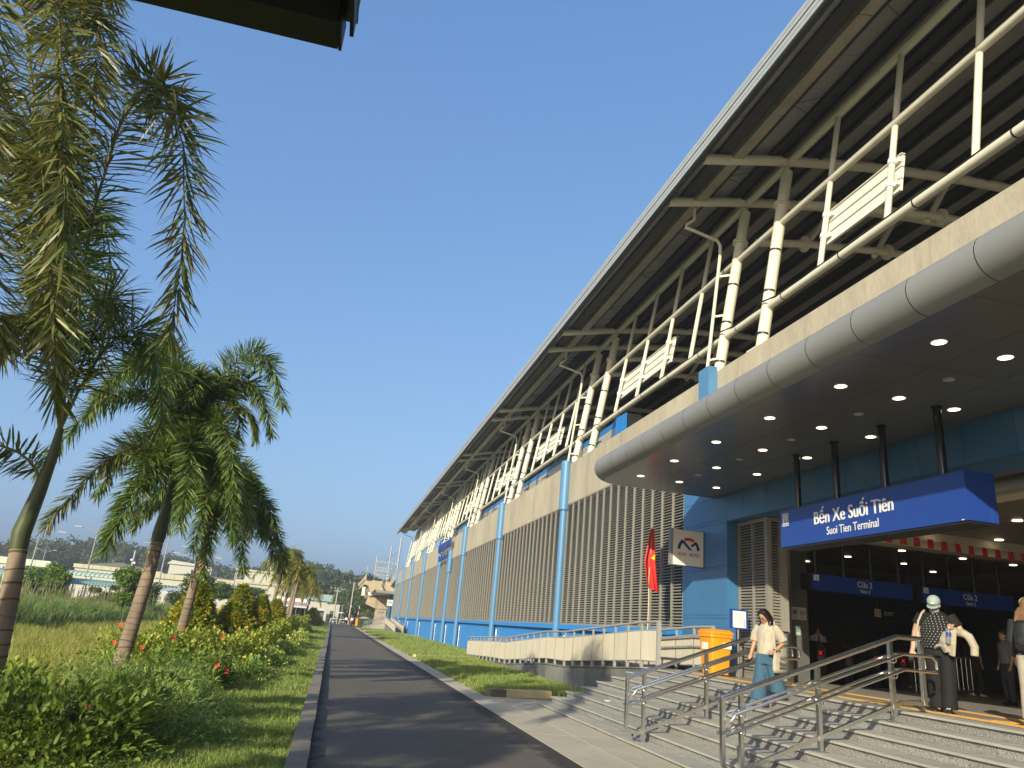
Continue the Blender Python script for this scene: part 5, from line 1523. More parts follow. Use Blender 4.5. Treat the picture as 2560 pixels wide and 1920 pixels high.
def cone_shrub(label, x, y, h, r, tip, n=4200):
    t = thing('cone_shrub', label, 'shrub', (x, y, 0), 'clipped red-tipped cone shrubs')
    def pts(n, q0, q1):
        u = rng.uniform(0, 1, n) ** .75; z = u * h
        rr_ = r * 1.12 * (1 - u) ** .88 * (1 - .38 * np.exp(-u * 7)) * rng.uniform(q0, q1, n) * (1 + rng.normal(0, .07, n)) + .02
        a = rng.uniform(0, 6.283, n); rr_ *= 1 + .14 * np.sin(a * 3 + z * 4) + .10 * np.sin(a * 5 - z * 7 + x)
        P = np.stack([x + rr_ * np.cos(a), y + rr_ * np.sin(a), z + .05], 1)
        d = np.stack([np.cos(a), np.sin(a), np.full(n, .7)], 1) + rng.normal(0, .4, (n, 3))
        return P, d, u
    P, d, u = pts(n, .55, 1.0)
    s = .06 + .0016 * y
    nmesh('foliage', *leaves(P, d, s * 1.7 * rng.uniform(.7, 1.2, n), s * .5), M['cone_leaf'], t, kind='stuff')
    m = int(n * tip); P, d, u = pts(m, .95, 1.06)
    k = rng.uniform(0, 1, m) < (.22 + .70 * u); P, d = P[k], d[k]
    nmesh('red_tips', *leaves(P, d, s * 1.5, s * .42), M['redtip'], t, kind='stuff')
    MB().tube([(x, y, 0), (x, y, h * .8)], [.05, .01], 6).build('stem', M['bark'], t)
cone_shrub('largest red-tipped cone shrub, leftmost of the clipped cones', -4.35, 26.5, 2.15, .95, .38, 6500)
cone_shrub('rust-coloured rounded cone shrub right of the largest cone', -3.3, 27.5, 1.55, .85, .6, 4500)
cone_shrub('tall fresh green cone shrub behind the rust-coloured one', -3.75, 33.0, 2.3, .95, .25, 4800)
cone_shrub('slim orange-tipped cone shrub right of the green cone', -2.95, 33.5, 1.95, .70, .55, 4200)
cone_shrub('orange-tipped cone shrub right of the three palm stems', -3.3, 47, 2.0, 1.0, .55, 3800)
cone_shrub('last small orange-tipped shrub by the end of the lawn', -2.3, 96, 1.9, 1.3, .6, 2500)
cone_shrub('orange-tipped cone shrub hidden low behind the palm stems', -4.3, 58, 1.4, .9, .6, 2500)

# ---------------------------------------------------------------- trees
def tree(name, label, base, trunk_h, trunk_r, crowns, n, L, W, mat, group=None, limbs=6, core=False):
    """crowns: list of (offset, radii) leaf clumps above the base"""
    t = thing(name, label, 'tree', base, group)
    b = MB(); B = Vector(base); top = B + Vector((random.uniform(-.1, .1), 0, trunk_h))
    b.tube([B - Vector((0, 0, .1)), B.lerp(top, .5) + Vector((.04, 0, 0)), top], [trunk_r, trunk_r * .85, trunk_r * .7], 9)
    for off, rad in crowns:
        e = B + Vector(off); m = top.lerp(e, .5) + Vector((0, 0, .05))
        b.tube([top - Vector((0, 0, .2)), m, e + Vector((0, 0, rad[2] * .2))], [trunk_r * .55, trunk_r * .35, trunk_r * .1], 6)
    b.build('trunk', M['bark'], t, smooth=True)
    tot = sum(r[0] * r[1] for _, r in crowns); vf = []
    for off, rad in crowns:
        k = max(60, int(n * rad[0] * rad[1] / tot))
        P, d = clump(k, np.array(base) + np.array(off), rad, .5, 'full')
        vf.append(leaves(P, d * .6 + rng.normal(0, .6, (k, 3)) + np.array([0, 0, .1]), L * rng.uniform(.6, 1.3, k), W * rng.uniform(.7, 1.3, k), droop=.3))
    nmesh('crown', *cat(*vf), M[mat], t, kind='stuff')
    return t

def rcrowns(n, R, z0, z1, r):
    out = []
    for _ in range(n):
        a = random.uniform(0, 6.28); q = random.uniform(0, 1) ** .6 * R
        out.append(((q * math.cos(a), q * math.sin(a), random.uniform(z0, z1)), tuple(r * random.uniform(.75, 1.25) * k for k in (1, 1, .8))))
    return out

tree('broadleaf_tree', 'bright green layered bush tree at left behind the tall grass', (-20.5, 60, 0), 1.0, .10, rcrowns(16, 1.4, 1.2, 2.8, .62), 5200, .22, .075, 'tree2')
tree('broadleaf_tree', 'round bright green tree between the left and middle palm trunks', (-12.4, 50, 0), 1.2, .09, rcrowns(18, .75, 1.3, 3.0, .5), 5600, .17, .055, 'tree2')
tree('broadleaf_tree', 'smaller green tree just right of the middle palm trunk', (-13.9, 62, 0), 1.1, .08, rcrowns(9, .6, 1.2, 2.3, .5), 2600, .2, .06, 'tree1')
tree('broadleaf_tree', 'airy dark green tree between the middle and shorter palms', (-10.3, 60, 0), 1.3, .09, rcrowns(22, 1.25, 1.4, 3.4, .55), 5200, .2, .055, 'tree1')
tree('broadleaf_tree', 'spreading flat-topped dark tree left of the small golden palms', (-9.2, 75, 0), 2.0, .16, [((random.uniform(-2.0, 2.1), random.uniform(-1, 1), 2.2 + random.uniform(-.3, 1.1)), (.95, .9, .22)) for _ in range(20)], 6500, .22, .06, 'tree1')
tree('broadleaf_tree', 'small dark conifer-like sapling by the green canopies', (-16.2, 60, 0), 1.0, .06, [((random.uniform(-.7, .7), 0, .9 + .28 * k), (.75 - .1 * k, .6, .12)) for k in range(5)], 1500, .2, .05, 'tree1')
tree('broadleaf_tree', 'wispy bush between the green canopies and the tall grass', (-17.8, 55, 0), .8, .06, rcrowns(6, .8, .8, 1.8, .45), 1500, .2, .05, 'tree2')
tree('broadleaf_tree', 'dark layered tree at the very left edge below the warehouse', (-26.5, 75, 0), 1.5, .1, [((random.uniform(-1.6, 1.6), 0, 2.2 + random.uniform(-.5, .9)), (.9, .8, .25)) for _ in range(10)], 2600, .22, .06, 'tree1')
big = [('big dark tree behind the concrete pier', 5.6, 168, 8.0, 3.6), ('tall dark tree at the street end left of the pier', 2.6, 172, 7.6, 3.0), ('wide dark tree close behind the utility pole', 4.2, 180, 8.6, 3.8)]
for lab, x, y, h, R in big:
    tree('broadleaf_tree', lab, (x, y, 0), 2.4, .3, rcrowns(34, R * .75, 2.2, h - 1.2, 1.5), 9000, .55, .2, 'tree1')
shrub('roadside_bush', 'leafy bush below the pier beside the umbrella', (7.0, 158), (1.6, 1.6, 2.6), 2500, .35, .12, 'tree2')

# forest belt on a low ridge across the whole background
V = []; Fs = []; b = MB()
belts = []
for k in range(150):
    u = k / 149
    x = -175 + 190 * u + random.uniform(-2, 2); y = 215 + random.uniform(-10, 14) + 6 * math.sin(u * 9)
    h = (12.6 - 1.5 * u + 1.2 * math.sin(u * 23) + random.uniform(-1.3, 1.3)) * y / 200
    belts.append((x, y, h, random.uniform(3.2, 5.4)))
for k in range(26):
    x = -14 + 1.1 * k + random.uniform(-1, 1); belts.append((x, 190 + random.uniform(-6, 6), random.uniform(8.5, 11.5), random.uniform(2.6, 3.8)))
vf = []
for x, y, h, r in belts:
    c = (x, y, h - r * .85)
    k = 560
    P, d = clump(k, c, (r, r, r * .85), .72, 'full')
    vf.append(leaves(P, d * .6 + rng.normal(0, .6, (k, 3)), rng.uniform(.5, 1.1, k), rng.uniform(.22, .42, k)))
    m = 110
    P = np.stack([x + rng.uniform(-r, r, m), np.full(m, y - r * .6) + rng.normal(0, .6, m), rng.uniform(0.5, h - r, m)], 1)
    vf.append(leaves(P, rng.normal(0, 1, (m, 3)), rng.uniform(.8, 1.6, m), rng.uniform(.35, .6, m)))
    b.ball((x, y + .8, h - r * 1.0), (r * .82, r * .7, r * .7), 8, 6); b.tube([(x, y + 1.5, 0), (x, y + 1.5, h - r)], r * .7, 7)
nmesh('forest', *cat(*vf), M['forest'], kind='stuff')
b.build('forest_hull', M['forest_core'], kind='stuff')  # dark hulls added inside the crowns to block the sky between leaves

# ---------------------------------------------------------------- left background buildings
wh = pm('pale_yellow_render', (.46, .43, .30), .8, var=.06); wh2 = pm('white_render', (.46, .45, .40), .8, var=.06)
grf = pm('grey_sheet_roof', (.085, .10, .105), .6, var=.12, stretch=(6, 1, 1)); gmet = pm('green_grey_metal', (.10, .13, .12), .6)
winm = pm('window_glass_far', (.06, .10, .09), .2); wgreen = pm('green_window_frame', (.22, .36, .24), .5)
def warehouse(label, x0, x1, y0, y1, z, ridge, par, wall, win=()):
    t = thing('warehouse', label, 'warehouse', ((x0 + x1) / 2, y0, 0))
    MB().box(x0, x1, y0, y1, 0, z - par).build('wall', wh2, t)
    MB().box(x0 - .2, x1 + .2, y0 - .25, y0 + .1, z - par, z).build('parapet_band', wall, t)
    MB().box(x0 - .2, x0 + .1, y0 + .11, y1, z - par, z).build('parapet_band', wall, t)
    MB().prism([(x0 + .12, y0 + .12, z - .1), ((x0 + x1) / 2, y0 + .12, z + ridge), (x1, y0 + .12, z - .1)], (0, y1 - y0 - .2, 0)).build('roof', grf, t)
    n = int((x1 - x0) / 1.2)
    b = MB()
    for k in range(1, n): b.box(x0 + k * 1.2 - .02, x0 + k * 1.2 + .02, y0 - .262, y0 - .251, z - par + .05, z - .05)
    b.build('band_seams', gmet, t)
    for (a, c, zz0, zz1) in win:
        f = MB().box(a, c, y0 - .05, y0 - .002, zz0, zz1).build('window', wgreen, t)
        m = int((c - a) / .4)
        for q in range(m): MB().box(a + q * (c - a) / m + .05, a + (q + 1) * (c - a) / m - .05, y0 - .06, y0 - .051, zz0 + .08, zz1 - .08).build('pane', winm, f)
    return t
warehouse('long pale yellow warehouse with a grey roof, between the left and middle palms', -37.2, -25.5, 120, 135, 5.25, .75, .55, wh, [(-30.2, -28, 2.9, 3.8)])
warehouse('grey-roofed pale yellow shed right of the middle palm, with green windows', -24.0, -12.5, 110, 125, 4.75, .5, .65, wh, [(-23.1, -20.9, 2.75, 3.35)])
warehouse('pale green-white warehouse at the far left edge', -62, -41, 121, 136, 5.2, .2, .9, pm('pale_green_white', (.52, .56, .46), .8))
t = thing('shed_roof_hall', 'low grey-roofed hall between the two pale warehouses', 'building', (-38.5, 128, 0))
MB().box(-41, -36, 138, 150, 0, 4.6).build('wall', gmet, t); MB().prism([(-41.5, 137.5, 4.6), (-41.5, 150, 4.6), (-41.5, 144, 6.2)], (6.5, 0, 0)).build('roof', grf, t)
t = thing('apartment_building', 'pale building with a raised boxy upper storey behind the flat-topped tree', 'building', (-11, 112, 0))
MB().box(-14.0, -6.5, 112, 122, 0, 4.6).build('wall', wh2, t); MB().box(-14.1, -6.4, 111.8, 122, 4.62, 4.9).build('cornice', wh, t)
MB().box(-14.0, -7.0, 111.9, 120, 4.91, 6.25).build('upper_storey', wh2, t); MB().box(-14.2, -6.8, 111.7, 120.2, 6.26, 6.5).build('roof', wh, t)
f = MB().box(-13.85, -12.95, 111.8, 111.898, 5.1, 6.15).build('window', M['glass'], t)
MB().box(-13.45, -13.38, 111.78, 111.799, 5.1, 6.15).build('frame', wh2, f)
MB().box(-10.4, -9.6, 111.9, 111.995, 2.6, 3.3).build('window', M['glass'], t)
MB().box(-10.3, -8.9, 113, 114, 6.51, 6.7).build('tank_stand', gmet, t); MB().tube([(-9.7, 113.5, 6.7), (-9.7, 113.5, 7.15)], .16, 10).build('water_tank', M['steel'], t)
t = thing('office_building', 'white building with a curved end far behind the grey-roofed sheds', 'building', (-35, 190, 0))
MB().box(-39, -29.5, 190, 200, 0, 9.4).build('wall', wh2, t)
MB().prism([(-39.6, 189.6, 9.41), (-38.6, 189.6, 10.3), (-33, 189.6, 9.9), (-29.2, 189.6, 9.41)], (0, 8, 0)).build('roof_parapet', wh2, t)
for k in range(5): MB().box(-34 + k * .9, -33.4 + k * .9, 189.9, 189.995, 7.4, 8.6).build('window', M['glass'], t)
# barrel-vaulted green walkways
bg1 = pm('green_sheet', (.34, .46, .38), .5, var=.06); bg2 = pm('green_ribbed_sheet', (.20, .34, .32), .5, var=.08)
def barrel(label, x0, x1, y, z0, h, r, mat, nrib, ribm, yslope=0.0, zs=0.0):
    t = thing('barrel_canopy', label, 'walkway canopy', ((x0 + x1) / 2, y, 0))
    for k in range(nrib):
        a, c = x0 + (x1 - x0) * k / nrib, x0 + (x1 - x0) * (k + 1) / nrib
        rings = []
        for x, q in ((a + .01, 1.0), ((a + c) / 2, 1.02), (c - .02, 1.0)):
            f = (x - x0) / (x1 - x0)
            rings.append([(x, y + yslope * f - r * q * math.cos(math.pi * j / 10), z0 + zs * f + h * q * math.sin(math.pi * j / 10)) for j in range(11)])
        b = MB(); vs = [p for g in rings for p in g]
        b.add(vs, [(g * 11 + j, g * 11 + j + 1, (g + 1) * 11 + j + 1, (g + 1) * 11 + j) for g in range(2) for j in range(10)])
        b.build('roof_sheet', mat, t, smooth='all')
    b = MB()
    for k in range(nrib + 1):
        x = x0 + (x1 - x0) * k / nrib; f = k / nrib
        b.tube([(x, y + yslope * f - r * 1.03 * math.cos(math.pi * j / 8), z0 + zs * f + h * 1.03 * math.sin(math.pi * j / 8)) for j in range(9)], .025, 4)
    b.build('hoops', ribm, t, kind='stuff')
    for k in range(0, nrib + 1, 6):
        x = x0 + (x1 - x0) * k / nrib; f = k / nrib
        for s in (-.8, .8): MB().tube([(x, y + yslope * f + r * s, 0), (x, y + yslope * f + r * s, z0 + zs * f)], .06, 8).build('post', M['signwhite'], t)
barrel('pale green barrel-vaulted walkway roof with dark hoops in front of the yellow warehouse', -25.8, -20.6, 80, 2.95, .42, 1.1, bg1, 13, gmet)
barrel('ribbed blue-green barrel roof nearest the tall grass', -20.6, -15.4, 62, 2.0, .42, .9, bg2, 26, bg1, 2, .05)
barrel('ribbed blue-green barrel roof at the left edge, behind the largest palm trunk', -30, -21.6, 64, 2.2, .45, .9, bg2, 30, bg1)
# parking sheds
shd = pm('white_sheet_roof', (.50, .50, .52), .5, var=.05)
def pshed(label, x0, x1, y, zf, zb, n=6):
    t = thing('parking_shed', label, 'shed', ((x0 + x1) / 2, y, 0))
    MB().prism([(x0, y, zf), (x0, y + 5, zb), (x0, y + 5, zb + .12), (x0, y, zf + .2)], (x1 - x0, 0, 0)).build('roof', shd, t)
    for k in range(n + 1):
        x = x0 + .1 + (x1 - x0 - .2) * k / n
        MB().tube([(x, y + .3, 0), (x, y + .3, zf)], .06, 8).build('post', gmet, t)
    MB().box(x0, x1, y + 4.9, y + 5, 0, zb).build('back_wall', M['hallwall'], t)
    return t
pshed('long white-roofed parking shed behind the clipped cones', -11.3, -3.0, 90, 1.95, 2.35, 8)
pshed('small white-roofed parking shed right of the middle palm trunk', -17.5, -13.2, 82, 2.1, 2.6, 4)
for k, (x, lab) in enumerate(((-8.2, 'white van side seen under the parking shed, right of the green cone'), (-6.0, 'dark car parked under the shed left of the three palm stems'))):
    t = thing('parked_car', lab, 'car', (x, 91.5, 0))
    mat = M['signwhite'] if k == 0 else M['black']; hh = 1.7 if k == 0 else 1.25
    MB().prism([(x - .9, 91.2, .25), (x - .9, 91.2, hh * .75), (x - .75, 91.2, hh), (x + .75, 91.2, hh), (x + .9, 91.2, hh * .75), (x + .9, 91.2, .25)], (0, 3.2, 0)).build('body', mat, t)
    MB().box(x - .7, x + .7, 91.15, 91.198, hh * .68, hh * .92).build('rear_window', M['glass'], t)
    for s in (-.65, .65): MB().tube([(x + s - .1, 91.5, .3), (x + s + .1, 91.5, .3)], .3, 12).build('wheel', M['black'], t)
t = thing('bus', 'white and pink bus roof seen over the parking shed', 'bus', (-6.2, 99, 0))
MB().box(-7.4, -3.4, 99, 101.4, .4, 3.1).build('body', M['signwhite'], t); MB().box(-7.4, -3.4, 98.97, 98.998, 2.35, 2.65).build('pink_stripe', pm('pink_paint', (.55, .12, .2), .5), t)
MB().box(-7.2, -3.6, 98.96, 98.998, 1.5, 2.3).build('side_windows', M['glass'], t)
for x in (-6.6, -4.2): MB().tube([(x, 98.98, .45), (x, 99.3, .45)], .42, 12).build('wheel', M['black'], t)

# ---------------------------------------------------------------- street lamps and poles
lgrey = pm('galvanised_pole', (.30, .31, .32), .5, .3, var=.05)
def lamp(label, x, y, h, arms, single=False):
    t = thing('street_lamp', label, 'street lamp', (x, y, 0), 'tall street lamps on the left')
    MB().tube([(x, y, 0), (x, y, h)], [.11, .06], 8).build('pole', lgrey, t, smooth=True)
    for s in ((1,) if single else (-1, 1)):
        MB().tube([(x, y, h - .7), (x + s * .7 * arms, y, h - .42), (x + s * 1.6 * arms, y, h - .15)], .03, 6).build('arm', lgrey, t, smooth=True)
        MB().tube([(x, y, h - .45), (x + s * .4 * arms, y, h - .15), (x + s * 1.0 * arms, y, h - .32)], .016, 6).build('stay', lgrey, t)
        MB().box(x + s * 1.35 * arms, x + s * 2.05 * arms, y - .12, y + .12, h - .2, h - .1).build('lamp_head', lgrey, t)
    return t
lamp('tall double-armed street lamp right of the largest palm trunk', -32.2, 90, 7.6, 1.25)
lamp('double-armed street lamp partly behind the left frond of the middle palm', -26.6, 90, 8.4, 1.2)
lamp('small faint double-armed street lamp against the forest at far left', -52, 150, 8.2, .9)
lamp('street lamp rising just behind the middle palm trunk', -19.6, 92, 7.6, 1.2)
lamp('double-armed street lamp between the middle and shorter palms', -16.2, 92, 6.8, 1.3)
lamp('street lamp close left of the shorter palm sheath', -17.7, 104, 7.3, 1.3)
lamp('thin single lamp right of the shorter palm trunk', -11.6, 92, 5.2, 1.0, True)
t = thing('utility_pole', 'round concrete pole with small cameras left of the middle palm trunk', 'pole', (-22.3, 90, 0))
MB().tube([(-22.3, 90, 0), (-22.3, 90, 6.3)], [.14, .11], 10).build('pole', lgrey, t); MB().box(-22.55, -22.35, 89.8, 90, 5.2, 5.4).box(-22.2, -22.0, 89.8, 90, 4.9, 5.1).build('camera_box', M['signwhite'], t)
def upole(label, x, y, h, arms, lampz=None):
    t = thing('utility_pole', label, 'utility pole', (x, y, 0))
    MB().tube([(x, y, 0), (x, y, h)], [.17, .11], 10).build('pole', pm('concrete_pole', (.36, .34, .30), .8) if 'concrete_pole' not in D.materials else D.materials['concrete_pole'], t, smooth=True)
    for z, w in arms:
        MB().bar((x - w, y, z), (x + w, y, z), .09, .09).build('crossarm', lgrey, t)
        b = MB()
        for s in (-.9, -.35, .35, .9): b.tube([(x + s * w, y, z + .04), (x + s * w, y, z + .24)], .05, 6)
        b.build('insulators', M['signwhite'], t)
    if lampz:
        MB().tube([(x, y, lampz), (x - .7, y - .3, lampz + .45)], .03, 6).build('lamp_arm', lgrey, t); MB().ball((x + .12, y - .15, lampz), .13, 8, 6).build('lamp_head', M['signwhite'], t)
    return t
upole('tall utility pole with tangled wires beside the street end, left of the pier', 3.2, 150, 7.9, [(7.6, .9)], 3.3)
upole('utility pole with two crossarms farther left over the street end', .3, 152, 6.6, [(6.4, 1.5), (5.9, .6)])
b = MB()
for (x0, z0, x1, z1, y0, y1) in ((-2, 6.5, .3, 6.5, 175, 152), (.3, 6.5, 3.2, 7.7, 152, 150), (-1.0, 6.45, 3.2, 7.5, 152, 150), (1.6, 6.45, 4.1, 7.7, 152, 150)):
    pts = []
    for k in range(9):
        u = k / 8; pts.append((x0 + (x1 - x0) * u, y0 + (y1 - y0) * u, z0 + (z1 - z0) * u - .5 * math.sin(math.pi * u)))
    b.tube(pts, .02, 4)
for k in range(7):
    a = random.uniform(0, 3); pts = []
    for q in range(9):
        w = q / 8; pts.append((3.2 + (w - .5) * random.uniform(1.4, 2.2), 150 - .1, 7.2 + 1.1 * math.sin(math.pi * w) * random.uniform(.5, 1) - .3 * k / 7))
    b.tube(pts, .012, 4)
tag(b.build('overhead_wires', M['black'], None, (3.2, 150, 7.5)), 'tangle of thin overhead wires round the tall utility pole', 'wires')

# ---------------------------------------------------------------- viaduct, pier, catenary beyond the station
t = thing('viaduct', 'weathered concrete viaduct deck leaving the far end of the station', 'viaduct', (7.5, 140, 6))
prof = [(4.9, 8.0), (4.75, 7.2), (5.4, 7.0), (6.2, 5.3), (10.4, 5.3), (11.4, 7.0), (12.2, 7.2), (12.1, 8.0)]
MB().prism([(x, 138, z) for x, z in prof], (0, 1.4, 0)).build('end_diaphragm', M['concrete_old'], t)
MB().prism([(x + .0, 139.45, z - .01) for x, z in prof], (0, 190, 0)).build('deck', M['concrete_old'], t)
for x in (4.85, 12.05): MB().box(x - .08, x + .08, 139.5, 330, 8.0, 8.9).build('parapet', M['concrete_old'], t)
MB().prism([(9.4, 127, 9.3), (9.4, 139.4, 8.4), (9.4, 139.4, 7.2), (9.4, 127, 8.1)], (.25, 0, 0)).build('parapet', M['concrete'], t)
b = MB()
for k in range(30):
    a = 127 + .42 * k; z = 9.3 - .9 * (a - 127) / 12.4
    b.bar((9.5, a, z), (9.5, a, z + .8), .02, .02); b.bar((9.5, a, z + .1), (9.5, a + .42, z + .7), .012, .012)
b.build('mesh_fence', lgrey, t, kind='stuff')
b = MB()
for k in range(6):
    b.tube([(5.0 + .15 * k, 137.9, 7.9), (5.0 + .2 * k, 137.6, 8.5 + .1 * k), (6.2 + .3 * k, 137.9, 8.1)], .05, 6)
b.tube([(8.2, 137.8, 8.3), (7.8, 137.6, 7.2), (8.5, 137.7, 6.4), (8.9, 137.8, 6.1), (8.3, 137.8, 5.9)], .09, 6)
b.tube([(5.3, 137.8, 7.0), (5.0, 137.5, 6.0), (5.6, 137.6, 5.4)], .07, 6)
b.build('cable_bundle', M['black'], t, smooth=True)
MB().box(4.45, 5.0, 137.4, 137.95, 5.2, 6.7).build('equipment_cabinet', M['signwhite'], t)
MB().box(5.6, 6.6, 137.6, 137.95, 5.35, 5.9).build('equipment_cabinet', M['signwhite'], t)
t = thing('bridge_pier', 'weathered hammerhead concrete pier at the far end of the station', 'pier', (8.4, 139.5, 0))
MB().prism([(5.7, 138.2, 5.15), (5.5, 138.2, 3.85), (7.3, 138.2, 3.2), (9.9, 138.2, 3.3), (10.3, 138.2, 5.2)], (0, 2.4, 0)).build('pier_cap', M['concrete_old'], t)
MB().prism([(7.35, 138.4, -.2), (7.35, 138.4, 3.25), (9.3, 138.4, 3.29), (9.3, 138.4, -.2)], (0, 2.0, 0)).build('pier_shaft', M['concrete_old'], t)
MB().box(7.9, 8.9, 138.37, 138.398, 2.55, 2.85).build('number_plate', M['clad'], t); text('MS 14', .26, (8.4, 138.36, 2.7), (1, 0, 0), (0, 0, 1), M['white'], t)
for x in (6.6, 8.0, 9.4): MB().box(x - .3, x + .3, 138.5, 139.2, 5.16, 5.29).build('bearing', M['signwhite'], t)
def mast(lab, x, y, z0, z1, r, beam=None):
    t = thing('catenary_mast', lab, 'mast', (x, y, z0), 'catenary masts beyond the station')
    MB().tube([(x, y, z0), (x, y, z1)], r, 8).build('mast', lgrey, t, smooth=True)
    if beam:
        for z, x1 in beam:
            MB().bar((x, y, z), (x1, y, z), .18, .2).build('crossbeam', lgrey, t)
            b = MB()
            for k in range(6): b.box(x + (x1 - x) * (k + .5) / 6 - .04, x + (x1 - x) * (k + .5) / 6 + .04, y - .1, y + .1, z - .3, z - .1)
            b.build('insulators', M['signwhite'], t)
    MB().tube([(x, y, z1 - .3), (x + .5, y, z1), (x + .6, y, z1 - .5)], .03, 6).build('bracket', lgrey, t)
mast('nearest tall catenary mast touching the far roof end', 10.2, 138, 8, 16.1, .16)
mast('second tall catenary mast left of the roof end', 8.75, 140, 8, 14.6, .13)
mast('leftmost catenary portal with several crossbeams', 6.4, 140, 8, 12.4, .13, [(11.6, 10.3), (10.55, 9.6), (10.0, 9.2), (9.3, 9.2), (8.9, 9.2)])
mast('thin far catenary mast behind the portal', 6.2, 175, 8, 12.8, .1)
mast('thinnest far mast left of the portal', 5.7, 190, 8, 11.5, .1)
b = MB()
for (a, c) in (((10.2, 138, 13.8), (8.75, 140, 12.6)), ((8.75, 140, 12.6), (6.4, 140, 10.2)), ((10.2, 138, 11.0), (6.6, 140, 8.6))):
    b.tube([a, tuple((a[i] + c[i]) / 2 - (.3 if i == 2 else 0) for i in range(3)), c], .025, 5)
tag(b.build('catenary_wires', M['black'], None, (8.5, 139, 11)), 'thin catenary wires strung between the far masts', 'wires')

# ---------------------------------------------------------------- far entrance: pillar, steps, ramp fences
t = thing('far_entrance', 'blue and grey clad far entrance under the small canopy', 'entrance', (FX, 132, 0))
MB().box(FX - .1, FX + 1.5, 126.9, 129.0, .9, 6.9).build('grey_clad_wall', M['fascia'], t)
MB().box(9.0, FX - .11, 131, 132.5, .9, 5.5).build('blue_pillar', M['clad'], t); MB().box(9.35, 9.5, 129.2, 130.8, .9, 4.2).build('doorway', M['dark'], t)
MB().box(8.2, 12, 121, 146, .0, .95).build('landing', M['pavement'], t)
t = thing('far_stairs', 'distant grey stairs rising to the far entrance', 'stairs', (6.6, 118, 0))
for k in range(7): MB().box(5.3 + .38 * k, 8.18, 119 + .0 * k, 134, .135 * k, .135 * (k + 1) - .002).build('step', M['granite'], t)
for y in (119.3, 126):
    b = MB()
    for h in (.95, .78, .6): b.tube([(5.2, y, h), (7.9, y, h + .95), (8.6, y, h + .95)], .035, 6)
    for x in (5.3, 6.5, 7.7): b.tube([(x, y, .36 * (x - 5.2)), (x, y, .95 + .36 * (x - 5.2))], .03, 6)
    tag(b.build('handrail', M['steel'], None, (6.5, y, 0)), 'thin steel handrail on the %s side of the far stairs' % ('near' if y < 120 else 'inner'), 'handrail')
def fz(y): return .95 * max(0, min(1, (y - 99) / 21))
def far_fence(lab, X):
    t = thing('ramp_fence', lab, 'fence', (X, 110, 0)); y = 99.0
    while y < 120.5:
        c = min(y + 2.1, 121.0)
        b = MB(); ribbed(b, X, y + .02, c - .02, fz(y) + .15, fz(c) + .15, fz(y) + .92, fz(c) + .92, .15, .04); b.build('ribbed_panel', M['fence'], t); y = c
    MB().tube([(X + .02, 99, 1.1), (X + .02, 120, 2.05), (X + .02, 121.2, 2.05)], .05, 8).build('top_rail', M['fence_steel'], t)
    MB().box(X - .02, X + .1, 98.9, 99.02, 0, 1.15).build('end_post', M['fence_steel'], t)
    return t
far_fence('distant outer ramp fence sloping down from the far entrance', 8.0); far_fence('distant inner ramp fence against the blue plinth', 9.05)
t = thing('access_ramp', 'distant stone-sided ramp running down from the far entrance', 'ramp', (8.5, 110, 0))
MB().prism([(8.05, 99, -.1), (8.05, 121, -.1), (8.05, 121, .95), (8.05, 99, .02)], (1.1, 0, 0)).build('ramp_body', M['stone'], t)

# ---------------------------------------------------------------- street end: houses, umbrella, barrier, signs
t = thing('street_house', 'low whitish house front with leaning sheets at the street end', 'house', (.4, 158, 0))
MB().box(-1.2, 1.2, 158, 164, 0, 3.5).build('wall', wh2, t); MB().prism([(-1.4, 157.6, 3.5), (1.5, 157.6, 4.1), (1.5, 157.6, 4.2), (-1.4, 157.6, 3.6)], (0, 7, 0)).build('roof', gmet, t)
MB().box(1.21, 1.9, 158.5, 163, 0, 3.6).build('side_wall', gmet, t); MB().box(-.6, .3, 157.9, 157.995, 0, 2.2).build('door', M['hallwall'], t)
t = thing('street_house', 'pale green roofed house behind the golden palms at the street end', 'house', (-2.6, 170, 0))
MB().box(-6.5, -.5, 172, 178, 0, 4.2).build('wall', wh2, t); MB().prism([(-7, 171.5, 4.1), (-7, 178.5, 4.1), (-7, 175, 5.6)], (7, 0, 0)).build('roof', bg1, t)
t = thing('street_house', 'low grey kiosk roof left of the leaning house', 'house', (-2.4, 152, 0))
MB().box(-4.2, -1.7, 152, 156, 0, 2.0).build('wall', M['hallwall'], t); MB().box(-4.5, -1.5, 151.4, 156, 2.02, 2.5).build('roof', shd, t)
def umb(lab, x, y, z, r, mat, tilt=0):
    t = thing('market_umbrella', lab, 'umbrella', (x, y, 0))
    MB().tube([(x, y, 0), (x, y, z)], .03, 6).build('pole', lgrey, t)
    b = MB(); N = 10
    rr2 = [[(x + r * q * math.cos(k * math.tau / N), y + r * q * math.sin(k * math.tau / N), z + .5 * (1 - q * q) * r * .6) for k in range(N)] for q in (1, .7, .35, .05)]
    b.loft(rr2, False); b.build('canopy', mat, t, smooth='all')
umb('grey street umbrella beside the far stairs', 6.2, 150, 1.3, 1.25, pm('grey_canvas', (.40, .33, .31), .8))
umb('dark blue umbrella just left of the grey one', 4.9, 153, 1.2, 1.1, pm('blue_canvas', (.02, .05, .2), .8))
umb('small white umbrella by the barrier at the street end', 1.6, 148, 1.9, .75, M['signwhite'])
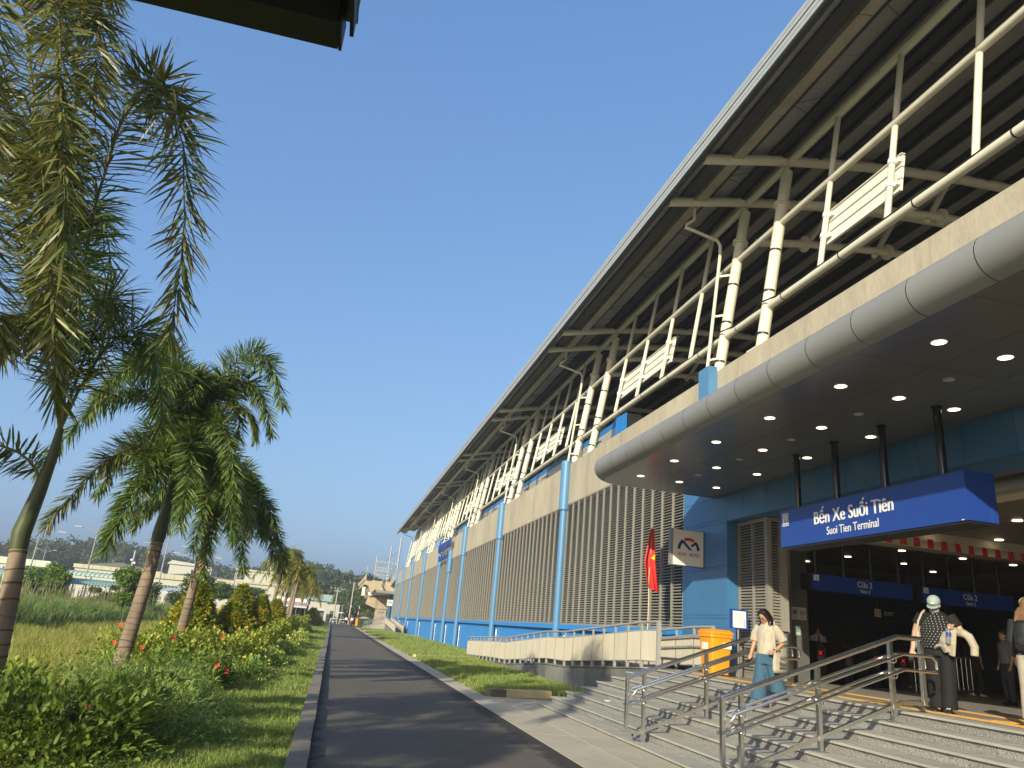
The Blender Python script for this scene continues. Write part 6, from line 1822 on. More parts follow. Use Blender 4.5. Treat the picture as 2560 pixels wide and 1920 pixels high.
for k, (x, lab) in enumerate(((.35, 'white street barrier left of the walking pair'), (1.95, 'white street barrier behind the walking pair'))):
    t = thing('street_barrier', lab, 'barrier', (x, 142, 0)); b = MB()
    b.bar((x - .6, 142, .85), (x + .6, 142, .85), .07, .09); b.bar((x - .6, 142, 0), (x - .6, 142, .85), .06, .06); b.bar((x + .6, 142, 0), (x + .6, 142, .85), .06, .06); b.bar((x - .6, 142, .4), (x + .6, 142, .4), .05, .05)
    b.build('frame', M['signwhite'], t)
t = thing('boom_gate', 'raised white and red boom at the street end right of the walking pair', 'gate', (4.4, 140, 0))
MB().box(4.2, 4.6, 140, 140.4, 0, 1.3).build('post', M['orange'], t)
for k in range(4): MB().bar((4.42 + .03 * k, 139.95, 1.3 + .55 * k), (4.45 + .03 * k, 139.95, 1.3 + .55 * (k + .96)), .09, .09).build('boom_section', M['signwhite'] if k % 2 else M['red'], t)
t = thing('traffic_post', 'red and white post at the foot of the tall utility pole', 'post', (3.35, 141, 0))
for k in range(3): MB().tube([(3.35, 141, .6 * k), (3.38, 141, .6 * k + .58)], .08, 8).build('band', (M['red'], M['signwhite'], M['red'])[k], t)
t = thing('motorbike', 'dark motorbike with a rider-less seat behind the left street barrier', 'motorbike', (.2, 146, 0))
MB().tube([(-.4, 146, .3), (-.4, 146.08, .3)], .3, 12).build('wheel', M['black'], t); MB().tube([(.8, 146, .3), (.8, 146.08, .3)], .3, 12).build('wheel', M['black'], t)
MB().tube([(-.3, 146.04, .55), (.2, 146.04, .6), (.75, 146.04, .9)], [.14, .17, .1], 8).build('body', M['clad'], t); MB().box(-.4, .2, 145.95, 146.15, .72, .8).build('seat', M['black'], t)

# ---------------------------------------------------------------- people
SK = pm('skin', (.40, .23, .14), .5, var=.05); SK2 = pm('skin_pale', (.46, .28, .19), .5, var=.05)
HAIR = pm('black_hair', (.012, .010, .010), .35, var=.1); HAIRB = pm('brown_hair', (.16, .085, .04), .5, var=.2)
def fuse(mb, name, mat, parent, vox=.012, smooth=2, tri=None):
    """union of overlapping volumes into one continuous skin"""
    me = D.meshes.new('tmp'); me.from_pydata([tuple(p) for p in mb.v], [], mb.f)
    o = D.objects.new('tmp', me); COL.objects.link(o)
    m = o.modifiers.new('r', 'REMESH'); m.mode = 'VOXEL'; m.voxel_size = vox
    s = o.modifiers.new('s', 'SMOOTH'); s.factor = .5; s.iterations = smooth
    bpy.context.view_layer.update()
    dg = bpy.context.evaluated_depsgraph_get()
    nm = D.meshes.new_from_object(o.evaluated_get(dg))
    D.objects.remove(o); D.meshes.remove(me)
    base = _W[parent.name] if parent is not None else (0, 0, 0)
    nm.transform(Matrix.Translation(-Vector(base)))
    nm.materials.clear(); nm.materials.append(mat); nm.shade_smooth(); nm.name = name
    return link(name, nm, parent)

class Fig:
    """local frame: l = the figure's left, f = forward, z = up"""
    def __init__(s, base, facing, h=1.0):
        s.b = Vector(base); s.f = Vector((facing[0], facing[1], 0)).normalized(); s.l = Vector((-s.f.y, s.f.x, 0)); s.h = h
    def p(s, l, f, z): return s.b + (s.l * l + s.f * f + Vector((0, 0, z))) * s.h
    def pts(s, L): return [s.p(*q) for q in L]
    def limb(s, mb, L, r, n=12): mb.tube(s.pts(L), [(q[0] * s.h, q[1] * s.h) if isinstance(q, tuple) else q * s.h for q in r] if isinstance(r, list) else r * s.h, n)
    def rings(s, mb, R, n=18):
        """R: (l, f, z, half width, half depth)"""
        rings = []
        for l, f, z, a, b_ in R:
            rings.append([s.p(l + a * math.cos(k * math.tau / n), f + b_ * math.sin(k * math.tau / n), z) for k in range(n)])
        mb.loft(rings)
    def ball(s, mb, l, f, z, rl, rf, rz, nod=0.0, n=14):
        rot = Matrix((s.l, s.f, Vector((0, 0, 1)))).transposed()
        rot = rot @ Matrix.Rotation(-nod, 3, 'X')
        mb.ball(s.p(l, f, z), (rl * s.h, rf * s.h, rz * s.h), n, 10, rot)
    def hand(s, mb, w, d, curl=.6, thumb=1, size=1.0):
        """palm at wrist w pointing along local direction d (l, f, z); five fingers"""
        W = Vector(w); Dv = Vector(d).normalized(); side = Dv.cross(Vector((0, 1, .2))).normalized(); nrm = side.cross(Dv)
        def P(v): return tuple(v)
        k = size
        c = W + Dv * .05 * k
        s.limb(mb, [P(W - Dv * .03), P(W + Dv * .03 * k), P(W + Dv * .085 * k)], [.024, .034 * k, .036 * k], 10)
        for i, (o, L) in enumerate(((-.027, .068), (-.009, .078), (.009, .072), (.026, .056))):
            a = W + Dv * .075 * k + side * o * k; b_ = a + (Dv + nrm * curl * .5) .normalized() * L * .5 * k; e = b_ + (Dv * (1 - curl) + nrm * curl).normalized() * L * .5 * k
            s.limb(mb, [P(a), P(b_), P(e)], [.0105 * k, .0095 * k, .008 * k], 7)
        a = W + Dv * .03 * k - side * .025 * thumb * k; b_ = a + (Dv * .6 - side * .8 * thumb + nrm * .4).normalized() * .04 * k; e = b_ + (Dv + nrm * .5).normalized() * .032 * k
        s.limb(mb, [P(a), P(b_), P(e)], [.013 * k, .011 * k, .009 * k], 7)
    def head(s, mb, c, nod, neck):
        l, f, z = c; sn, cs = math.sin(nod), math.cos(nod)
        def q(dl, df, dz): return (l + dl, f + df * cs + dz * sn * 1.0, z - df * sn + dz * cs)
        def B(dl, df, dz, a, b_, c_): s.ball(mb, *q(dl, df, dz), a, b_, c_, nod)
        B(0, -.008, .03, .075, .092, .088); B(0, .022, -.035, .058, .066, .075); B(0, .052, -.085, .03, .028, .026)
        B(0, .094, -.028, .012, .016, .016); B(0, .086, -.008, .008, .01, .022); B(0, .082, -.062, .022, .012, .007); B(0, .081, -.072, .018, .011, .006)
        for e in (-1, 1):
            B(e * .074, -.004, -.02, .010, .02, .03); B(e * .035, .058, -.03, .026, .022, .024)
        s.limb(mb, [neck, (l, f - .02, z - .03)], [.056, .05], 12)
        return q

def face(F_, t, q, nod, glasses=False, eyes=True):
    dk_ = M['black']
    if eyes:
        b = MB()
        for e in (-1, 1):
            F_.ball(b, *q(e * .031, .083, -.006), .014, .006, .006, nod, 10)
        b.build('eyes', dk_, t)
        b = MB()
        for e in (-1, 1): F_.ball(b, *q(e * .033, .084, .020), .020, .006, .004, nod, 10)
        b.build('eyebrows', dk_, t)
        b = MB(); F_.ball(b, *q(0, .094, -.067), .021, .005, .006, nod, 10); b.build('lips', pm('lips', (.38, .11, .10), .4) if 'lips' not in D.materials else D.materials['lips'], t)
    if glasses:
        b = MB()
        for e in (-1, 1):
            ring_ = [q(e * .033 + .024 * math.cos(k * math.tau / 12), .100, -.008 + .022 * math.sin(k * math.tau / 12)) for k in range(13)]
            F_.limb(b, ring_, .0028, 5); F_.limb(b, [q(e * .057, .098, -.004), q(e * .078, .01, -.005)], .0025, 5)
        F_.limb(b, [q(-.01, .102, -.002), q(.01, .102, -.002)], .0025, 5)
        b.build('glasses', dk_, t)

def shoe(F_, b, l, f, z, ang=0.0, pitch=0.0, L=.25):
    ca, sa = math.cos(ang), math.sin(ang)
    rr_ = []
    for u, w, h in ((-.07, .02, .05), (-.055, .036, .075), (.0, .04, .085), (.07, .045, .06), (.13, .046, .045), (.165, .035, .035), (.18, .012, .02)):
        u *= L / .25
        lift = max(0, -u + .10) * math.tan(pitch)
        rr_.append([F_.p(l + (u * sa + w * math.cos(k * math.tau / 12) * ca), f + u * ca - w * math.cos(k * math.tau / 12) * sa, z + lift + h / 2 + h / 2 * math.sin(k * math.tau / 12)) for k in range(12)])
    b.loft(rr_)

# ---- woman in the white blouse coming down the stairs
zb = ZS[5]
G = Fig((7.22, 11.75, zb), (-.93, -.36), .985)
t0 = D.objects.new('person', None)
nod = .55
mb = MB()
hc = (0, .055, 1.475)
q = G.head(mb, hc, nod, (0, -.01, 1.33))
G.rings(mb, [(0, -.01, .93, .15, .11), (0, -.01, 1.05, .14, .10), (0, -.01, 1.2, .165, .105), (0, -.015, 1.32, .15, .085), (0, -.01, 1.37, .07, .06)])
# right arm hanging forward with the phone, left arm bent over the bag
G.limb(mb, [(-.17, -.01, 1.32), (-.235, -.0, 1.08), (-.245, .10, .86)], [.055, .043, .028]); G.hand(mb, (-.245, .105, .85), (-.0, .45, -.9), .75, -1)
G.limb(mb, [(.17, -.02, 1.32), (.275, -.09, 1.07), (.225, .09, .92)], [.055, .044, .029]); G.hand(mb, (.222, .10, .913), (-.25, .9, -.45), .55, 1)
for sgn, fl, fz_, zz in ((-1, .11, 0, 0.0), (1, -.16, .0, .14)):
    G.limb(mb, [(sgn * .085, 0, .92), (sgn * .09, fl * .45 + .02, .50 + zz * .4), (sgn * .095, fl - .03, .09 + zz)], [.085, .06, .038])
    G.limb(mb, [(sgn * .095, fl - .03, .08 + zz), (sgn * .1, fl + .09, .045 + zz)], [.035, .03])
def person(label, F_, mb, mat, vox=.011):
    base = F_.b
    tmp = D.objects.new('person', None); COL.objects.link(tmp); tmp.location = base; _W[tmp.name] = Vector(base)
    o = fuse(mb, 'person', mat, tmp, vox)
    o.parent = None; o.location = base; nm_ = tmp.name
    D.objects.remove(tmp); o.name = 'person'; _W[o.name] = Vector(base)
    return tag(o, label, 'person')
D.objects.remove(t0)
w1 = person('woman in a white striped blouse and wide blue trousers looking down on the stairs', G, mb, SK)
face(G, w1, q, nod, True)
# hair: cap plus long straight hair behind and over the shoulders
mb = MB(); G.ball(mb, *q(0, -.022, .042), .086, .098, .092, nod); G.ball(mb, *q(0, -.06, -.02), .085, .07, .1, nod)
for e in (-1, 1):
    G.limb(mb, [q(e * .05, .025, .11), q(e * .078, .01, .02), q(e * .085, -.01, -.09), (e * .095, .035, 1.25), (e * .085, .045, 1.20)], [.026, .030, .038, .042, .02])
G.limb(mb, [q(0, -.07, .05), q(0, -.10, -.08), (0, -.10, 1.27), (0, -.10, 1.19)], [(.075, .05), (.085, .05), (.11, .05), (.08, .02)])
G.limb(mb, [(.06, -.06, 1.36), (.13, .0, 1.26), (.125, .03, 1.16)], [.05, .05, .02]); G.limb(mb, [(-.06, -.05, 1.36), (-.12, .02, 1.26), (-.11, .05, 1.18)], [.05, .045, .02])
fuse(mb, 'hair', HAIR, w1, .010, 1)
STR = pm('striped_blouse', (.40, .365, .29), .8, var=.08, scale=7, bump=.8, bscale=11, stretch=(1, 1, .45))
nt = STR.node_tree; bb = nt.nodes['Principled BSDF']; src = bb.inputs['Base Color'].links[0].from_socket
tc = nd(nt, 'ShaderNodeTexCoord'); wv = nd(nt, 'ShaderNodeTexWave'); wv.inputs['Scale'].default_value = 7.0; wv.bands_direction = 'DIAGONAL'; wv.inputs['Distortion'].default_value = .3
mpp = nd(nt, 'ShaderNodeMapping'); mpp.inputs['Scale'].default_value = (1.4, 1.4, 0.0); nt.links.new(tc.outputs['Object'], mpp.inputs[0]); nt.links.new(mpp.outputs[0], wv.inputs['Vector'])
mr = nd(nt, 'ShaderNodeMapRange'); mr.inputs['From Min'].default_value = .80; mr.inputs['From Max'].default_value = .95; mr.inputs['To Max'].default_value = .55; nt.links.new(wv.outputs['Fac'], mr.inputs[0])
mx = nd(nt, 'ShaderNodeMix', data_type='RGBA'); nt.links.new(mr.outputs[0], mx.inputs[0]); nt.links.new(src, mx.inputs[6]); mx.inputs[7].default_value = (.36, .27, .19, 1); nt.links.new(mx.outputs[2], bb.inputs['Base Color'])
mb = MB()
G.rings(mb, [(0, -.005, .86, .185, .135), (0, -.005, .95, .18, .132), (0, -.01, 1.08, .175, .125), (0, -.01, 1.2, .185, .125), (0, -.015, 1.31, .175, .098), (0, -.015, 1.365, .10, .075), (0, -.01, 1.39, .062, .06)])
for sgn in (-1, 1):
    e = [(-.15, -.01, 1.315), (-.225, -.005, 1.19), (-.25, .0, 1.07)] if sgn < 0 else [(.15, -.015, 1.315), (.235, -.055, 1.19), (.28, -.085, 1.08)]
    G.limb(mb, e, [.075, .078, .082])
fuse(mb, 'blouse', STR, w1, .012, 2)
DEN = pm('blue_linen', (.035, .095, .155), .85, bump=.9, bscale=10, stretch=(1, 1, .25), var=.2, scale=6, fine=.08, fscale=200)
mb = MB()
G.rings(mb, [(0, -.005, .97, .145, .115), (0, -.005, .93, .155, .122), (0, -.005, .80, .185, .135), (0, 0, .70, .19, .14)])
for sgn, fl, zz in ((-1, .11, 0.0), (1, -.15, .13)):
    G.rings(mb, [(sgn * .085, .0, .84, .10, .13), (sgn * .095, fl * .35, .55 + zz * .3, .115, .125), (sgn * .105, fl * .75, .28 + zz * .8, .13, .13), (sgn * .11, fl * .95, .13 + zz, .14, .135)])
fuse(mb, 'trousers', DEN, w1, .013, 2)
b = MB(); shoe(G, b, -.10, .11, .008, .1); shoe(G, b, .10, -.13, .145, -.1, .35); b.build('shoes', pm('maroon_shoe', (.09, .02, .025), .6), w1, smooth=True)
b = MB()
for (l, f, z, a) in ((-.10, .11, .0, .1),): shoe(G, b, l, f, z - .012, a, 0, .262)
b.build('shoe_soles', M['white'], w1, smooth=True)
mb = MB(); G.limb(mb, [(.229, .075, .935), (.226, .088, .925)], .036, 12); mb.build('watch', HAIR, w1, smooth=True)
# phone in her right hand
t = MB(); rot = Matrix((G.l, G.f, Vector((0, 0, 1)))).transposed()
c = G.p(-.25, .16, .745)
def obox(c, ax, hx):
    b = MB(); vs = []
    for sz in (-1, 1):
        for sy in (-1, 1):
            for sx in (-1, 1): vs.append(c + ax[0] * hx[0] * sx + ax[1] * hx[1] * sy + ax[2] * hx[2] * sz)
    return b.add(vs, [(0, 2, 3, 1), (4, 5, 7, 6), (0, 1, 5, 4), (2, 6, 7, 3), (0, 4, 6, 2), (1, 3, 7, 5)])
dv = (G.f * .8 - Vector((0, 0, .6))).normalized(); sv = G.l; nv = dv.cross(sv)
tag(obox(c, (sv, dv, nv), (.036, .075, .006)).build('phone', M['black'], None, tuple(c)), 'black phone held low in the right hand of the woman in the white blouse', 'phone')
# tote bag at her left hip
bagm = pm('canvas_tote', (.40, .36, .27), .85, var=.06, scale=6)
c = G.p(.30, .03, .72)
tb = tag(D.objects.new('tote_bag', None), 'cream printed tote bag hanging at the left hip of the woman in the white blouse', 'bag'); COL.objects.link(tb); tb.location = c; _W[tb.name] = Vector(c)
mb = MB(); G.rings(mb, [(.27, .03, .58, .035, .15), (.28, .03, .62, .06, .18), (.275, .035, .76, .055, .17), (.265, .03, .90, .025, .135)], 16); fuse(mb, 'bag_body', bagm, tb, .012, 2)
G2_ = MB(); G.limb(G2_, [(.25, .10, .90), (.20, .06, 1.15), (.15, .0, 1.385), (.17, -.09, 1.2), (.26, -.07, .90)], [(.012, .004)] * 5, 8) if False else G.limb(G2_, [(.25, .10, .90), (.215, .07, 1.15), (.16, .0, 1.405), (.19, -.10, 1.2), (.26, -.07, .90)], .010, 8)
G2_.build('strap', bagm, tb, smooth=True)
uv_u = -G.f; off = G.p(.345, .03, .76)
text('fillopen', .085, G.p(.348, .03, .735), -G.f, (0, 0, 1), M['hallwall'], tb, xs=.8)
text('ailalpun', .085, G.p(.348, .03, .675), -G.f, (0, 0, 1), M['hallwall'], tb, xs=.8)
b = MB()
for k in range(3): b.add([G.p(.345, .10 - .05 * k, .80), G.p(.345, .065 - .05 * k, .80), G.p(.345, .07 - .05 * k, .845), G.p(.345, .095 - .05 * k, .85)], [(0, 1, 2, 3)])
b.build('print', M['hallwall'], tb)

# ---- woman in black with a cap and a mask
G = Fig((8.72, 9.62, ZP), (-.80, -.60), 1.0)
nod = .5; hc = (.0, .045, 1.49); mb = MB()
q = G.head(mb, hc, nod, (0, -.01, 1.35))
G.rings(mb, [(0, 0, .90, .19, .14), (0, .01, 1.05, .19, .15), (0, 0, 1.2, .195, .14), (0, -.01, 1.33, .17, .10), (0, -.01, 1.40, .07, .06)])
G.limb(mb, [(-.20, -.01, 1.33), (-.285, -.02, 1.08), (-.335, .05, .84)], [.068, .058, .034]); G.hand(mb, (-.338, .06, .83), (-.1, .35, -.93), .7, -1, 1.05)
G.limb(mb, [(.20, -.01, 1.33), (.31, .02, 1.10), (.25, .22, 1.14)], [.068, .056, .034]); G.hand(mb, (.245, .23, 1.145), (-.35, .75, .45), .8, 1, 1.05)
for sgn, fl in ((-1, -.05), (1, .07)):
    G.limb(mb, [(sgn * .10, 0, .9), (sgn * .09, fl * .5, .48), (sgn * .075, fl, .09)], [.11, .075, .045]); G.limb(mb, [(sgn * .075, fl - .02, .07), (sgn * .08, fl + .1, .045)], [.04, .035])
w2 = person('woman in a pale cap, face mask and polka-dot sash walking out of the entrance', G, mb, SK2)
mb = MB(); G.ball(mb, *q(0, .055, -.062), .066, .058, .058, nod); fuse(mb, 'face_mask', pm('grey_mask', (.27, .28, .28), .8), w2, .008, 1)
mb = MB(); G.ball(mb, *q(0, -.05, -.03), .084, .062, .085, nod); G.limb(mb, [q(0, -.09, -.05), (0, -.10, 1.36)], [.06, .035]); fuse(mb, 'hair', HAIR, w2, .012, 1)
capm = pm('pale_mint_cap', (.28, .35, .33), .75, var=.05)
mb = MB(); G.ball(mb, *q(0, -.008, .050), .092, .106, .088, nod); fuse(mb, 'cap', capm, w2, .008, 1)
mb = MB()
rr_ = []
for k in range(9):
    a = math.pi * (.12 + .76 * k / 8); rr_.append((q(.083 * math.cos(a) * 1.02, .045 + .055 * math.sin(a), .035), q(.088 * math.cos(a), .06 + .115 * math.sin(a), .012)))
for k in range(8):
    a, b_ = rr_[k], rr_[k + 1]
    mb.prism([G.p(*a[0]), G.p(*a[1]), G.p(*b_[1]), G.p(*b_[0])], (0, 0, .006))
mb.build('cap_brim', capm, w2, smooth='all')
b = MB()
for k in range(3):
    z0 = .052; l0 = -.018 + .016 * k
    p0 = q(l0, .097 - .004 * k * 0, z0); p1 = q(l0 + .012, .097, z0); p2 = q(l0 + .012 - .010, .090, z0 + .012 + .010 * (k)); p3 = q(l0 - .010, .090, z0 + .012 + .010 * k)
    b.add([G.p(*p0) + G.f * .008, G.p(*p1) + G.f * .008, G.p(*p2) + G.f * .008, G.p(*p3) + G.f * .008], [(0, 1, 2, 3)])
b.build('cap_emblem', M['white'], w2)
BLK = pm('black_cotton', (.0045, .0045, .005), .85, var=.15)
mb = MB()
G.rings(mb, [(0, 0, .86, .205, .165), (0, .012, .95, .215, .178), (0, .012, 1.06, .21, .175), (0, 0, 1.2, .21, .158), (0, -.01, 1.32, .19, .115), (0, -.012, 1.385, .11, .08), (0, -.01, 1.405, .07, .065)])
G.limb(mb, [(-.17, -.01, 1.33), (-.255, -.015, 1.20)], [.09, .085]); G.limb(mb, [(.17, -.01, 1.33), (.275, .005, 1.18)], [.09, .085])
fuse(mb, 'shirt', BLK, w2, .013, 2)
# polka dot wrap: a broad diagonal sash from the left shoulder across the belly
def torso_r(z):
    T = [(.86, .205, .165), (.95, .215, .178), (1.06, .21, .175), (1.2, .21, .158), (1.32, .19, .115), (1.385, .11, .08), (1.41, .07, .065)]
    for (a, x0, y0), (c, x1, y1) in zip(T[:-1], T[1:]):
        if z <= c: u = max(0, (z - a) / (c - a)); return x0 + (x1 - x0) * u, y0 + (y1 - y0) * u
    return T[-1][1], T[-1][2]
b = MB(); dots = MB(); NA = 26; NZ = 22
def sp(a, z, d):
    rx, ry = torso_r(z); return G.p((rx + d) * math.cos(a), (ry + d) * math.sin(a) + .008, z)
grid = {}
for j in range(NZ + 1):
    z = .865 + (1.40 - .865) * j / NZ
    # angles: pi/2 is the front, 0 the left side, pi the right side
    lo = .25 + 1.05 * max(0, (z - 1.12) / .28); hi = math.pi - .12 - 1.55 * max(0, (z - 1.10) / .30)
    lo = min(lo, 1.22); hi = max(hi, lo + .18)
    for i in range(NA + 1): grid[i, j] = sp(lo + (hi - lo) * i / NA, z, .012 + .004 * math.sin(i * 1.3 + j * .7))
vs = [grid[i, j] for j in range(NZ + 1) for i in range(NA + 1)]
b.add(vs, [(j * (NA + 1) + i, j * (NA + 1) + i + 1, (j + 1) * (NA + 1) + i + 1, (j + 1) * (NA + 1) + i) for j in range(NZ) for i in range(NA)])
sash = b.build('polka_dot_sash', BLK, w2, smooth='all')
row = 0; z = .885
while z < 1.38:
    lo = .25 + 1.05 * max(0, (z - 1.12) / .28); hi = math.pi - .12 - 1.55 * max(0, (z - 1.10) / .30); lo = min(lo, 1.22); hi = max(hi, lo + .18)
    rx, ry = torso_r(z); st_ = .046 / max(.09, rx); a = lo + .05 + (st_ / 2 if row % 2 else 0)
    while a < hi - .03:
        c = sp(a, z, .020); nv_ = (G.l * math.cos(a) + G.f * math.sin(a)).normalized(); e1 = nv_.cross(Vector((0, 0, 1))).normalized()
        dots.add([c + e1 * .0068 * math.cos(k * math.tau / 8) + Vector((0, 0, .0068 * math.sin(k * math.tau / 8))) for k in range(8)], [tuple(range(8))])
        a += st_
    z += .036; row += 1
dots.build('dots', pm('dot_print', (.36, .36, .36), .8), sash)
mb = MB()
G.rings(mb, [(0, 0, .96, .18, .14), (0, 0, .86, .20, .155), (0, 0, .76, .205, .155)])
for sgn, fl in ((-1, -.05), (1, .07)):
    G.rings(mb, [(sgn * .10, 0, .86, .115, .14), (sgn * .10, fl * .4, .55, .105, .115), (sgn * .09, fl * .8, .25, .098, .105), (sgn * .085, fl, .055, .105, .115)])
fuse(mb, 'trousers', BLK, w2, .013, 2)
b = MB(); shoe(G, b, -.08, -.04, .004, -.15, 0, .27); shoe(G, b, .08, .09, .004, .12, 0, .27); b.build('shoes', M['black'], w2, smooth=True)
b = MB()
for (l, f) in ((.075, .175), (.10, .18)): G.ball(b, l, f, .07, .012, .012, .008)
b.build('shoe_charms', M['white'], w2)
c = G.p(-.345, .13, .715)
dv = (G.f * .5 - Vector((0, 0, .85))).normalized(); sv = G.l; nv = dv.cross(sv)
tag(obox(c, (sv, dv, nv), (.034, .07, .006)).build('phone', M['black'], None, tuple(c)), 'dark phone in the right hand of the capped woman in black', 'phone')
c = G.p(-.24, -.03, .9)
tb = tag(D.objects.new('tote_bag', None), 'cream shoulder bag tucked under the right arm of the capped woman', 'bag'); COL.objects.link(tb); tb.location = c; _W[tb.name] = Vector(c)
mb = MB(); G.rings(mb, [(-.25, -.02, .84, .03, .13), (-.255, -.02, .88, .05, .15), (-.25, -.02, 1.02, .05, .14), (-.245, -.02, 1.13, .025, .11)], 16); fuse(mb, 'bag_body', bagm, tb, .013, 2)
b = MB(); b.tube(G.pts([(-.25, .08, 1.10), (-.215, .12, 1.24), (-.165, .085, 1.36), (-.15, .0, 1.40), (-.17, -.09, 1.34), (-.24, -.10, 1.10)]), [.015] * 6, 8); b.build('strap', bagm, tb, smooth=True)
# bottle
c = G.p(.20, .33, 1.04)
bt = tag(D.objects.new('water_bottle', None), 'clear water bottle with a blue label in the left hand of the capped woman', 'bottle'); COL.objects.link(bt); bt.location = c; _W[bt.name] = Vector(c)
plas = pm('clear_plastic', (.50, .55, .60), .12, var=.02); plas.node_tree.nodes['Principled BSDF'].inputs['Transmission Weight'].default_value = .75
U = (Vector((0, 0, 1)) + G.l * .12).normalized()
def bt_(L, r, mat, nm): MB().tube([c + U * z for z in L], r, 14).build(nm, mat, bt, smooth=True)
bt_([-.10, -.09, .04, .07, .10, .115], [.028, .033, .033, .03, .014, .013], plas, 'bottle_body'); bt_([.0, .055], [.0345, .0345], pm('label_blue', (.02, .07, .32), .4), 'label'); bt_([.115, .138], [.016, .016], M['white'], 'cap')
# jacket over her left arm: folded cloth with a hanging sleeve
jc = G.p(.26, .16, 1.0)
jk = tag(D.objects.new('jacket', None), 'cream jacket draped over the left forearm of the capped woman', 'jacket'); COL.objects.link(jk); jk.location = jc; _W[jk.name] = Vector(jc)
mb = MB()
G.limb(mb, [(.16, .23, 1.10), (.25, .20, 1.12), (.33, .10, 1.10)], [(.05, .05), (.065, .06), (.06, .055)])
G.limb(mb, [(.16, .24, 1.10), (.13, .26, .98), (.11, .24, .90), (.14, .23, .82)], [(.055, .03), (.085, .04), (.07, .035), (.05, .02)])
G.limb(mb, [(.24, .22, 1.10), (.22, .25, .95), (.20, .22, .78)], [(.06, .04), (.07, .04), (.06, .02)])
G.limb(mb, [(.33, .10, 1.12), (.42, .12, 1.06), (.48, .14, .92), (.47, .15, .80)], [.055, .06, .055, .052])
G.limb(mb, [(.10, .22, .93), (.02, .20, .90), (-.02, .19, .86)], [(.05, .02), (.045, .02), (.02, .01)])
fuse(mb, 'cloth', pm('cream_jacket', (.37, .33, .255), .85, var=.15, scale=9, bump=1.0, bscale=16), jk, .011, 2)

# ---- figures seen less: right edge walker, hall guard, legs behind the handrail, dim walkers, far pair
def simple(label, base, facing, h, top, bottom, skin, pose=0.0, hair=HAIR, cap=None, vox=.016, sleeves=False):
    G = Fig(base, facing, h / 1.68); mb = MB(); hc = (0, .02, 1.55)
    q = G.head(mb, hc, .1, (0, -.01, 1.40))
    G.rings(mb, [(0, 0, .93, .16, .11), (0, 0, 1.1, .15, .105), (0, 0, 1.28, .18, .11), (0, -.01, 1.39, .15, .085), (0, -.01, 1.44, .07, .06)])
    for s_ in (-1, 1):
        G.limb(mb, [(s_ * .18, 0, 1.37), (s_ * .235, -.02 + pose * s_ * .2, 1.1), (s_ * .24, .05 + pose * s_ * .45, .86)], [.055, .043, .028]); G.hand(mb, (s_ * .24, .06 + pose * s_ * .45, .85), (0, .3, -.95), .5, s_)
        fl = -s_ * pose
        G.limb(mb, [(s_ * .09, 0, .93), (s_ * .095, fl * .5 + .02, .5), (s_ * .095, fl, .09)], [.09, .062, .04])
    p = person(label, G, mb, skin, vox)
    face(G, p, q, .1)
    mb = MB(); G.ball(mb, *q(0, -.02, .04), .085, .098, .092, .1); G.ball(mb, *q(0, -.055, -.03), .08, .06, .09, .1); fuse(mb, 'hair', hair, p, vox, 1)
    mb = MB(); G.rings(mb, [(0, 0, .90, .18, .13), (0, 0, 1.1, .172, .125), (0, 0, 1.28, .195, .125), (0, -.012, 1.39, .165, .095), (0, -.01, 1.445, .08, .07)])
    for s_ in (-1, 1):
        e = [(s_ * .17, 0, 1.37), (s_ * .237, -.02 + pose * s_ * .2, 1.1)] + ([(s_ * .242, .045 + pose * s_ * .43, .89)] if sleeves else [])
        G.limb(mb, e, [.075, .065] + ([.05] if sleeves else []))
    fuse(mb, 'shirt', top, p, vox, 2)
    mb = MB(); G.rings(mb, [(0, 0, .99, .15, .115), (0, 0, .85, .18, .135)])
    for s_ in (-1, 1):
        fl = -s_ * pose
        G.limb(mb, [(s_ * .09, 0, .90), (s_ * .095, fl * .5 + .02, .5), (s_ * .098, fl, .08)], [.11, .085, .072])
    fuse(mb, 'trousers', bottom, p, vox, 2)
    b = MB()
    for s_ in (-1, 1): shoe(G, b, s_ * .1, -s_ * pose - .01, .0, 0)
    b.build('shoes', M['white'] if pose else M['black'], p, smooth=True)
    if cap:
        mb = MB(); G.ball(mb, *q(0, -.008, .05), .092, .105, .085, .1); fuse(mb, 'cap', cap, p, vox, 1)
        MB().prism([G.p(*q(-.075, .06, .035)), G.p(*q(-.06, .15, .02)), G.p(*q(.06, .15, .02)), G.p(*q(.075, .06, .035))], (0, 0, .01)).build('cap_brim', cap, p)
    return p, G, q
creamcap = pm('cream_cap', (.48, .43, .33), .8); navyj = pm('dark_navy_jacket', (.014, .014, .020), .7); creamt = pm('cream_trousers', (.34, .30, .24), .85); whites = pm('white_uniform', (.50, .48, .44), .8); drk = pm('dark_trousers', (.03, .03, .035), .8); gryt = pm('grey_trousers', (.10, .10, .10), .85)
p, G, q = simple('person with a cream cap, dark jacket and backpack, cut by the right edge', (8.85, 8.2, ZP), (.9, .45), 1.58, navyj, creamt, SK, .16, HAIRB, creamcap, .014, True)
mb = MB()
for k in range(7): G.limb(mb, [q(-.06 + .02 * k, -.08, -.03), q(-.09 + .03 * k, -.12, -.10), (-.13 + .043 * k, -.12 + .01 * (k % 3), 1.34)], [.03, .03, .016])
fuse(mb, 'long_hair', HAIRB, p, .012, 1)
c = G.p(0, -.22, 1.15)
bk = tag(D.objects.new('backpack', None), 'small black backpack on the person cut by the right edge', 'backpack'); COL.objects.link(bk); bk.location = c; _W[bk.name] = Vector(c)
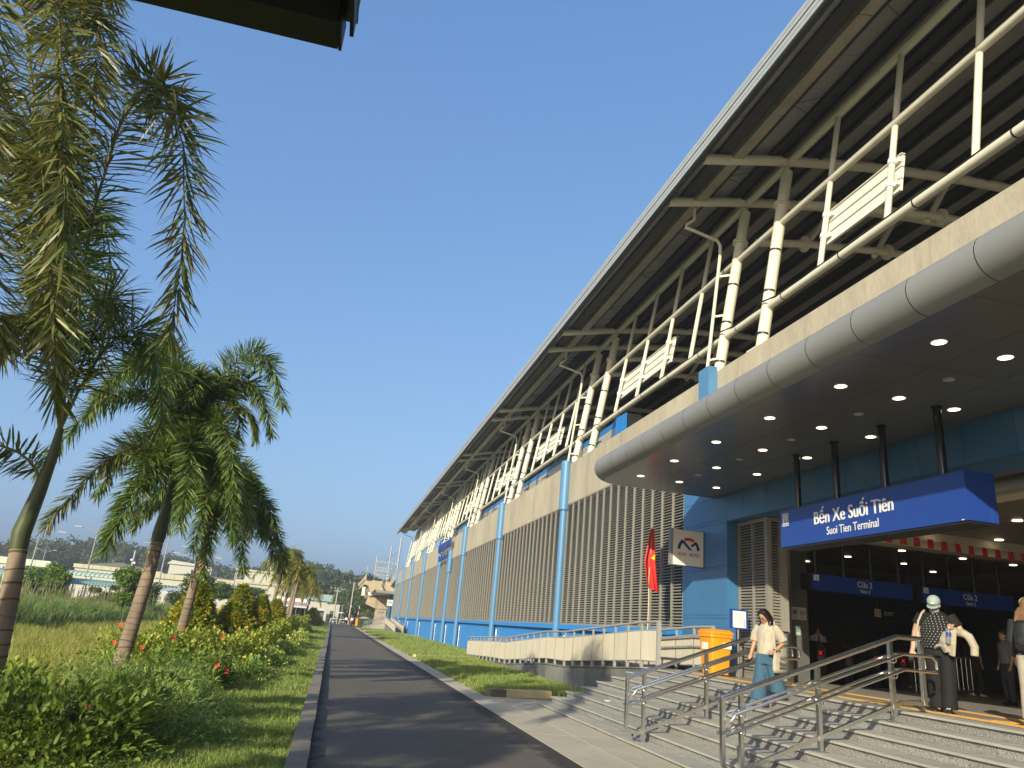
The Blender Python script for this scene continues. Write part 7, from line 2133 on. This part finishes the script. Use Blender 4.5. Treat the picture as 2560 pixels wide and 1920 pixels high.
mb = MB(); G.rings(mb, [(0, -.20, .96, .10, .06), (0, -.20, 1.0, .135, .085), (0, -.20, 1.2, .13, .08), (0, -.19, 1.32, .10, .06), (0, -.185, 1.36, .05, .03)], 20); fuse(mb, 'pack_body', M['black'], bk, .012, 2)
b = MB(); G.ball(b, 0, -.285, 1.08, .10, .015, .07); b.build('front_pocket', M['purlin'], bk, smooth='all')
b = MB()
for s_ in (-1, 1): b.tube(G.pts([(s_ * .09, -.13, 1.34), (s_ * .11, .0, 1.43), (s_ * .12, .125, 1.33), (s_ * .14, .10, 1.1), (s_ * .13, -.10, 1.0)]), .016, 8)
b.build('strap', M['black'], bk, smooth=True)
p, G, q = simple('guard in a dark cap and pale shirt with a dark tie, behind the ticket gates', (13.2, 18.9, ZP), (-.35, -1), 1.45, whites, drk, SK, 0, HAIR, M['black'], .016)
b = MB(); b.add(G.pts([(-.02, .118, 1.41), (.02, .118, 1.41), (.035, .145, 1.12), (0, .145, 1.06), (-.035, .145, 1.12)]), [(0, 1, 2, 3, 4)]); b.build('tie', M['black'], p)
b = MB(); G.limb(b, [(-.21, 0, 1.42), (-.12, 0, 1.44)], .02); G.limb(b, [(.21, 0, 1.42), (.12, 0, 1.44)], .02); b.build('shoulder_boards', M['black'], p)
simple('dim walker in grey trousers striding behind the near handrail', (17.2, 20.0, ZP), (.9, .5), 1.55, drk, gryt, SK, .14, HAIR, None, .016)
simple('dim figure in dark clothes standing deep in the hall behind the capped woman', (17.6, 18.2, ZP), (1, .2), 1.6, drk, drk, SK, .1, HAIR, None, .018)
simple('dim figure in a grey shirt deep in the hall at the right', (14.4, 14.0, ZP), (-1, .3), 1.55, pm('grey_shirt', (.14, .14, .15), .8), drk, SK, 0, HAIR, None, .018)
simple('far walker in white, left one of the pair on the path', (2.35, 130, -.0), (.1, 1), 1.5, M['white'], drk, SK, .12, HAIR, None, .022)
simple('far walker in white, right one of the pair on the path', (3.35, 133, -.0), (0, 1), 1.5, M['white'], drk, SK, .1, HAIR, None, .022)

# ---------------------------------------------------------------- morning haze
hm = D.materials.new('morning_haze'); hm.use_nodes = True
nt = hm.node_tree
nt.nodes.remove(nt.nodes['Principled BSDF'])
pv_ = nt.nodes.new('ShaderNodeVolumePrincipled')
pv_.inputs['Color'].default_value = (0.86, 0.90, 0.95, 1); pv_.inputs['Density'].default_value = 0.0011; pv_.inputs['Anisotropy'].default_value = 0.25
nt.links.new(pv_.outputs[0], nt.nodes['Material Output'].inputs['Volume'])
tag(MB().box(-1205, 1205, -65, 2205, -1.1, 17.9).build('haze', hm), kind='stuff')
